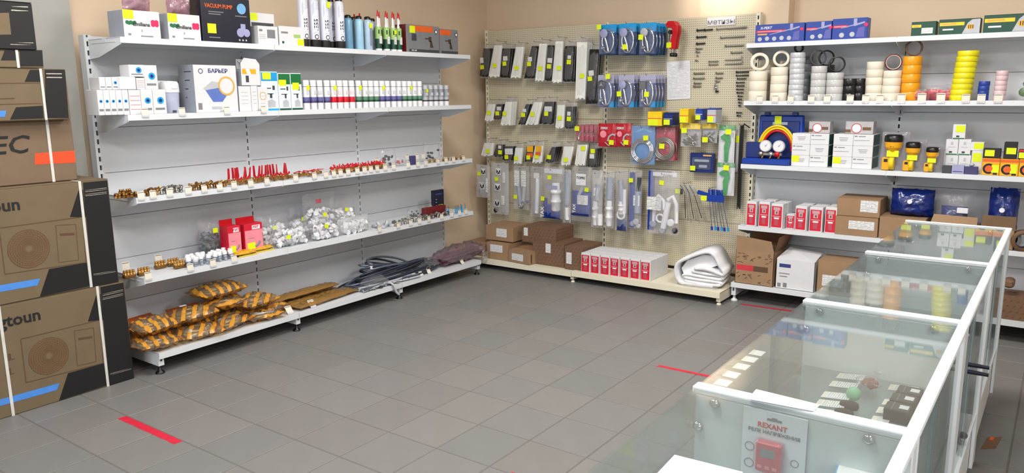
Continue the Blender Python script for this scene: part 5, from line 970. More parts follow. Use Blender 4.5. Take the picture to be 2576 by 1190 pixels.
# ------------------------------------------------------------------ stock hung on the pegboard
def hook(u, v, y, L=None):
    """wire peg from the panel to what hangs on it"""
    p = back_at(u, v, y); L = PYP-y
    MB().tube([(0, 0.002, 0), (0, -L-.012, 0), (0, -L-.02, .010)], .0024, 6).obj('peg_hook', 'steel', pegs, (p.x-PX0, 0, p.z))
def quad_at(pts, y): return [back_at(u, v, y) for u, v in pts]
def tie_pack(row, k, col, top, bot, vt, vb, stick, label_px=None, n=1, yf=5.845, bl=True, extra=None):
    """hanging clear pack with a flat bundle of cable ties"""
    q = quad_at([(bot[0], vb), (bot[1], vb), (top[1], vt), (top[0], vt)], yf); o = (q[2]+q[3])/2; cname = {'w': 'natural white', 'b': 'black', 'o': 'yellow and black'}[col]
    m = {'w': 'tie_w', 'b': 'tie_b', 'o': 'tie_b'}[col]
    for c in range(n):
        y = yf+c*.034
        lb = '%s %s cable tie pack from the corner in the %s row' % (ORD[k], cname, row) if c == 0 else '%s %s cable tie pack from the corner in the %s row, copy %s behind' % (ORD[k], cname, row, ORD[c])
        t = thing('cable_tie_pack', lb, 'cable ties', (o.x, y, o.z), 0, 'cable tie packs in the %s row' % row)
        P = [Vector((p.x-o.x, 0, p.z-o.z)) for p in q]; mb = MB(); N = 7; d = .024
        for i in range(N):          # flat straps side by side
            a, b = i/N, (i+.97)/N; zz = .006*math.sin(i*2.3+k)
            A, B2, C, D = P[0].lerp(P[1], a), P[0].lerp(P[1], b), P[3].lerp(P[2], b), P[3].lerp(P[2], a); f = .0015*((i*7+k) % 3)
            mb.add([(A.x, f, A.z+zz), (B2.x, f, B2.z+zz), (C.x, f, C.z), (D.x, f, D.z), (A.x, d, A.z+zz), (B2.x, d, B2.z+zz), (C.x, d, C.z), (D.x, d, D.z)], [(0, 1, 2, 3), (7, 6, 5, 4), (0, 4, 5, 1), (1, 5, 6, 2), (2, 6, 7, 3), (3, 7, 4, 0)])
        mb.obj('tie_bundle', m, t)
        # clear bag round the bundle
        E = .006; top_e = .045; F = [P[0]+Vector((-E, 0, -.016)), P[1]+Vector((E, 0, -.016)), P[2]+Vector((E, 0, top_e)), P[3]+Vector((-E, 0, top_e))]; vs = []; nx, nz = 8, 10
        for s in (-1, 1):
            for j in range(nz+1):
                for i in range(nx+1):
                    a, b = i/nx, j/nz; p = F[0].lerp(F[1], a).lerp(F[3].lerp(F[2], a), b); e = (1-abs(2*a-1)**4)*(1-abs(2*b-1)**6)*(1 if b < .8 else max(0, (1-b)*5))
                    nz_ = .004*noise.noise(Vector((a*5+k*3, b*7+c, s+k*1.7)))*e; vs.append((p.x, d/2+s*(d/2+.005)*e+nz_, p.z))
        fs = []; NN = (nx+1)*(nz+1)
        for j in range(nz):
            for i in range(nx):
                a = j*(nx+1)+i; fs.append((a, a+1, a+nx+2, a+nx+1)); fs.append((NN+a, NN+a+nx+1, NN+a+nx+2, NN+a+1))
        MB().add(vs, fs, True).obj('clear_bag', 'clear', t)
        if c: continue
        su, sv = stick; p = back_at(su, sv, yf)-o; rr = rnd.uniform(-.08, .08); MB().box(-.0215, .0215, -.0006, 0, -.019, .019).obj('price_sticker', 'yellow', t, (p.x, -.0068, p.z), (0, rr, 0))
        if label_px: p = back_at(label_px[0], label_px[1], yf)-o; MB().box(-label_px[2]/2, label_px[2]/2, -.0006, 0, -label_px[3]/2, label_px[3]/2).obj('label', 'txt', t, (p.x, -.0060, p.z), (0, rr, 0))
        if col == 'o':
            p = (P[2]+P[3])/2; MB().box(-.034, .034, -.0008, 0, -.055, .0).obj('yellow_head', 'amber', t, (p.x, -.0045, p.z)); MB().box(-.032, .032, -.0008, 0, -.018, .018).obj('orange_band', 'orange', t, (p.x, -.0053, p.z-.085))
    p = back_at((top[0]+top[1])/2, vt-13, yf); hook((top[0]+top[1])/2, vt-11, yf)
def Z1p(x, y): return (1160+x/3.9675, y/3.9675)
R1 = [('b', (1216, 1237), (1207, 1229), 122, 192, (1214, 169), (1213, 152, .04, .05), 2), ('w', (1243, 1262), (1228, 1255), 114, 193, (1245, 165), None, 1), ('b', (1264, 1288), (1258, 1280), 122, 194, (1270, 160), (1272, 147, .05, .04), 2), ('w', (1298, 1317), (1284, 1308), 118, 195, (1300, 171), None, 1), ('b', (1337, 1354), (1318, 1343), 116, 196, (1332, 161), (1334, 149, .045, .04), 1), ('w', (1357, 1375), (1346, 1368), 110, 203, (1360, 172), None, 1), ('b', (1378, 1394), (1370, 1388), 114, 202, (1382, 167), (1384, 152, .05, .04), 1), ('w', (1397, 1415), (1388, 1412), 104, 207, (1407, 171), None, 1), ('b', (1422, 1446), (1416, 1441), 116, 204, (1432, 156), (1433, 144, .035, .03), 2), ('w', (1451, 1477), (1447, 1471), 106, 248, (1465, 191), None, 3), ('b', (1483, 1508), (1473, 1497), 124, 260, (1485, 198), (1488, 184, .05, .045), 2)]
for i, (c, tp, bt, vt, vb, st, lb, n) in enumerate(R1): tie_pack('top', i+1, c, tp, bt, vt, vb, st, lb, n)
R2 = [('w', (1227, 1245), (1219, 1240), 262, 304, (1231, 284), None, 1), ('b', (1249, 1268), (1241, 1258), 262, 299, (1252, 285), (1256, 273, .05, .035), 1), ('w', (1272, 1287), (1259, 1283), 256, 314, (1270, 286), None, 3), ('b', (1323, 1337), (1303, 1320), 262, 312, (1317, 289), (1320, 278, .04, .03), 1), ('w', (1343, 1364), (1321, 1352), 257, 313, (1340, 287), None, 1), ('b', (1370, 1397), (1356, 1392), 256, 311, (1375, 286), (1380, 274, .08, .045), 1), ('w', (1402, 1420), (1397, 1417), 264, 322, (1409, 297), None, 1), ('b', (1424, 1444), (1421, 1441), 268, 322, (1432, 299), (1432, 286, .035, .035), 2)]
for i, (c, tp, bt, vt, vb, st, lb, n) in enumerate(R2): tie_pack('second', i+1, c, tp, bt, vt, vb, st, lb, n)
R3 = [('w', (1218, 1241), (1210, 1238), 360, 392, (1228, 380), None, 1), ('b', (1248, 1268), (1241, 1264), 364, 393, (1259, 383), (1258, 370, .035, .03), 1), ('b', (1271, 1296), (1264, 1289), 368, 402, (1275, 395), (1281, 381, .09, .055), 1), ('w', (1296, 1314), (1292, 1310), 372, 411, (1299, 398), None, 1), ('o', (1324, 1344), (1320, 1340), 367, 405, (1330, 396), None, 1), ('w', (1346, 1366), (1339, 1362), 367, 409, (1351, 394), None, 1), ('b', (1388, 1402), (1372, 1392), 370, 408, (1382, 395), None, 3), ('w', (1418, 1443), (1411, 1432), 369, 415, (1424, 402), None, 1), ('w', (1453, 1478), (1446, 1470), 364, 415, (1468, 373), None, 1), ('b', (1485, 1503), (1479, 1498), 374, 419, (1492, 380), (1490, 393, .045, .04), 3)]
for i, (c, tp, bt, vt, vb, st, lb, n) in enumerate(R3): tie_pack('third', i+1, c, tp, bt, vt, vb, st, lb, n)
t = [ob for ob in COL.objects if ob.get('label') == 'sixth natural white cable tie pack from the corner in the third row'][0]; MB().box(-.03, .03, -.0008, 0, -.04, .01).obj('yellow_head', 'amber', t, (-.0, -.0075, -.01)); MB().box(-.028, .028, -.0008, 0, -.014, .014).obj('orange_band', 'orange', t, (-.006, -.0085, -.07))
# plumbing in clear bags, lowest row
haze = film('hazy_film', (.98, .98, .99), .84, .02, .2, .5)
def siphon_bag(label, u0, u1, vt, vb, yf, dd, items, stick=None, header=None, blue=None, group='bagged siphons', lean=0, bagm=None):
    bagm = bagm or haze; p0, p1 = back_at(u0, vb, yf), back_at(u1, vt, yf); w, h = p1.x-p0.x, p1.z-p0.z; t = thing('siphon_bag', label, 'bagged plumbing', ((p0.x+p1.x)/2, yf+dd/2, p0.z), 0, group)
    for it in items:
        kind = it[0]; m = MB()
        if kind == 'cyl': _, x0, z0, x1, z1, r, mt = it; m.cyl((x0*w, 0, z0*h), (x1*w, 0, z1*h), r*1.25, r*1.25, 14); nm = 'pipe'
        elif kind == 'body': _, x, z0, z1, r, mt = it; H = (z1-z0)*h; m.lathe([(r*.75, 0), (r*.95, H*.05), (r*.95, H*.3), (r*1.1, H*.32), (r*1.1, H*.38), (r*.9, H*.4), (r*.9, H*.62), (r*1.12, H*.64), (r*1.12, H*.74), (r*.8, H*.76), (r*.75, H), (0, H)], 18, Matrix.Translation((x*w, 0, z0*h))); nm = 'siphon_body'
        elif kind == 'ring': _, x, z, r, mt = it; P = [(x*w+r*math.cos(s), -.01, z*h+r*math.sin(s)) for s in [2*math.pi*i/22 for i in range(22)]]; m.tube(P, r*.28, 8, True); nm = 'ring_nut'
        elif kind == 'bend': _, pts, r, mt = it; m.tube([(x*w, 0, z*h) for x, z in pts], r, 10); nm = 'bent_pipe'
        elif kind == 'tag': _, x, z, tw, th, mt = it; m.box(x*w-tw/2, x*w+tw/2, -dd/2-.0012, -dd/2-.0004, z*h-th/2, z*h+th/2); nm = 'label'
        elif kind == 'logo': _, x, z, s, mt = it; m.prism([(x*w-s*.5, z*h-s*.5), (x*w-s*.05, z*h), (x*w-s*.5, z*h+s*.5)], -dd/2-.0022, -dd/2-.0013).prism([(x*w+s*.5, z*h-s*.5), (x*w+s*.5, z*h+s*.5), (x*w+s*.1, z*h), ], -dd/2-.0022, -dd/2-.0013).prism([(x*w-s*.35, z*h-s*.5), (x*w+s*.35, z*h-s*.5), (x*w+s*.02, z*h-s*.05)], -dd/2-.0022, -dd/2-.0013); nm = 'logo_print'
        elif kind == 'nut': _, x, z, r, mt = it; m.lathe([(r*.6, -r*.5), (r, -r*.5), (r, r*.5), (r*.6, r*.5)], 10, Matrix.Translation((x*w, 0, z*h)) @ Matrix.Rotation(math.pi/2, 4, 'X')); nm = 'nut'
        m.obj(nm, mt, t)
    if blue: x0, x1, z0, z1, mt = blue; MB().pillow((x1-x0)*w, (z1-z0)*h, dd*.7, 3, .004).obj('printed_film', mt, t, ((x0+x1)/2*w, 0, z0*h))
    MB().pillow(w*1.03, h*1.03, dd*1.12, int(u0), .008, 10, 14, sag=.3, lean=0).obj('clear_bag', bagm, t)
    if header: MB().box(-w*.42, w*.42, -.004, .004, h*(1-header), h*.99).obj('header_card', 'paper', t)
    if stick: a, b = stick; MB().box(-.02, .02, -.0008, 0, -.018, .018).obj('price_sticker', 'yellow', t, (a*w, -dd/2-.006, b*h), (0, rnd.uniform(-.15, .15), 0))
    hook((u0+u1)/2, vt+2, yf+dd/2); return t, w, h
siphon_bag('narrow grey bag with dark logos, first in the plumbing row by the corner', 1197, 1229, 418, 496, 5.80, .03, [('tag', .1, .82, .05, .06, 'paper'), ('logo', .1, .82, .045, 'navy'), ('tag', -.02, .38, .065, .065, 'paper'), ('logo', -.02, .38, .05, 'navy'), ('tag', .36, .4, .03, .14, 'txt'), ('cyl', -.2, .1, .1, .7, .012, 'gpl'), ('nut', -.2, .18, .016, 'navy')], (-.2, .75), bagm='bagw')
siphon_bag('grey bag with three dark logos, second in the plumbing row', 1235, 1276, 415, 538, 5.84, .035, [('tag', -.02, .86, .06, .06, 'paper'), ('logo', -.02, .86, .045, 'navy'), ('tag', -.08, .55, .065, .065, 'paper'), ('logo', -.08, .55, .05, 'navy'), ('tag', -.12, .23, .065, .065, 'paper'), ('logo', -.12, .23, .05, 'navy'), ('tag', .22, .3, .04, .09, 'txt'), ('tag', .3, .75, .03, .1, 'txt'), ('nut', -.25, .08, .022, 'navy'), ('cyl', .18, .05, .18, .4, .010, 'gpl')], (-.12, .71), bagm='bagw')
siphon_bag('pair of grey tubes with white paper wraps and a round silver cap', 1290, 1328, 422, 526, 5.83, .04, [('tag', -.22, .74, .055, .15, 'txt'), ('tag', .22, .74, .055, .15, 'txt'), ('cyl', -.05, .1, -.2, .6, .016, 'gpl'), ('cyl', .1, .2, .2, .6, .014, 'lgrey'), ('ring', .0, .1, .024, 'steel'), ('nut', .0, .1, .02, 'lgrey'), ('nut', .38, .2, .014, 'blue')], (-.3, .3))
siphon_bag('clear bag with a slim white pipe beside the silver-capped tubes', 1332, 1362, 424, 545, 5.84, .04, [('cyl', .0, .08, .1, .8, .016, 'wpl'), ('tag', .1, .85, .06, .05, 'txt'), ('cyl', -.25, .1, -.1, .45, .010, 'gpl'), ('nut', -.1, .1, .016, 'lgrey')], None)
t, w, h = siphon_bag('large clear bag with a white bottle siphon and blue printed foot', 1360, 1413, 426, 549, 5.80, .08, [('body', .12, .16, .72, .046, 'wpl'), ('tag', .05, .64, .11, .03, 'lav'), ('cyl', -.38, .02, -.38, .4, .014, 'blue'), ('nut', -.2, .1, .02, 'dblue')], (-.06, .83), .10, (-.5, .3, 0, .28, 'bpl'))
lettering(t, 'TAX', .05, -.40*w, h*.13, -.045, 'whiteink', rot=-math.pi/2, bold=.02); siphon_bag('narrow milky bag with a long white tube between two blue packs', 1414, 1434, 432, 560, 5.82, .04, [('cyl', 0, .35, 0, .95, .020, 'gpl'), ('cyl', .05, .06, 0, .3, .018, 'wpl'), ('nut', .0, .1, .026, 'wpl')], None, bagm='bagw')
MB().box(-.02, .02, -.0008, 0, -.019, .019).obj('price_sticker', 'yellow', t, (-.40*w, -.042, h*.40))
t, w, h = siphon_bag('blue printed pack with a white top label and white info label', 1434, 1484, 426, 556, 5.81, .06, [('tag', .05, .80, .10, .10, 'paper'), ('tag', .14, .42, .11, .085, 'txt'), ('cyl', -.1, .5, .1, .7, .016, 'lgrey')], (.36, .62), None, (-.48, .48, .12, .58, 'bpl'))
lettering(t, 'TOPKI', .032, .05*w, h*.83, -.034, 'ink', bold=.01); lettering(t, 'TAX', .04, -.28*w, h*.25, -.032, 'whiteink', rot=-math.pi/2, bold=.02); MB().box(-.45*w, .45*w, -.0315, -.0305, .12*h, .16*h).obj('dark_foot', 'dblue', t)
siphon_bag('grey bag with a rubber-sleeved white siphon, beside the blue pack', 1484, 1513, 434, 572, 5.80, .05, [('cyl', -.05, .5, .12, .78, .022, 'gpl'), ('tag', 0, .65, .04, .07, 'txt'), ('body', -.15, .04, .48, .026, 'wpl'), ('cyl', .3, .05, .3, .25, .02, 'wpl')], None, bagm='bagw')
siphon_bag('clear bag with an upright white siphon and ribbed neck', 1516, 1543, 434, 574, 5.80, .05, [('cyl', .0, .52, .05, .90, .024, 'gpl'), ('nut', .05, .78, .03, 'lgrey'), ('body', .0, .04, .5, .03, 'wpl'), ('nut', -.25, .08, .012, 'ink')], None)
siphon_bag('clear bag with a white ring nut and blue lower print', 1543, 1577, 432, 580, 5.80, .05, [('cyl', .1, .3, -.1, .85, .018, 'gpl'), ('cyl', .25, .3, .25, .7, .013, 'wpl'), ('ring', .02, .27, .034, 'wpl'), ('body', .02, .28, .5, .03, 'wpl')], None, None, (-.35, .45, .0, .2, 'bluefilm'))
t, w, h = siphon_bag('blue-strip bag with a white capped tube, sticker at its top', 1578, 1612, 433, 574, 5.81, .05, [('cyl', .22, .28, .22, .66, .024, 'gpl'), ('cyl', .25, .66, .3, .9, .017, 'dgrey'), ('tag', .2, .5, .06, .09, 'txt'), ('nut', .1, .12, .028, 'lgrey'), ('nut', -.2, .08, .022, 'lav'), ('nut', .3, .05, .02, 'lgrey')], (-.25, .85)); MB().box(-.49*w, -.08*w, .002, .008, 0, h*.98).obj('blue_strip', 'bpl', t)
t, w, h = siphon_bag('largest clear bag with bent white pipes, at the end of the plumbing row', 1628, 1704, 436, 588, 5.77, .09, [('bend', [(-.36, .2), (-.34, .52), (-.2, .62), (-.05, .55), (.0, .4)], .017, 'wpl'), ('cyl', -.02, .10, .14, .52, .02, 'wpl'), ('ring', -.12, .26, .032, 'wpl'), ('bend', [(.12, .56), (.3, .62), (.42, .5), (.44, .2)], .017, 'wpl'), ('nut', .25, .2, .032, 'wpl'), ('nut', -.38, .16, .03, 'gpl'), ('nut', -.05, .06, .026, 'lgrey'), ('nut', .4, .08, .024, 'navy'), ('tag', -.28, .5, .13, .11, 'txt'), ('nut', -.3, .25, .026, 'lav')], (-.02, .84), .07)
MB().box(-.64*w, -.42*w, .03, .036, .04*h, h).obj('blue_strip', 'bpl', t); lettering(t, 'TOPKI', .03, .1*w, h*.94, -.006, 'greyink', bold=.01)
# shower sets on cards
def shower(label, u0, u1, vt, vb, yf, head, cardm, dy, group, stick, front=True, proto=None):
    p0, p1 = back_at(u0, vb, yf), back_at(u1, vt, yf); w, h = p1.x-p0.x, p1.z-p0.z
    t = thing('shower_set', label, 'shower set', ((p0.x+p1.x)/2, yf+dy, p0.z), 0, group)
    MB().bbox(-w/2, w/2, .012, .015, 0, h, .001).obj('backing_card', cardm, t)
    if cardm != 'cyan': MB().box(-w/2, w/2, .0112, .0119, 0, h*.74).obj('lower_print', 'dpurple' if False else mat('card_slate', (.36, .40, .56), .5), t); MB().box(w*.2, w/2, .0106, .0111, 0, h*.18).obj('blue_corner', 'cyan', t)
    else: MB().box(-w/2, w/2, .0112, .0119, 0, h*.72).obj('lower_print', mat('card_blue_dark', (.16, .26, .45), .5), t)
    P = [(.05*w+w*.34*math.cos(s), .0, h*.44+h*.37*math.sin(s)) for s in [math.pi*(.62-1.9*i/22) for i in range(23)]]; MB().tube(P, .0075, 8).obj('chrome_hose', 'chrome', t)
    if head.startswith('round'): MB().lathe([(w*.10, .0), (w*.22, -.010), (w*.23, -.016), (w*.21, -.018), (0, -.019)], 22, Matrix.Translation((-w*.14, -.004, h*.70)) @ Matrix.Rotation(math.pi/2, 4, 'X') @ Matrix.Diagonal((1, 1, -1, 1))).obj('shower_head', 'lav' if head == 'round' else 'lgrey', t)
    elif head == 'spoke':
        H = MB().lathe([(w*.10, .0), (w*.24, -.010), (w*.25, -.016), (w*.22, -.018), (0, -.019)], 22, Matrix.Translation((-w*.18, -.004, h*.70)) @ Matrix.Rotation(math.pi/2, 4, 'X') @ Matrix.Diagonal((1, 1, -1, 1))).obj('shower_head', 'dgrey', t); g = MB()
        for a in (90, 210, 330): a = math.radians(a); g.prism([(-w*.18+.004*math.sin(a), h*.70-.004*math.cos(a)), (-w*.18+w*.16*math.cos(a), h*.70+w*.16*math.sin(a)), (-w*.18-.004*math.sin(a), h*.70+.004*math.cos(a))], -.026, -.0235)
        g.obj('spoke_mark', 'lgrey', H)
    else:
        H = MB().bbox(-w*.46, -w*.02, -.022, -.004, h*.54, h*.80, .006).obj('shower_head', 'dgrey', t); g = MB()
        for i in range(6):
            for j in range(6): g.cyl((-w*.43+w*.066*i+.003, -.0225, h*.565+h*.040*j), (-w*.43+w*.066*i+.003, -.0215, h*.565+h*.040*j), .0022, .0022, 6)
        g.obj('spray_nozzles', 'lgrey', H)
    MB().tube([(-w*.10, -.008, h*.56), (.0, -.008, h*.40), (w*.10, -.008, h*.10)], [.008, .010, .008], 10).obj('shower_handle', 'chrome', t)
    MB().lathe([(.016, 0), (.016, .012), (.010, .018), (.010, .028)], 12, Matrix.Translation((-w*.18, -.006, h*.22)) @ Matrix.Rotation(math.pi/2, 4, 'X')).obj('wall_holder', 'chrome', t)
    MB().pillow(w*.94, h*.82, .055, 7, .002, p=6).obj('blister', 'blister', t, (0, -.004, h*.03))
    if stick: a, b = stick; MB().box(-.021, .021, -.0008, 0, -.020, .020).obj('price_sticker', 'yellow', t, (a*w, -.034, b*h), (0, rnd.uniform(-.1, .1), 0))
    return t
S1 = [(1506, 1549, 60, 138, 'round', (-.38, .92), 'with a lavender head, nearest the corner'), (1555, 1599, 57, 138, 'round', (.0, .24), 'with a lavender head, in the middle'), (1607, 1650, 56, 138, 'roundg', (-.28, .55), 'with a grey head, by red cutters')]
S2 = [(1502, 1543, 188, 270, 'spoke', (.28, .95), 'with a black three-spoke head'), (1553, 1594, 188, 270, 'round', (-.28, .42), 'with a round lavender head'), (1607, 1648, 187, 270, 'square', (.1, .40), 'with a square black head')]
for S, cm, row in ((S1, 'cyan', 'upper blue'), (S2, mat('card_lilac', (.66, .66, .76), .5), 'lower lilac')):
    for i, (u0, u1, vt, vb, hd, st, txt) in enumerate(S):
        t = shower('shower set %s, front card of the %s row' % (txt, row), u0, u1, vt, vb, 5.74, hd, cm, 0, 'shower sets on cards, %s row' % row, st); hook((u0+u1)/2, vt+2, 5.76)
        for c in range(1, 3 if i < 2 else 4):
            q = dup(t, (t.location.x, 5.74+.060*c, t.location.z), 0, '%s copy behind %s set %s' % (ORD[c], row.split()[1], txt.replace(',', '').replace(' nearest the corner', ' by the corner')))
            for ch in list(q.children):
                if ch.name.startswith('price_sticker'): bpy.data.objects.remove(ch)
# red pipe cutters
for i, (du, dy) in enumerate(((0, 0), (9, .05))):
    p = back_at(1686+du*0, 143, 5.80); t = thing('pipe_cutter', ['red pipe cutter hung in front, with a yellow sticker', 'red pipe cutter hung behind the stickered one'][i], 'pipe cutter', (p.x, 5.80+dy, p.z), -.25, 'red pipe cutters'); s = .1
    C = [(-.045, .25), (-.02, .275), (.03, .272), (.062, .235), (.065, .19), (.05, .13), (.04, .06), (.0, .06), (.005, .12), (.025, .175), (.022, .21), (-.005, .232), (-.03, .225)]
    MB().prism([(x, z) for x, z in C[::-1]], -.013, .013).obj('cutter_frame', 'redpl', t); MB().cyl((.02, 0, .028), (.02, 0, .062), .009, .009, 10).obj('screw_shaft', 'steel', t); MB().lathe([(.015, 0), (.02, .004), (.02, .026), (.014, .030)], 10, Matrix.Translation((.02, 0, 0))).obj('black_knob', 'black', t); MB().cyl((-.005, -.01, .19), (-.005, .01, .19), .016, .016, 12).cyl((-.015, 0, .12), (-.008, 0, .185), .004, .004, 8).obj('cutting_wheel', 'dsteel', t)
    if i == 0: MB().box(-.024, .024, -.0008, 0, -.02, .02).obj('price_sticker', 'yellow', t, (-.005, -.0145, .09)); hook(1690, 66, 5.80)
# notices
p0, p1 = back_at(1678, 250, 5.972), back_at(1740, 153, 5.972); w, h = p1.x-p0.x, p1.z-p0.z; t = thing('price_list', 'white printed price list sheet taped to the pegboard', 'paper', ((p0.x+p1.x)/2, 5.974, p0.z), 0, rot=(0, -.045, 0)); MB().box(-w/2, w/2, -.0006, .0002, 0, h).obj('paper_sheet', 'paper', t); MB().box(-w*.42, w*.44, -.0012, -.0007, h*.06, h*.94).obj('printed_rows', 'txt2', t)
p0, p1 = back_at(1778, 66, 5.972), back_at(1851, 40, 5.972); w, h = p1.x-p0.x, p1.z-p0.z; t = thing('word_sign', 'white paper sign lettered метизы on the pegboard', 'sign', ((p0.x+p1.x)/2, 5.974, p0.z), 0); MB().box(-w/2, w/2, -.0006, .0002, 0, h).obj('paper_sheet', 'paper', t)
def serif_word(t, s, size, zc, y, m, W_=None):
    o = lettering(t, s, size, 0, zc, y, m, bold=.012, sx=1.12); return o
serif_word(t, 'метизы', .056, h*.42, -.0012, 'greyink')
# sample screws fixed to the board
def sample(x, y, L, th, m, kind='bolt'):
    u, v = 1480+x/3.967, y/3.967; p = back_at(u, v, 5.966); L = L/3.967/1936*7.0; t = MB(); t.cyl((0, 0, 0), (L, 0, L*.03), th, th*.9, 8)
    if kind == 'bolt': t.cyl((-.006, 0, 0), (.001, 0, 0), th*1.9, th*1.9, 6, smooth=False)
    elif kind == 'hook': t.tube([(L, 0, L*.03), (L+.006, 0, .012), (L+.002, 0, .028)], th*.8, 6)
    for k in range(int(L/.006)): t.lathe([(th*1.0, 0), (th*1.18, .0012), (th*1.0, .0024)], 8, Matrix.Translation((L*.35+k*.0042 if L*.35+k*.0042 < L else L*.9, 0, 0)) @ Matrix.Rotation(math.pi/2, 4, 'Y'))
    return t.obj('sample_screw', m, None, (p.x, 5.966, p.z))
SC = [(1090, 303, 70, .006, 'dsteel'), (1165, 300, 70, .006, 'dsteel'), (1088, 372, 82, .006, 'dsteel'), (1086, 437, 72, .006, 'dsteel'), (1082, 487, 50, .005, 'steel'), (1082, 520, 28, .005, 'steel'), (1090, 558, 8, .004, 'steel'), (1076, 605, 18, .004, 'steel'),
      (1285, 292, 258, .005, 'steel'), (1325, 377, 205, .005, 'steel'), (1372, 460, 152, .005, 'steel'), (1432, 526, 88, .005, 'steel'), (1362, 600, 140, .004, 'steel'), (1362, 640, 145, .004, 'steel'), (1208, 614, 80, .004, 'steel'), (1210, 646, 78, .004, 'steel'),
      (1060, 734, 92, .005, 'steel'), (1055, 784, 98, .005, 'steel'), (1060, 831, 62, .005, 'steel'), (1055, 863, 65, .005, 'steel'), (1280, 731, 60, .005, 'steel'), (1278, 778, 55, .005, 'steel'), (1278, 812, 30, .005, 'steel'), (1272, 846, 10, .006, 'chrome'), (1270, 876, 14, .009, 'chrome'), (1278, 912, 20, .006, 'dsteel'),
      (1482, 720, 122, .005, 'dsteel'), (1482, 755, 115, .004, 'dsteel'), (1492, 787, 72, .004, 'dsteel'), (1484, 825, 66, .004, 'dsteel'), (1486, 858, 62, .004, 'dsteel'), (1486, 892, 55, .004, 'dsteel'), (1488, 925, 50, .004, 'dsteel'), (1500, 960, 34, .004, 'dsteel'), (1502, 992, 28, .004, 'dsteel'), (1505, 1025, 22, .004, 'dsteel'), (1506, 1055, 16, .004, 'dsteel'), (1486, 1125, 40, .004, 'dsteel'), (1490, 1155, 30, .004, 'dsteel')]
cols = [(8, 'in the short column below the word sign'), (8, 'in the long stud column below the word sign'), (4, 'in the column beside the price list'), (6, 'in the middle column of the lower panel'), (13, 'in the column by the pegboard edge')]; idx = 0
for n, where in cols:
    for k in range(n):
        x, y, L, th, m = SC[idx]; idx += 1; tag(sample(x, y, L, th, m, 'hook' if (n == 8 and k in (4, 5) and 'stud' in where) else 'bolt'), '%s sample screw from the top %s' % (ORD[k+1], where), 'screw', 'sample screws on the pegboard')
# hung packs right of the middle
def Z4p(x, y): return (1480+x/3.305, 240+y/3.305)
def hung_box(name, label, cat, a, b, yf, d, m, group=None):
    p0, p1 = back_at(*Z4p(a[0], b[1]), yf), back_at(*Z4p(b[0], a[1]), yf); w, h = p1.x-p0.x, p1.z-p0.z; t = thing(name, label, cat, ((p0.x+p1.x)/2, yf+d/2, p0.z), 0, group); MB().bbox(-w/2, w/2, -d/2, d/2, 0, h, .002).obj('pack_body', m, t); hook((Z4p(a[0], 0)[0]+Z4p(b[0], 0)[0])/2, Z4p(0, a[1])[1]-3, yf+d/2); return t, w, h
for i, (x0, x1, y0, y1, m, c2) in enumerate(((492, 612, 148, 252, 'yel', 'redink'), (622, 700, 155, 248, 'dblue', 'lgrey'), (757, 832, 125, 228, 'yel', 'redink'), (888, 950, 122, 205, 'blue', 'whiteink'), (985, 1062, 120, 228, 'lgrey', 'redink'))):
    d = .13; t, w, h = hung_box('drill_set_box', ['yellow hanging box with a sticker, first of the five', 'dark blue hanging box between two yellow ones', 'yellow hanging box in the middle of the five', 'bright blue hanging box beside the grey one', 'grey and blue hanging box, last of the five'][i], 'box', (x0, y0), (x1, y1), 5.76, d, m, 'small hanging boxes'); fpatch(t, w, h, d, 'stripe', .02, .98, .55, .60, c2); fpatch(t, w, h, d, 'price_sticker', .04, .72, .04, .50, 'yellow', 1)
    MB().bbox(-w*.5, w*.5, -d*.5, d*.5, h, h*1.12, .002).obj('box_lid', m if i != 4 else 'blue', t)
def bag_pack(name, label, cat, a, b, yf, d, back, inner, stick, group=None, n=1, gap=.02, filmm='clear'):
    p0, p1 = back_at(*Z4p(a[0], b[1]), yf), back_at(*Z4p(b[0], a[1]), yf); w, h = p1.x-p0.x, p1.z-p0.z
    for c in range(n):
        t = thing(name, label if c == 0 else '%s copy behind the %s' % (ORD[c], label), cat, ((p0.x+p1.x)/2, yf+d/2+c*gap, p0.z), 0, group)
        MB().box(-w/2, w/2, d*.3, d*.3+.001, 0, h).obj('backing_card', back, t); m = inner(t, w, h, d)
        MB().pillow(w, h, d, int(a[0]), .004, 8, 10, p=4).obj('clear_bag', filmm, t)
        if c == 0 and stick: MB().box(-.023, .023, -.0008, 0, -.02, .02).obj('price_sticker', 'yellow', t, (stick[0]*w, -d/2-.004, stick[1]*h), (0, rnd.uniform(-.08, .08), 0))
    hook((Z4p(a[0], 0)[0]+Z4p(b[0], 0)[0])/2, Z4p(0, a[1])[1]+2, yf+d/2); return t
def coil(turns, r0, mt):
    def f(t, w, h, d):
        m = MB(); 
        for k in range(turns): R = w*r0-.013*k; m.tube([(R*math.cos(s), -.004+.004*(k % 2), h*.36+R*math.sin(s)) for s in [2*math.pi*i/30 for i in range(30)]], .0072, 8, True)
        m.obj('coiled_hose', mt, t); MB().cyl((-w*.44, -.004, h*.1), (-w*.36, -.004, h*.14), .009, .009, 6, smooth=False).obj('hose_nut', 'chrome', t)
    return f
def coil3(t, w, h, d): coil(3, .46, 'chrome')(t, w, h, d); MB().prism([(-w*.35, h*.86), (0, h*.96), (w*.35, h*.86), (w*.3, h*.83), (0, h*.91), (-w*.3, h*.83)], d*.3-.0012, d*.3-.0003).obj('print', 'lblue', t)
bag_pack('hose_pack', 'blue card pack with a coiled chrome hose', 'hose pack', (342, 258), (545, 570), 5.78, .04, mat('card_midblue', (.35, .55, .78), .5), coil3, (.18, .70)); bag_pack('hose_pack', 'red card pack with a coiled steel hose', 'hose pack', (533, 268), (712, 540), 5.80, .05, mat('card_crimson', (.70, .16, .27), .5), coil(3, .48, 'steel'), (-.05, .44), n=2, gap=.05)
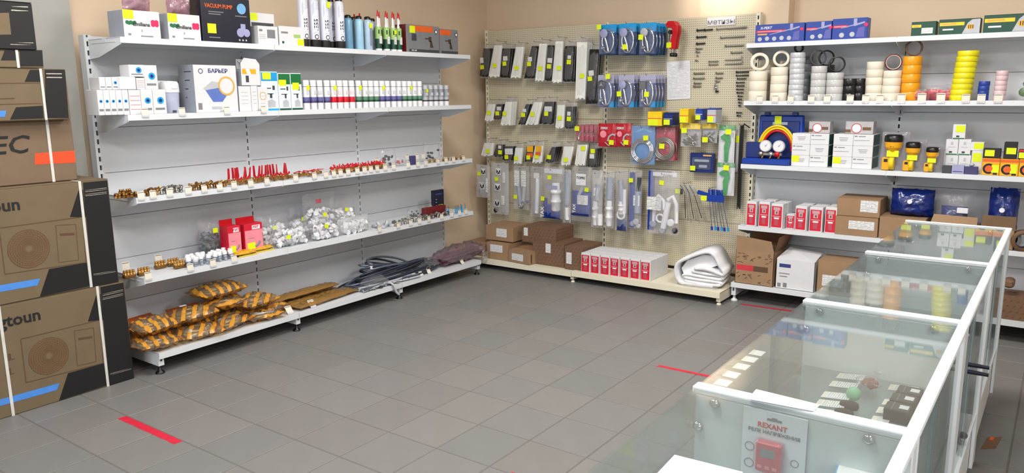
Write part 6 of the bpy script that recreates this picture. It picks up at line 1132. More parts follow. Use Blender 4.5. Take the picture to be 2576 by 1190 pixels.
def redprint(t, w, h, d):
    lettering(t, 'ZERIX', .026, -w*.15, h*.80, -d/2-.004, 'whiteink', bold=.02); g = MB(); disc_mb(g, -w*.2, h*.55, w*.17, -d/2-.003); g.obj('round_picture', 'pink' if t.location.x < -2.98 else 'cyan', t); g = MB(); g.tube([(w*.05, -d/2-.004, h*.25), (w*.12, -d/2-.004, h*.45), (w*.3, -d/2-.004, h*.55), (w*.45, -d/2-.004, h*.5)], .008, 8); g.tube([(-w*.1, -d/2-.004, h*.2), (.05*w, -d/2-.004, h*.08), (w*.15, -d/2-.004, h*.05)], .004, 6); g.obj('hose_picture', 'lgrey', t)
for i, (x0, x1) in enumerate(((78, 236), (222, 350))):
    t = bag_pack('red_hose_pack', ['red foil pack with a round pink picture', 'red foil pack with a round blue picture'][i], 'hose pack', (x0, 236), (x1, 425), 5.79-.004*i, .025, 'red', redprint, (.24, .2), 'red foil packs', filmm=film('red_gloss', (.80, .10, .18), .12, .06))
def fitt(t, w, h, d): MB().cyl((-w*.2, 0, h*.25), (w*.1, 0, h*.45), .012, .012, 10).cyl((-w*.1, 0, h*.1), (-w*.1, 0, h*.35), .010, .010, 8).tube([(-w*.05, 0, h*.4), (w*.2, 0, h*.6), (w*.4, 0, h*.62)], .006, 8).obj('chrome_fitting', 'chrome', t)
for i in range(4): bag_pack('red_fitting_pack', '%s small red pack with a chrome fitting from the tie packs' % ORD[i+1], 'fitting pack', (-112+38*i, 248-2*i), (-42+38*i, 378+3*i), 5.79+.02*i, .02, mat('card_crimson', (.70, .16, .27), .5), fitt, (-.22, .78) if i == 0 else None, 'small red packs')
def anch(t, w, h, d):
    r = random.Random(int(w*1e4)); m = MB(); [m.cyl((r.uniform(-.4, .4)*w, r.uniform(-.3, .1)*d, h*r.uniform(.05, .5)), (r.uniform(-.4, .4)*w, 0, h*r.uniform(.1, .6)), .006, .006, 7) for k in range(16)]; p = m.obj('wall_anchors', 'steel', t); p['kind'] = 'stuff'; MB().box(-w/2, w/2, -d*.2, -d*.2+.001, h*.76, h).obj('yellow_header', 'yel', t)
bag_pack('anchor_bag', 'clear bag of metal anchors with a yellow header, the first of two', 'bag of anchors', (752, 235), (925, 425), 5.80, .05, 'bagw', anch, (-.25, .70), 'anchor bags'); bag_pack('anchor_bag', 'clear bag of anchors with a yellow header beside the green tool', 'bag of anchors', (938, 240), (1060, 395), 5.82, .045, 'lgrey', anch, (-.22, .18), 'anchor bags')
def shears(t, w, h, d):
    MB().prism([(-w*.05, h*.04), (w*.12, h*.04), (w*.16, h*.35), (w*.26, h*.55), (w*.22, h*.72), (-w*.1, h*.78), (-w*.34, h*.70), (-w*.28, h*.62), (0, h*.60), (-w*.1, h*.45)], -.01, .008).obj('shears_handle', 'greenpl', t); MB().prism([(-w*.1, h*.74), (w*.1, h*.72), (w*.28, h*.90), (w*.2, h*.92)], -.004, .002).obj('shears_blade', 'steel', t); MB().box(-w/2, w/2, d*.3-.0015, d*.3-.0005, h*.86, h).obj('green_header', 'greenpl', t)
bag_pack('shears_pack', 'white pack with green pipe shears, the upper one', 'packaged tool', (1066, 250), (1212, 560), 5.84, .04, 'paper', shears, (.18, .83), 'green shears packs'); bag_pack('shears_pack', 'white pack with green pipe shears, the lower one', 'packaged tool', (1052, 566), (1208, 830), 5.83, .04, 'paper', shears, (.1, .86), 'green shears packs')
d = .03; t, w, h = hung_box('blue_tool_pack', 'flat dark blue blister pack with a tool, below the anchor bags', 'packaged tool', (842, 485), (1045, 636), 5.90, d, 'dblue'); MB().bbox(-w*.38, w*.4, -d/2-.02, -d/2, h*.18, h*.78, .006).obj('blister', 'blister', t); MB().bbox(-w*.3, w*.32, -d/2-.012, -d/2, h*.55, h*.68, .003).bbox(-w*.1, w*.25, -d/2-.012, -d/2, h*.25, h*.4, .003).obj('tool_body', 'gpl', t); fpatch(t, w, h, d, 'title_print', .55, .9, .85, .93, 'goldink'); MB().box(-.022, .022, -.0008, 0, -.019, .019).obj('price_sticker', 'yellow', t, (-w*.33, -d/2-.021, h*.22))
# black strip bundle
p0, p1 = back_at(1853, 526, 5.92), back_at(1871, 316, 5.92); w, h = p1.x-p0.x, p1.z-p0.z; t = thing('black_strips', 'bundle of long black strips hung at the pegboard edge', 'strips', (p0.x+w/2, 5.92, p0.z), 0)
for i in range(5): MB().box(-w/2+i*w/5, -w/2+(i+.85)*w/5, -.004*(i % 2), .012, .008*((i*3) % 4), h).obj('strip', 'tie_b', t)
MB().tube([(0, 0, h*.97), (.02, -.01, h*1.02), (.07, -.03, h*.98)], .005, 6).obj('strip_tail', 'tie_b', t); MB().box(-w*.5-.026, -w*.5-.006, 0, .006, h*.45, h*.99).obj('metal_strip', 'lgrey', t); patch(t, 'price_sticker', -w*.5-.03, -w*.5-.005, h*.80, h*.88, -.0005, 'yellow'); hook(1862, 314, 5.93)
# drill bits in fan
p = back_at(1726, 466, 5.85); t = thing('drill_bit_bunch', 'bunch of long steel drill bits hanging slanted', 'drill bits', (p.x, 5.85, p.z), 0); hook(1722, 462, 5.85)
for i in range(9): a = .06+.045*i; x = -.03+.013*i; MB().tube([(x-.02, .004*(i % 3), .0), (x+.02, .004*(i % 3), -.06), (x+.02+math.sin(a)*.23, .004*(i % 3), -.06-math.cos(a)*(.21+.02*(i % 3)))], .0032, 7).obj('drill_bit', 'steel' if i % 3 else 'dsteel', t)
MB().pillow(.13, .09, .03, 4, .008).obj('clear_bag', 'clear', t, (.01, 0, -.085)); MB().box(-.09, -.025, -.008, 0, -.075, -.03).obj('dark_holder', 'ink', t); MB().box(-.022, .022, -.0008, 0, -.02, .02).obj('price_sticker', 'yellow', t, (-.068, -.0085, -.052))
p = back_at(1790, 480, 5.84); t = thing('blue_bit_bunch', 'bunch of clear tubes with blue caps hanging beside the drill bits', 'drill bits', (p.x, 5.84, p.z), 0); hook(1786, 474, 5.84)
for i in range(6): x = -.02+.02*i; y_ = .008*(i % 2); MB().tube([(x, y_, -.02), (x+.035+.006*i, y_, -.30-.01*(i % 2))], .0085, 8).obj('clear_tube', 'blister', t); MB().cyl((x, y_, .01), (x+.004, y_, -.05), .0095, .0095, 8).obj('blue_cap', 'bpl', t); MB().cyl((x+.032+.006*i, y_, -.285), (x+.036+.006*i, y_, -.315), .0095, .0095, 8).obj('blue_end', 'cyan' if i % 2 else 'bpl', t); MB().cyl((x, y_, -.03), (x+.033+.006*i, y_, -.29), .003, .003, 6).obj('drill_bit', 'dsteel', t)
MB().bbox(-.04, .11, -.014, -.011, -.085, -.03, .001).obj('blue_band', 'bpl', t); MB().prism([(-.12, -.03), (-.02, -.06), (-.02, -.02), (-.11, .0)], -.006, 0).obj('blue_flap', 'bpl', t); MB().box(-.024, .024, -.0008, 0, -.02, .02).obj('price_sticker', 'yellow', t, (-.055, -.0155, -.06))
# --- base shelf of the pegboard: cartons, boxed goods, folded sheet
def bplace(u0, u1, vt, z, yf):
    x0, x1 = x_at(u0, yf, z), x_at(u1, yf, z); return (x0+x1)/2, x1-x0, z_at(vt, (x0+x1)/2, yf)-z
def kraft(label, u0, u1, vt, z, yf, d, m, lab=None, printed=False, open_=False, group='cartons under the pegboard', rz=0, name='small_carton'):
    xc, w, h = bplace(u0, u1, vt, z, yf); t = thing(name, label, 'carton', (xc, yf+d/2, z), rz, group)
    if not open_: carton_mb(w, d, h, .003).obj('carton_body', m, t)
    else:
        th = .003; MB().box(-w/2, w/2, -d/2, -d/2+th, 0, h).box(-w/2, w/2, d/2-th, d/2, 0, h).box(-w/2, -w/2+th, -d/2, d/2, 0, h).box(w/2-th, w/2, -d/2, d/2, 0, h).box(-w/2, w/2, -d/2, d/2, 0, th).obj('carton_body', m, t)
    if lab: a0, a1, b0, b1 = lab; fpatch(t, w, h, d, 'white_label', a0, a1, b0, b1, 'txt')
    if printed:
        g = MB(); ny = max(2, int(h/.028)); nx = max(3, int(w/.034))
        for j in range(ny):
            for i in range(nx): x, z_ = -w/2+(i+.5+.5*(j % 2))*w/(nx+.5), (j+.5)*h/ny; g.prism([(x-.009, z_-.006), (x-.003, z_-.007), (x+.009, z_+.006), (x+.003, z_+.007)], -d/2-.0006, -d/2-.0001)
        nyy = max(2, int(d/.03))
        for j in range(nyy):
            for i in range(ny): y_, z_ = -d/2+(j+.5)*d/nyy, (i+.5)*h/ny; g.box(w/2+.0001, w/2+.0006, y_-.008, y_+.008, z_-.003, z_+.003); g.box(-w/2-.0006, -w/2-.0001, y_-.008, y_+.008, z_-.003, z_+.003)
        for j in range(nyy):
            for i in range(nx): x, y_ = -w/2+(i+.5)*w/nx, -d/2+(j+.5)*d/nyy; g.box(x-.009, x+.009, y_-.003, y_+.003, h+.0001, h+.0006)
        g.obj('dash_print', 'brownink', t)['kind'] = 'stuff'
    return t, w, h
Bz = PBZ
kraft('kraft carton with a white label against the side wall', 1170, 1221, 610, Bz-.004, 5.50, .30, 'card', (.35, .95, .28, .85))
kraft('kraft carton with a printed white label, between the corner carton and the torn one', 1224, 1278, 612, Bz-.004, 5.455, .34, 'card', (.18, .75, .45, .9))
t, w, h = kraft('torn open kraft carton with a lifted flap, at the shelf edge', 1279, 1337, 632, Bz-.004, 5.43, .25, 'card', (.18, .72, .2, .75), rz=-.12)
MB().add([(-w/2, -.02, h), (w/2, -.02, h), (w*.3, .03, h+.05), (-w*.1, .03, h+.045)], [(0, 1, 2, 3), (3, 2, 1, 0)]).obj('lifted_flap', 'cardin', t); MB().box(w/2+.0002, w/2+.0012, -.10, -.09, .01, h*.8).obj('torn_tape', 'ink', t)
kraft('brown dash-printed carton in the lower tier beside the torn carton', 1340, 1419, 610, Bz-.004, 5.50, .32, 'carddark', (.42, .58, .55, .95), True); kraft('brown dash-printed carton in the lower tier next to the red boxes', 1420, 1465, 622, Bz-.004, 5.47, .34, 'carddark', (.1, .4, .25, .75), True)
kraft('kraft carton with a creased top, on the corner cartons', 1222, 1290, 569, Bz+.155, 5.52, .30, 'card', (.40, .78, .28, .85)); kraft('brown dash-printed carton on top of the lower tier', 1313, 1398, 572, Bz+.170, 5.54, .30, 'carddark', (.06, .18, .40, .9), True)
def red_box(name, label, loc, rz, w, d, h, group):
    t = thing(name, label, 'box', loc, rz, group); MB().bbox(-w/2, w/2, -d/2, d/2, 0, h, .002).obj('box_body', 'wbox', t); fpatch(t, w, h, d, 'red_panel', .06, .92, .04, .90, 'red')
    MB().prism([(-w*.30, h*.84), (-w*.30, h*.74), (-w*.2, h*.70), (-w*.2, h*.30), (w*.16, h*.30), (w*.16, h*.70), (w*.27, h*.74), (w*.27, h*.84)][::-1][::-1], -d/2-.0012, -d/2-.0007).obj('valve_picture', 'lgrey', t) if False else MB().box(-w*.30, w*.27, -d/2-.0012, -d/2-.0007, h*.74, h*.86).box(-w*.2, w*.16, -d/2-.0012, -d/2-.0007, h*.56, h*.73).box(-w*.34, w*.30, -d/2-.0012, -d/2-.0007, h*.47, h*.505).obj('valve_picture', mat('pinkish_grey', (.78, .62, .64), .5), t)
    fpatch(t, w, h, d, 'white_bar', .28, .70, .38, .44, 'whiteink', 1); MB().box(-w*.18, w*.14, -d/2-.0012, -d/2-.0007, h*.12, h*.36).obj('lower_picture', mat('dull_rose', (.70, .32, .38), .5), t); MB().box(-w*.04, w*.04, -d/2-.0018, -d/2-.0012, h*.60, h*.68).obj('dark_mark', 'ink', t)
    return t, w, h
x0, w7, h7 = bplace(1461, 1482, 625, Bz, 5.435); r0 = None; xs0, xs1 = x_at(1461, 5.435, Bz), x_at(1636, 5.455, Bz); pw = (xs1-xs0)/7
for row in range(3):
    for i in range(7):
        lb = '%s red and white valve box from the cartons, %s row' % (ORD[i+1], ('front', 'middle', 'back')[row]); loc = (xs0+pw*(i+.5), 5.435+.055+.003*i+row*.112, Bz+.0005)
        if r0 is None: r0, w_, h_ = red_box('valve_box', lb, loc, -.02, pw*.95, .108, .165, 'red and white valve boxes')
        else: dup(r0, loc, -.02+rnd.uniform(-.02, .02), lb)
# folded white sheet
xc, w, h = bplace(1695, 1812, 632, Bz, 5.50); t = thing('folded_sheet', 'thick folded white fabric sheet in clear film on the base shelf', 'folded sheet', (xc, 5.64, Bz+.001), .12)
def ribbon(P, th, y0, y1):
    """cloth of some thickness folded along a path in x,z, given width along y"""
    P = [Vector((p[0]*w, p[1]*h)) for p in P]; Q = []
    for i in range(len(P)-1):                       # round the folds off
        p0, p1, p2, p3 = P[max(i-1, 0)], P[i], P[i+1], P[min(i+2, len(P)-1)]
        for s_ in range(5):
            t_ = s_/5; Q.append(.5*((2*p1)+(p2-p0)*t_+(2*p0-5*p1+4*p2-p3)*t_*t_+(3*p1-p0-3*p2+p3)*t_**3))
    Q.append(P[-1]); vs = []; n = len(Q)
    for i, q in enumerate(Q):
        d_ = (Q[min(i+1, n-1)]-Q[max(i-1, 0)]).normalized(); nn = Vector((-d_.y, d_.x))*th/2
        e = .006*noise.noise(Vector((i*.4, 0, 3)))
        for y_ in (y0+e, y1): vs += [(q.x+nn.x, y_, max(.001, q.y+nn.y)), (q.x-nn.x, y_, max(.0005, q.y-nn.y))]
    fs = []
    for i in range(n-1):
        a_ = i*4; b_ = a_+4; fs += [(a_, b_, b_+2, a_+2), (a_+1, a_+3, b_+3, b_+1), (a_, a_+1, b_+1, b_), (a_+2, b_+2, b_+3, a_+3)]
    return MB().add(vs, fs+[(0, 2, 3, 1), (4*n-4, 4*n-3, 4*n-1, 4*n-2)], True)
ribbon([(-.30, .12), (.10, .09), (.36, .09), (.45, .13), (.38, .18), (.0, .19), (-.27, .22), (-.33, .27), (-.24, .31), (.10, .28), (.40, .26), (.47, .31), (.40, .37), (.10, .38), (-.16, .42)], .022, -.14, .13).obj('inner_fold', 'wpl', t)
ribbon([(.28, .04), (-.05, .035), (-.32, .05), (-.45, .16), (-.49, .40), (-.44, .62), (-.22, .80), (.02, .95), (.18, .99), (.30, .90), (.42, .62), (.50, .48), (.47, .40), (.34, .45), (.12, .52), (-.10, .50)], .024, -.15, .14).obj('outer_fold', 'paper', t)
MB().prism([(-w*.40, h*.45), (-w*.30, h*.12), (w*.36, h*.12), (w*.38, h*.36), (w*.10, h*.46), (w*.34, h*.62), (w*.22, h*.88), (w*.04, h*.88), (-w*.28, h*.68)], -.10, .12).obj('sheet_core', 'wpl', t)
MB().pillow(w*.7, .2, .02, 3, .008, M=Matrix.Translation((w*.05, -.20, .012)) @ Matrix.Rotation(-math.pi/2, 4, 'X')).obj('clear_film', 'clear', t)
# ------------------------------------------------------------------ stock on the shelving behind the counter
Q1, Q2, Q3, Q4 = RZ; RF = RYF+.012
def bthing(name, label, cat, u0, u1, vt, z, yf, d, group=None, rz=0.0):
    xc, w, h = bplace(u0, u1, vt, z, yf); return thing(name, label, cat, (xc, yf+d/2, z+.0005), rz, group), w, h
def bbx(name, label, cat, u0, u1, vt, z, yf, d, m, group=None, part='box_body', rz=0.0):
    t, w, h = bthing(name, label, cat, u0, u1, vt, z, yf, d, group, rz); MB().bbox(-w/2, w/2, -d/2, d/2, 0, h, .002).obj(part, m, t); return t, w, h
# top shelf: blue gun boxes and green boxes
for i, (u0, u1, vt) in enumerate(((1899, 2022, 60), (2025, 2090, 54), (2092, 2180, 46))):
    d = .10; t, w, h = bbx('sealant_gun_box', ['long blue tool box lettered X-PERT on the top shelf', 'middle blue tool box on the top shelf', 'blue tool box on the top shelf, nearest the green boxes'][i], 'box', u0, u1, vt, Q1, RF, d, 'blue', 'blue tool boxes'); y = -d/2
    if i == 0: lettering(t, 'X-PERT', h*.20, -w*.28, h*.80, y-.0012, 'whiteink', bold=.015, shear=.2); fpatch(t, w, h, d, 'gold_print', .05, .25, .42, .50, 'goldink')
    fpatch(t, w, h, d, 'pink_band', .02, .62 if i == 0 else .45, .55, .68, 'red'); fpatch(t, w, h, d, 'pink_band_light', .05, .55 if i == 0 else .4, .585, .645, 'pink', 1)
    q = (.72 if i == 0 else .62); X = -w/2+q*w; s = h
    MB().prism([(X-s*1.15, h*.42), (X+s*.1, h*.66), (X+s*.1, h*.72), (X-s*1.15, h*.45)] if i == 0 else [(X-s*.6, h*.52), (X+s*.1, h*.66), (X+s*.1, h*.72), (X-s*.6, h*.55)], y-.0018, y-.0012).box(X-s*.02, X+s*.14, y-.0020, y-.0014, h*.68, h*.97).prism([(X, h*.60), (X+s*.5, h*.74), (X+s*.5, h*.82), (X, h*.70)], y-.0022, y-.0016).obj('gun_picture', 'lav', t); MB().prism([(X+s*.12, h*.08), (X+s*.5, h*.08), (X+s*.5, h*.58), (X+s*.2, h*.52)], y-.0012, y-.0006).obj('violet_picture', mat('violet_print', (.35, .36, .66), .45), t)
    g = MB(); disc_mb(g, min(X+s*.62, w*.46), h*.66, h*.09, y-.0012); g.obj('red_dot', 'magenta', t)
    for k in range(5 if i == 0 else 2): g = MB(); disc_mb(g, (-w*.40+w*.15*k) if i == 0 else (-w*.22+w*.3*k), h*.20+h*.02*(k % 2), h*.12, y-.0006, n=16); g.obj('round_icon', 'lgrey', t)
for i, (u0, u1, vt) in enumerate(((2291, 2353, 55), (2360, 2464, 48), (2472, 2600, 36))):
    d = .11; t, w, h = bbx('bee_box', ['small green box with a white label on the top shelf', 'long green and yellow box with a bee picture, whole in view', 'long green and yellow box with a bee picture, cut by the picture edge'][i], 'box', u0, u1, vt, Q1, RF, d, 'dgreen', 'green boxes with yellow bands'); y = -d/2
    fpatch(t, w, h, d, 'yellow_band', .02, .4 if i == 0 else .62, .60 if i == 0 else .58, .80, 'yel'); fpatch(t, w, h, d, 'title_print', .08, .3 if i == 0 else .42, .64, .75, 'goldink', 1)
    if i == 0: fpatch(t, w, h, d, 'white_label', .42, .88, .14, .56, 'txt', 1)
    else:
        P = [(w*.08, h*.02), (w*.495, h*.02), (w*.495, h*.96), (w*.30, h*.94), (w*.20, h*.72)]; MB().prism(P, y-.0016, y-.0010).obj('white_field', 'lgrey', t); g = MB(); disc_mb(g, w*.27, h*.46, h*.17, y-.0017, sx=1.3); g.obj('bee_body', 'amber', t); g = MB(); [g.box(w*.27+h*a, w*.27+h*(a+.05), y-.0026, y-.0022, h*.34, h*.58) for a in (-.12, .0, .12)]; g.obj('bee_stripes', 'ink', t); fpatch(t, w, h, d, 'small_print', .1, .36, .28, .38, 'whiteink', 1)
    MB().box(-w/2, w/2, -d/2, d/2, h, h+.001).obj('box_top', 'dgreen', t)
# second shelf: stacks of tape rolls, each roll a thing
def roll_mesh(r, ri, h, mats):
    m = MB(); m.lathe([(ri, 0), (r-.0015, 0), (r, .0015), (r, h-.0015), (r-.0015, h), (ri, h)], 28, caps=False); m.cur = 1; m.lathe([(ri, h), (ri*.93, h), (ri*.93, 0), (ri, 0)], 28, caps=False); return m.mesh('tape_roll', mats)
def roll_stack(u, yc, r, h, n, mats, what, group, lean=0.0, ri=.72, dz=0.0005):
    x = x_at(u, yc, Q2+.1); me = roll_mesh(r, r*ri, h-.0006, mats)
    for k in range(n):
        o = bpy.data.objects.new('tape_roll', me); COL.objects.link(o); o.location = (x+lean*k*h+rnd.uniform(-.0015, .0015), yc+rnd.uniform(-.0015, .0015), Q2+dz+k*h); o.rotation_euler = (0, 0, rnd.uniform(0, 6)); tag(o, '%s, %s from the bottom' % (what, ORD[k+1]), 'tape roll', group)
    return x, Q2+dz+n*h
def ring_on(x, y, z, r, h, mats, label, ri=.85, rz=.5):
    o = bpy.data.objects.new('tape_roll', roll_mesh(r, r*ri, h, mats)); COL.objects.link(o); o.location = (x, y, z+r+.0005); o.rotation_euler = (math.pi/2, 0, rz); tag(o, label, 'tape roll', 'tape rolls standing on edge'); o.location.y -= h/2*0; return o
dk = mat('cardboard_core', (.45, .40, .34), .8)
px = 1936/6.0
x, z = roll_stack(1906, 5.775, .066, .0715, 3, ['beige', 'cardin'], 'cream masking tape in the first stack', 'cream masking tape rolls'); ring_on(x, 5.80, z, .066, .05, ['beige', 'beige'], 'wide cream masking tape roll on edge atop the first stack', .72, .25); roll_stack(1927, 5.93, .06, .075, 4, ['beige', 'cardin'], 'cream masking tape behind the first stack', 'cream masking tape rolls')
x, z = roll_stack(1959, 5.775, .060, .060, 4, ['beige', 'cardin'], 'cream masking tape in the second stack', 'cream masking tape rolls'); ring_on(x-.0, 5.80, z, .058, .048, ['beige', 'beige'], 'cream masking tape roll on edge atop the second stack', .74, .3); roll_stack(1978, 5.93, .056, .072, 4, ['beige', 'cardin'], 'cream masking tape behind the second stack', 'cream masking tape rolls')
silver = mat('silver_wrap', (.80, .81, .83), .25, .1, var=.06, scale=60); clr = mat('clear_tape', (.78, .78, .77), .12, var=.05, scale=30)
x, z = roll_stack(2003, 5.77, .052, .0375, 9, [silver, 'dgrey'], 'silver wrapped tape in the tall stack', 'silver wrapped tape rolls'); ring_on(x-.01, 5.80, z, .032, .03, ['black', 'black'], 'small black tape roll on edge atop the tall silver stack', .8, .6); roll_stack(2024, 5.90, .048, .052, 6, ['grey', 'dgrey'], 'grey tape behind the tall silver stack', 'grey tape rolls')
x, z = roll_stack(2058, 5.775, .053, .048, 5, [clr, dk], 'clear packing tape in the stack beside the silver one', 'clear packing tape rolls'); ring_on(x-.01, 5.77, z, .055, .012, ['dgrey', 'dgrey'], 'thin black ring atop the clear tape, standing in front', .88, .4); ring_on(x+.03, 5.83, z, .055, .012, ['black', 'black'], 'thin black ring atop the clear tape, standing behind', .88, .5); roll_stack(2078, 5.91, .05, .05, 5, ['dgrey', dk], 'dark tape behind the clear packing tape', 'dark tape rolls')
x, z = roll_stack(2100, 5.775, .057, .048, 4, [clr, dk], 'clear packing tape in the stack beside the black rolls', 'clear packing tape rolls'); ring_on(x, 5.79, z, .056, .014, ['black', 'black'], 'large black ring standing atop the shorter clear tape stack', .88, .35); roll_stack(2121, 5.91, .05, .05, 3, ['dgrey', dk], 'dark tape behind the shorter clear stack', 'dark tape rolls')
roll_stack(2138, 5.80, .048, .05, 3, ['black', 'dgrey'], 'black tape in the first black stack', 'black tape rolls'); roll_stack(2162, 5.82, .042, .05, 3, ['black', 'dgrey'], 'black tape in the second black stack', 'black tape rolls')
x, z = roll_stack(2199, 5.80, .055, .052, 5, ['beige', 'cardin'], 'cream tape in the stack beside the black rolls', 'cream tape rolls'); x, z = roll_stack(2243, 5.785, .057, .0495, 4, ['beige', 'cardin'], 'cream tape in the stack beside the orange one', 'cream tape rolls'); ring_on(x-.005, 5.80, z, .054, .014, ['maroon', 'beige'], 'thin red-edged ring standing atop the cream tape', .88, .4)
x, z = roll_stack(2291, 5.80, .058, .0575, 5, [mat('orange_tape', (.93, .62, .08), .35), dk], 'orange tape in the orange stack', 'orange tape rolls'); ring_on(x, 5.80, z, .053, .016, ['brown', 'brown'], 'brown ring standing atop the orange tape', .86, .35)
roll_stack(2418, 5.775, .062, .0345, 9, ['tape_y', 'yel'], 'lemon yellow tape in the leaning stack', 'lemon yellow tape rolls', .085); roll_stack(2475, 5.78, .032, .030, 4, ['blue', 'dgrey'], 'blue tape in the small blue stack', 'blue tape rolls', .02, dz=.0); roll_stack(2517, 5.78, .034, .0305, 6, [mat('pinkish_white', (.88, .76, .78), .3), 'pink'], 'pinkish tape in the small pink stack', 'pinkish tape rolls', .02)
for i, (u0, u1, vt, yf) in enumerate(((2288, 2335, 222, 5.745), (2322, 2375, 215, 5.83), (2352, 2398, 220, 5.75), (2375, 2415, 212, 5.84))):
    t, w, h = bthing('red_film_pack', '%s crumpled red and clear pack from the orange tape' % ORD[i+1], 'pack', u0, u1, vt, Q2, yf, .06, 'crumpled red packs'); MB().pillow(w, h, .055, i+3, .010, freq=22).obj('clear_bag', 'clear', t); MB().pillow(w*.8, h*.75, .035, i+9, .010, freq=26).obj('red_roll', mat('red_white_print', (.80, .22, .30), .4, var=.5, scale=30), t)
t, w, h = bthing('green_bag', 'clear bag with green parts on the tape shelf, at the picture edge', 'bag of parts', 2560, 2605, 208, Q2, RF+.02, .06); MB().pillow(w, h, .06, 4, .008).obj('clear_bag', 'clear', t); MB().ball((-.02, 0, .05), .028, 10).ball((.02, 0, .08), .03, 10).ball((-.01, 0, .10), .02, 10).obj('green_parts', mat('moss_green', (.30, .45, .22), .5), t)
for i, u in enumerate((1910, 1949, 1988, 2040, 2080, 2138, 2177, 2213, 2267, 2318, 2366, 2429, 2468, 2511)):
    price_card((x_at(u, RYF-.007, Q2), RYF-.007, Q2-.016), rnd.uniform(-.08, .08), '%s price card from the pegboard on the tape shelf edge' % ORD[i+1], 'price cards on the tape shelf', s=1.35 if i not in (8, 9, 10) else 1.5)
# third shelf
xc, w, h = bplace(1902, 2014, 290, Q3, 5.83); xb0 = x_at(1866, RF-.01, Q3); xb1 = x_at(1984, RF-.01, Q3); t = thing('gauge_case', 'open blue case with a two-gauge refrigerant manifold and hoses', 'tool case', ((xb0+xb1)/2, RF, Q3+.0005), 0); W_ = xb1-xb0
base = MB().bbox(-W_/2, W_/2, -.02, .13, 0, .045, .006).obj('case_base', 'bpl', t); off = xc-(xb0+xb1)/2
lid = MB().bbox(off-w/2, off+w/2, .14, .175, .0, h, .012, Matrix.Rotation(-.0, 4, 'X')).obj('case_lid', 'bpl', t); MB().bbox(off-w*.42, off+w*.42, .134, .14, h*.12, h*.88, .004).obj('lid_inset', 'dblue', lid)
for a in (-.32, .30): MB().bbox(off+a*w-.02, off+a*w+.02, .13, .17, h-.004, h+.022, .004).obj('latch', 'dblue', lid)
MB().bbox(off-.06, off+.05, .131, .134, h*.80, h*.86, .001).obj('name_plate', 'gpl', lid); patch(lid, 'price_sticker', off-.045, off+.005, h*.82, h*.98, .1305, 'yellow')
for k, (mt, r) in enumerate((('yel', .135), ('yel', .122), ('redpl', .108))): MB().tube([(off-.01+r*math.cos(s), .09+.006*k, .10+r*1.35*math.sin(s)) for s in [math.pi*i/20 for i in range(21)]], .009, 8).obj('hose', mt, t)
for a in (-.045, .052):
    g = MB().lathe([(.040, 0), (.045, .004), (.045, .022), (.042, .026), (0, .026)], 24, Matrix.Translation((a+.03, .05, .135)) @ Matrix.Rotation(math.pi/2, 4, 'X')).obj('gauge_body', 'lgrey', t); m = MB(); disc_mb(m, a+.03, .135, .037, .0235, n=28); m.obj('gauge_face', 'paper', g); MB().prism([(a+.03-.002, .135), (a+.03+.018, .155), (a+.03+.002, .133)], .0215, .0225).obj('gauge_needle', 'ink', g)
MB().bbox(-.05, .11, .02, .05, .065, .088, .005).obj('manifold_bar', 'steel', t)
for a, mt in ((-.045, 'steel'), (.075, 'redpl'), (.03, 'chrome')): MB().lathe([(.018, 0), (.02, .004), (.018, .012), (0, .014)], 14, Matrix.Translation((a, .02, .078)) @ Matrix.Rotation(math.pi/2, 4, 'X')).obj('valve_knob', mt, t)
for a in (-.03, .03, .09): MB().cyl((a, .03, .065), (a, .0, .046), .008, .008, 8).obj('brass_port', 'brass', t)
MB().bbox(-W_/2+.004, -W_/2+.12, .05, .128, .045, .16, .004).obj('case_insert', 'dblue', t)
def wstack(u0, u1, vt, cols, rows, yf, d, where, stick, group):
    xc, w, h = bplace(u0, u1, vt, Q3, yf); bw, bh = w/cols, h/rows
    for r in range(rows):
        for c in range(cols):
            t = thing('white_parts_box', '%s white box, %s tier from the shelf, %s' % (('near', 'far')[c] if False else ('pegboard-side', 'picture-edge-side')[c], ORD[r+1], where), 'box', (xc-w/2+bw*(c+.5), yf+d/2, Q3+.0005+r*bh), 0, group); MB().bbox(-bw/2+.0007, bw/2-.0007, -d/2, d/2, 0, bh-.0007, .002).obj('box_body', 'wbox', t)
            if (r+c) % 2: MB().box(-bw*.44, -bw*.3, -d/2-.0006, -d/2, bh*.78, bh*.88).box(-bw*.25, bw*.1, -d/2-.0006, -d/2, bh*.78, bh*.85).box(-bw*.44, bw*.3, -d/2-.0006, -d/2, bh*.45, bh*.49).obj('label_print', 'greyink', t)
            else: [MB().box(-bw*.22+bw*.03*k, bw*.25-bw*.03*k, -d/2-.0006, -d/2, bh*(.65-.13*k), bh*(.69-.13*k)).obj('label_print', 'greyink', t) for k in range(3)]
            if (r, c) == stick: MB().box(-bw*.46, -bw*.06, -d/2-.0012, -d/2-.0006, bh*.4, bh*.96).obj('price_sticker', 'yellow', t)
            MB().box(bw/2-.0006, bw/2-.0001, -d/2+.01, d/2-.01, .004, bh-.004).obj('green_side', 'dgreen', t) if c == cols-1 else None
    return xc, w, h
xa, wa, ha = wstack(1989, 2081, 336, 2, 3, RF+.02, .20, 'in the stack beside the blue case', (0, 0), 'white boxes beside the blue case'); xb, wb, hb_ = wstack(2092, 2192, 338, 2, 3, RF+.02, .22, 'in the stack beside the flashlights', (0, 0), 'white boxes beside the flashlights')
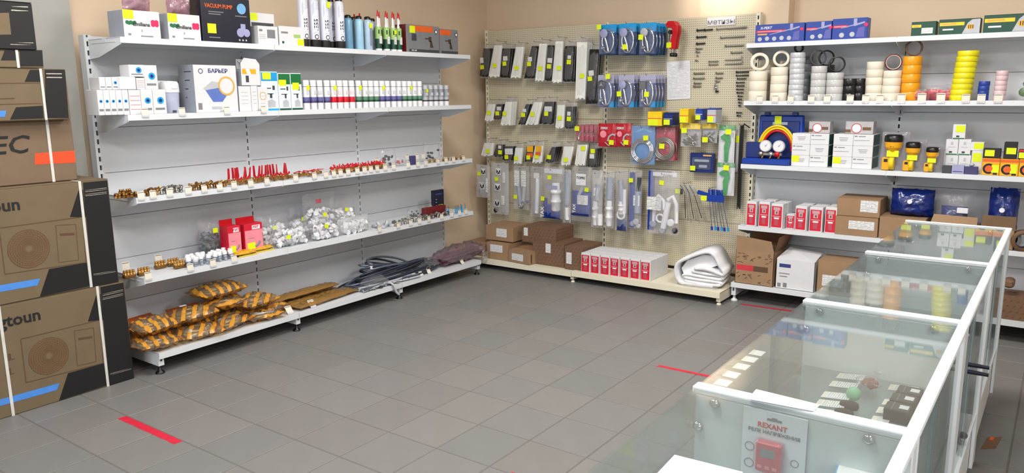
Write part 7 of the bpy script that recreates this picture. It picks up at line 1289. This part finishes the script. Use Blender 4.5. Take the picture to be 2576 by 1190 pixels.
for i, (xx, u0, u1, vt, z) in enumerate(((xa, 2034, 2087, 306, Q3+ha), (xb, 2126, 2196, 306, Q3+hb_))):
    d = .10; t, w, h = bbx('gauge_box', ['small grey box with a gauge picture on the first white stack', 'small grey box with a gauge picture on the second white stack'][i], 'box', u0, u1, vt, z+.001, RF+.06, d, mat('greyish_box', (.70, .69, .70), .45), 'gauge boxes'); g = MB(); disc_mb(g, -w*.1, h*.45, h*.36, -d/2-.0002, n=24); g.obj('gauge_picture', 'whiteink', t); g = MB(); ring_mb(g, -w*.1, h*.45, h*.40, h*.34, -d/2-.0008, n=24); g.obj('gauge_rim', 'redink', t); MB().box(w*.12, w*.42, -d/2-.0008, -d/2-.0002, h*.3, h*.55).box(-w*.5, -w*.3, -d/2-.0008, -d/2-.0002, h*.1, h*.35).obj('brass_picture', 'brown', t)
# flashlights in blister packs
for i, (u0, u1, vt, vb, uc) in enumerate(((2210, 2280, 332, 428, 0), (2264, 2324, 352, 428, 0), (2318, 2368, 366, 430, 0))):
    d = .06; t, w, h = bthing('flashlight_pack', ['yellow flashlight in a clear pack, the largest of three', 'yellow flashlight in a clear pack, middle size', 'yellow flashlight in a clear pack, the smallest'][i], 'flashlight', u0, u1, vt, Q3, RF-.005+.004*i, d, 'yellow flashlights'); MB().box(-w*.5, w*.5, d*.4, d*.45, 0, h*.98).obj('backing_card', mat('grey_card', (.55, .52, .52), .5), t); MB().pillow(w, h, d*.9, 30+i, .004, p=4).obj('clear_pack', 'blister', t)
    T = Matrix.Translation((-w*.05, -.004, 0)); s = h; MB().lathe([(s*.20, s*.60), (s*.21, s*.66), (s*.22, s*.74), (s*.17, s*.60)][:3], 20, T).obj('lamp_head', 'amber', t); MB().lathe([(s*.10, s*.44), (s*.13, s*.52), (s*.20, s*.60)], 20, T).obj('lamp_neck', 'amber', t); MB().lathe([(s*.22, s*.74), (s*.23, s*.80), (s*.22, s*.90), (s*.16, s*.93), (0, s*.93)], 20, T).obj('black_bezel', 'black', t)
    body = MB().lathe([(s*.14, -s*.06), (s*.17, -s*.05), (s*.17, s*.05), (s*.14, s*.06), (0, s*.06)], 22, Matrix.Translation((-w*.06, -.012, s*.19)) @ Matrix.Rotation(math.pi/2, 4, 'Y')).obj('grip_body', 'yel', t); MB().bbox(-w*.42, -w*.12, -.03, .01, .002, s*.34, .006).obj('battery_body', 'amber', t); MB().box(-w*.34, -w*.20, -.0312, -.0302, s*.22, s*.30).obj('dark_switch', 'ink', t); patch(t, 'price_sticker', -w*.25, w*.18, s*.36, s*.52, -.033, 'yellow'); lettering(t, '21', s*.10, -w*.05, s*.65, -s*.215, 'ink', bold=.02)
# small boxes at the picture-edge end
def sbox(label, u0, u1, vt, z, yf, d, m, group, stick=None, extra=None):
    t, w, h = bbx('parts_box', label, 'box', u0, u1, vt, z, yf, d, m, group)
    if stick: a0, a1, b0, b1 = stick; fpatch(t, w, h, d, 'price_sticker', a0, a1, b0, b1, 'yellow', 1)
    if extra: extra(t, w, h, d)
    return t, w, h
def gfoot(t, w, h, d): fpatch(t, w, h, d, 'green_foot', .05, .95, .03, .10, 'green'); MB().box(-w*.2, w*.05, -d/2-.0006, -d/2, h*.14, h*.26).obj('dark_picture', 'dgrey', t); MB().box(-w*.3, w*.3, -d/2-.0006, -d/2, h*.5, h*.54).box(-w*.1, w*.1, -d/2-.0006, -d/2, h*.65, h*.85).obj('label_print', 'lgrey', t)
_, _, hA = sbox('white and green box at the bottom, pegboard side', 2376, 2407, 391, Q3, RF+.08, .08, 'wbox', 'white and green boxes', None, gfoot); sbox('white and green box at the bottom, beside the stickered boxes', 2408, 2439, 391, Q3, RF+.08, .08, 'wbox', 'white and green boxes', None, gfoot)
_, _, hB = sbox('white and green box in the second tier, pegboard side', 2377, 2408, 351, Q3+hA+.001, RF+.08, .08, 'wbox', 'white and green boxes', None, gfoot); sbox('white and green box in the second tier, beside the stickered boxes', 2409, 2440, 351, Q3+hA+.001, RF+.08, .08, 'wbox', 'white and green boxes', None, gfoot)
sbox('white and green box on the very top with a yellow sticker', 2395, 2427, 313, Q3+hA+hB+.002, RF+.08, .08, 'wbox', 'white and green boxes', (.25, .95, .48, .92), gfoot)
sbox('small dark pack lying at the shelf edge after the flashlights', 2369, 2392, 417, Q3, RF+.0, .05, 'dgrey', 'small packs at the edge'); sbox('lavender box lying at the shelf edge', 2393, 2424, 416, Q3, RF, .05, 'lav', 'small packs at the edge', None, lambda t, w, h, d: fpatch(t, w, h, d, 'dark_line', .1, .9, .2, .3, 'dpurple')); sbox('dark blue box lying at the shelf edge', 2425, 2458, 420, Q3, RF, .05, 'dpurple', 'small packs at the edge', None, lambda t, w, h, d: MB().ball((0, -.0, h+.012), .016, 10, (1, 1, .7)).obj('tape_measure', 'lgrey', t))
_, _, hC = sbox('white box with a yellow sticker, lower of two', 2440, 2468, 380, Q3, RF+.07, .07, 'wbox', 'stickered white boxes', (.1, .9, .52, .9)); sbox('white box with a yellow sticker, upper of two', 2441, 2474, 358, Q3+hC+.001, RF+.08, .07, 'wbox', 'stickered white boxes', (.25, .98, .2, .9))
def tool_pic(t, w, h, d): g = MB(); disc_mb(g, -w*.1, h*.38, h*.32, -d/2-.0003, n=18); g.obj('black_disc', 'black', t); g = MB(); disc_mb(g, -w*.1, h*.38, h*.2, -d/2-.001, n=18); g.obj('orange_disc', 'orange', t); fpatch(t, w, h, d, 'orange_band', .02, .98, .8, .97, 'orange'); MB().box(w*.15, w*.4, -d/2-.0008, -d/2-.0003, h*.03, h*.16).obj('dark_picture', 'ink', t)
_, _, hD = sbox('amber box with a round tool picture, first of three', 2468, 2512, 399, Q3, RF+.015, .08, 'amber', 'amber tool boxes', (.55, .98, .15, .62), tool_pic); sbox('amber box with a round tool picture, in the middle', 2513, 2560, 401, Q3, RF+.012, .08, 'amber', 'amber tool boxes', (.55, .92, .15, .7), tool_pic); sbox('amber box with a round tool picture, at the picture edge', 2561, 2608, 402, Q3, RF+.01, .08, 'amber', 'amber tool boxes', None, tool_pic)
zt = Q3+hD+.001
sbox('black box with a yellow sticker on the first amber box', 2472, 2516, 374, zt, RF+.03, .07, 'softblack', 'black stickered boxes', (.1, .65, .2, .85)); t, w, h = sbox('tall black box with a yellow sticker on the middle amber box', 2523, 2556, 358, zt, RF+.03, .07, 'softblack', 'black stickered boxes', (.2, .95, .28, .66)); sbox('black and red box with a yellow sticker on the last amber box', 2560, 2600, 377, zt, RF+.03, .07, 'softblack', 'black stickered boxes', (.05, .6, .1, .7), lambda t, w, h, d: fpatch(t, w, h, d, 'red_band', .02, .98, .78, .98, 'red'))
# fourth shelf: red boxes, cartons, blue bags
rb = []
for i, (u0, u1, vt) in enumerate(((1876, 1902, 507), (1906, 1935, 508), (1937, 1969, 513), (1998, 2029, 519), (2032, 2067, 522), (2072, 2103, 522))):
    for row in range(2):
        xc, w, h = bplace(u0, u1, vt, Q4, RF); red_box('valve_box', '%s red and white valve box from the pegboard on the lower shelf, %s' % (ORD[i+1], ('in front', 'one behind it')[row]), (xc+.004*row, RF+.05+.108*row, Q4+.0005), rnd.uniform(-.05, .05), w*.93, .10, h, 'red and white boxes on the lower shelf')
xc, w, h = bplace(1974, 1996, 540, Q4, RF+.04); red_box('valve_box', 'small red and white box lying low between the taller ones', (xc, RF+.09, Q4+.0005), .1, w*.95, .08, h, 'red and white boxes on the lower shelf')
G4 = 'cartons on the lower shelf'; _, _, h1 = kraft('kraft carton with a printed address label, under another carton', 2099, 2206, 546, Q4+.0005, RF-.005, .26, 'card', (.32, .92, .35, .80), group=G4); kraft('kraft carton with a slit front and white label, on top', 2104, 2212, 500, Q4+h1+.002, RF+.005, .26, 'card', (.55, .95, .28, .92), group=G4); _, _, h2 = kraft('plain kraft carton under the blue bag', 2209, 2325, 548, Q4+.0005, RF, .27, 'card', None, group=G4)
def blue_bag(label, u0, u1, vt, z, yf, m, seed):
    t, w, h = bthing('blue_bag', label, 'bag', u0, u1, vt, z, yf, .14, 'blue film bags'); MB().pillow(w*1.02, h*1.0, .14, seed, .022, 14, 14, freq=16, sag=.6).obj('bag_film', m, t); g = MB(); disc_mb(g, -w*.02, h*.58, .016, -.088, n=8); g.obj('white_mark', 'whiteink', t); return t, w, h
bfilm = mat('blue_glossy_film', (.05, .14, .42), .22, var=.3, scale=16, bump=.9, bscale=30)
blue_bag('crumpled blue film bag on the plain carton', 2236, 2342, 478, Q4+h2+.001, RF+.05, bfilm, 3)
_, _, h3 = kraft('open kraft carton with a raised front flap beside the blue bag', 2334, 2452, 570, Q4+.0005, RF, .27, 'card', None, open_=True, group=G4); xc, w, h = bplace(2334, 2452, 570, Q4, RF); t = [o for o in COL.objects if o.get('label', '').startswith('open kraft carton with a raised front')][0]
MB().add([(-w/2, -.135, h3), (w/2, -.135, h3), (w*.49, -.10, h3+.065), (-w*.44, -.10, h3+.07)], [(0, 1, 2, 3), (3, 2, 1, 0)]).obj('raised_flap', 'card', t)
q, w2, hh2 = bthing('clear_parts_bag', 'large clear bag rising out of the open carton', 'bag of parts', 2345, 2440, 478, Q4+.05, RF+.06, .14); MB().pillow(w2, hh2, .14, 8, .022, 12, 12).obj('clear_bag', 'clear', q); MB().pillow(w2*.7, hh2*.62, .10, 9, .015).obj('blue_content', bfilm, q); MB().bbox(.02, .085, -.075, -.06, hh2*.50, hh2*.62, .003).obj('white_tag', 'paper', q)
kraft('kraft carton with a raised flap below the tall blue bag', 2463, 2548, 578, Q4+.0005, RF-.0, .25, 'card', None, open_=True, group=G4); t = [o for o in COL.objects if o.get('label', '').startswith('kraft carton with a raised flap below')][0]; xc, w, h = bplace(2463, 2548, 578, Q4, RF); MB().add([(-w/2, -.125, h), (w/2, -.125, h), (w*.5, -.10, h+.085), (-w*.5, -.10, h+.085)], [(0, 1, 2, 3), (3, 2, 1, 0)]).obj('raised_flap', 'card', t)
blue_bag('tall crumpled blue film bag standing in a carton', 2478, 2552, 476, Q4+.06, RF+.055, bfilm, 12)
for i, (u, lb) in enumerate(((2536, 'white and purple tape roll low beside the counter end'), (2572, 'brown tape roll at the picture edge beside the counter end'))):
    x = x_at(u, 5.80, Q4+.08); o = bpy.data.objects.new('tape_roll', roll_mesh(.066, .045, .06, [['lgrey', 'brown'][i], 'navy'])); COL.objects.link(o); o.location = (x, 5.80 if i == 0 else 5.76, Q4+.0665); o.rotation_euler = (math.pi/2, 0, .2); tag(o, lb, 'tape roll', 'loose rolls on the lower shelf')
# base shelf: cartons
t, w, h = kraft('open kraft carton with twig print and raised flaps on the bottom shelf', 1848, 1943, 632, RB+.0005, RYB+.012, .30, 'card', None, open_=True, group='cartons on the bottom shelf'); d = .30
MB().add([(-w/2, -d/2, h), (w/2, -d/2, h), (w*.42, -d/2-.005, h+.085), (-w*.5, -d/2-.005, h+.11)], [(0, 1, 2, 3), (3, 2, 1, 0)]).obj('front_flap', 'card', t); MB().add([(-w/2, d/2, h), (w/2, d/2, h), (w*.55, d/2+.01, h+.15), (-w*.40, d/2+.01, h+.16)], [(0, 1, 2, 3), (3, 2, 1, 0)]).obj('rear_flap', 'cardin', t); MB().add([(w/2, -d/2, h), (w/2, d/2, h), (w/2+.05, d/2, h+.13), (w/2+.03, -d/2, h+.12)], [(0, 1, 2, 3), (3, 2, 1, 0)]).obj('side_flap', 'cardin', t)
g = MB(); r = random.Random(3)
for k in range(34):
    x, z = r.uniform(-.46, .46)*w, r.choice([r.uniform(.04, .32), r.uniform(.62, .95)])*h; a = r.uniform(-.8, .8); L = .012; c, s = math.cos(a)*L, math.sin(a)*L; g.prism([(x-c+s*.2, z-s-c*.2), (x+c+s*.2, z+s-c*.2), (x+c-s*.2, z+s+c*.2), (x-c-s*.2, z-s+c*.2)], -d/2-.0006, -d/2-.0001)
o = g.obj('twig_print', 'brownink', t); fpatch(t, w, h, d, 'red_stripe', .03, .48, .40, .56, 'redink'); fpatch(t, w, h, d, 'dark_stripe', .48, .86, .40, .56, 'brownink')
t, w, h = kraft('white carton with a folded-down lid on the bottom shelf', 1950, 2046, 655, RB+.0005, RYB+.02, .22, 'wbox', None, open_=True, group='cartons on the bottom shelf'); d = .22; MB().add([(-w/2, -d/2, h), (w/2, -d/2, h), (w*.48, d/2, h+.03), (-w*.40, d/2, h+.05)], [(0, 1, 2, 3), (3, 2, 1, 0)]).obj('carton_lid', 'wbox', t); MB().box(-w*.42, -w*.12, -d/2-.0008, -d/2-.0002, h*.72, h*.84).obj('brand_print', 'blueink', t); MB().box(-w*.45, -w*.36, -d/2-.0008, -d/2-.0002, h*.05, h*.18).box(-w*.3, -w*.2, -d/2-.0008, -d/2-.0002, h*.05, h*.2).box(-w*.42, -w*.14, -d/2-.0008, -d/2-.0002, h*.5, h*.53).box(-w*.40, -w*.2, -d/2-.0008, -d/2-.0002, h*.4, h*.43).obj('small_print', 'greyink', t)['kind'] = 'stuff'
kraft('brown carton with a printed label, half hidden by the glass counter', 2053, 2140, 658, RB+.0005, RYB+.02, .24, 'card', (.15, .75, .25, .58), group='cartons on the bottom shelf')
kraft('dash-printed brown carton on the bottom shelf behind the counter end', 2505, 2600, 752, RB+.0005, RYB+.02, .26, 'carddark', None, True, group='cartons on the bottom shelf'); t, w, h = bthing('brown_roll', 'brown padded roll on the dash-printed carton behind the counter end', 'roll', 2525, 2548, 716, RB+.19, RYB+.06, .12); MB().bbox(-w*.6, w*.6, -.06, .06, 0, .055, .014).obj('roll_body', 'carddark', t)
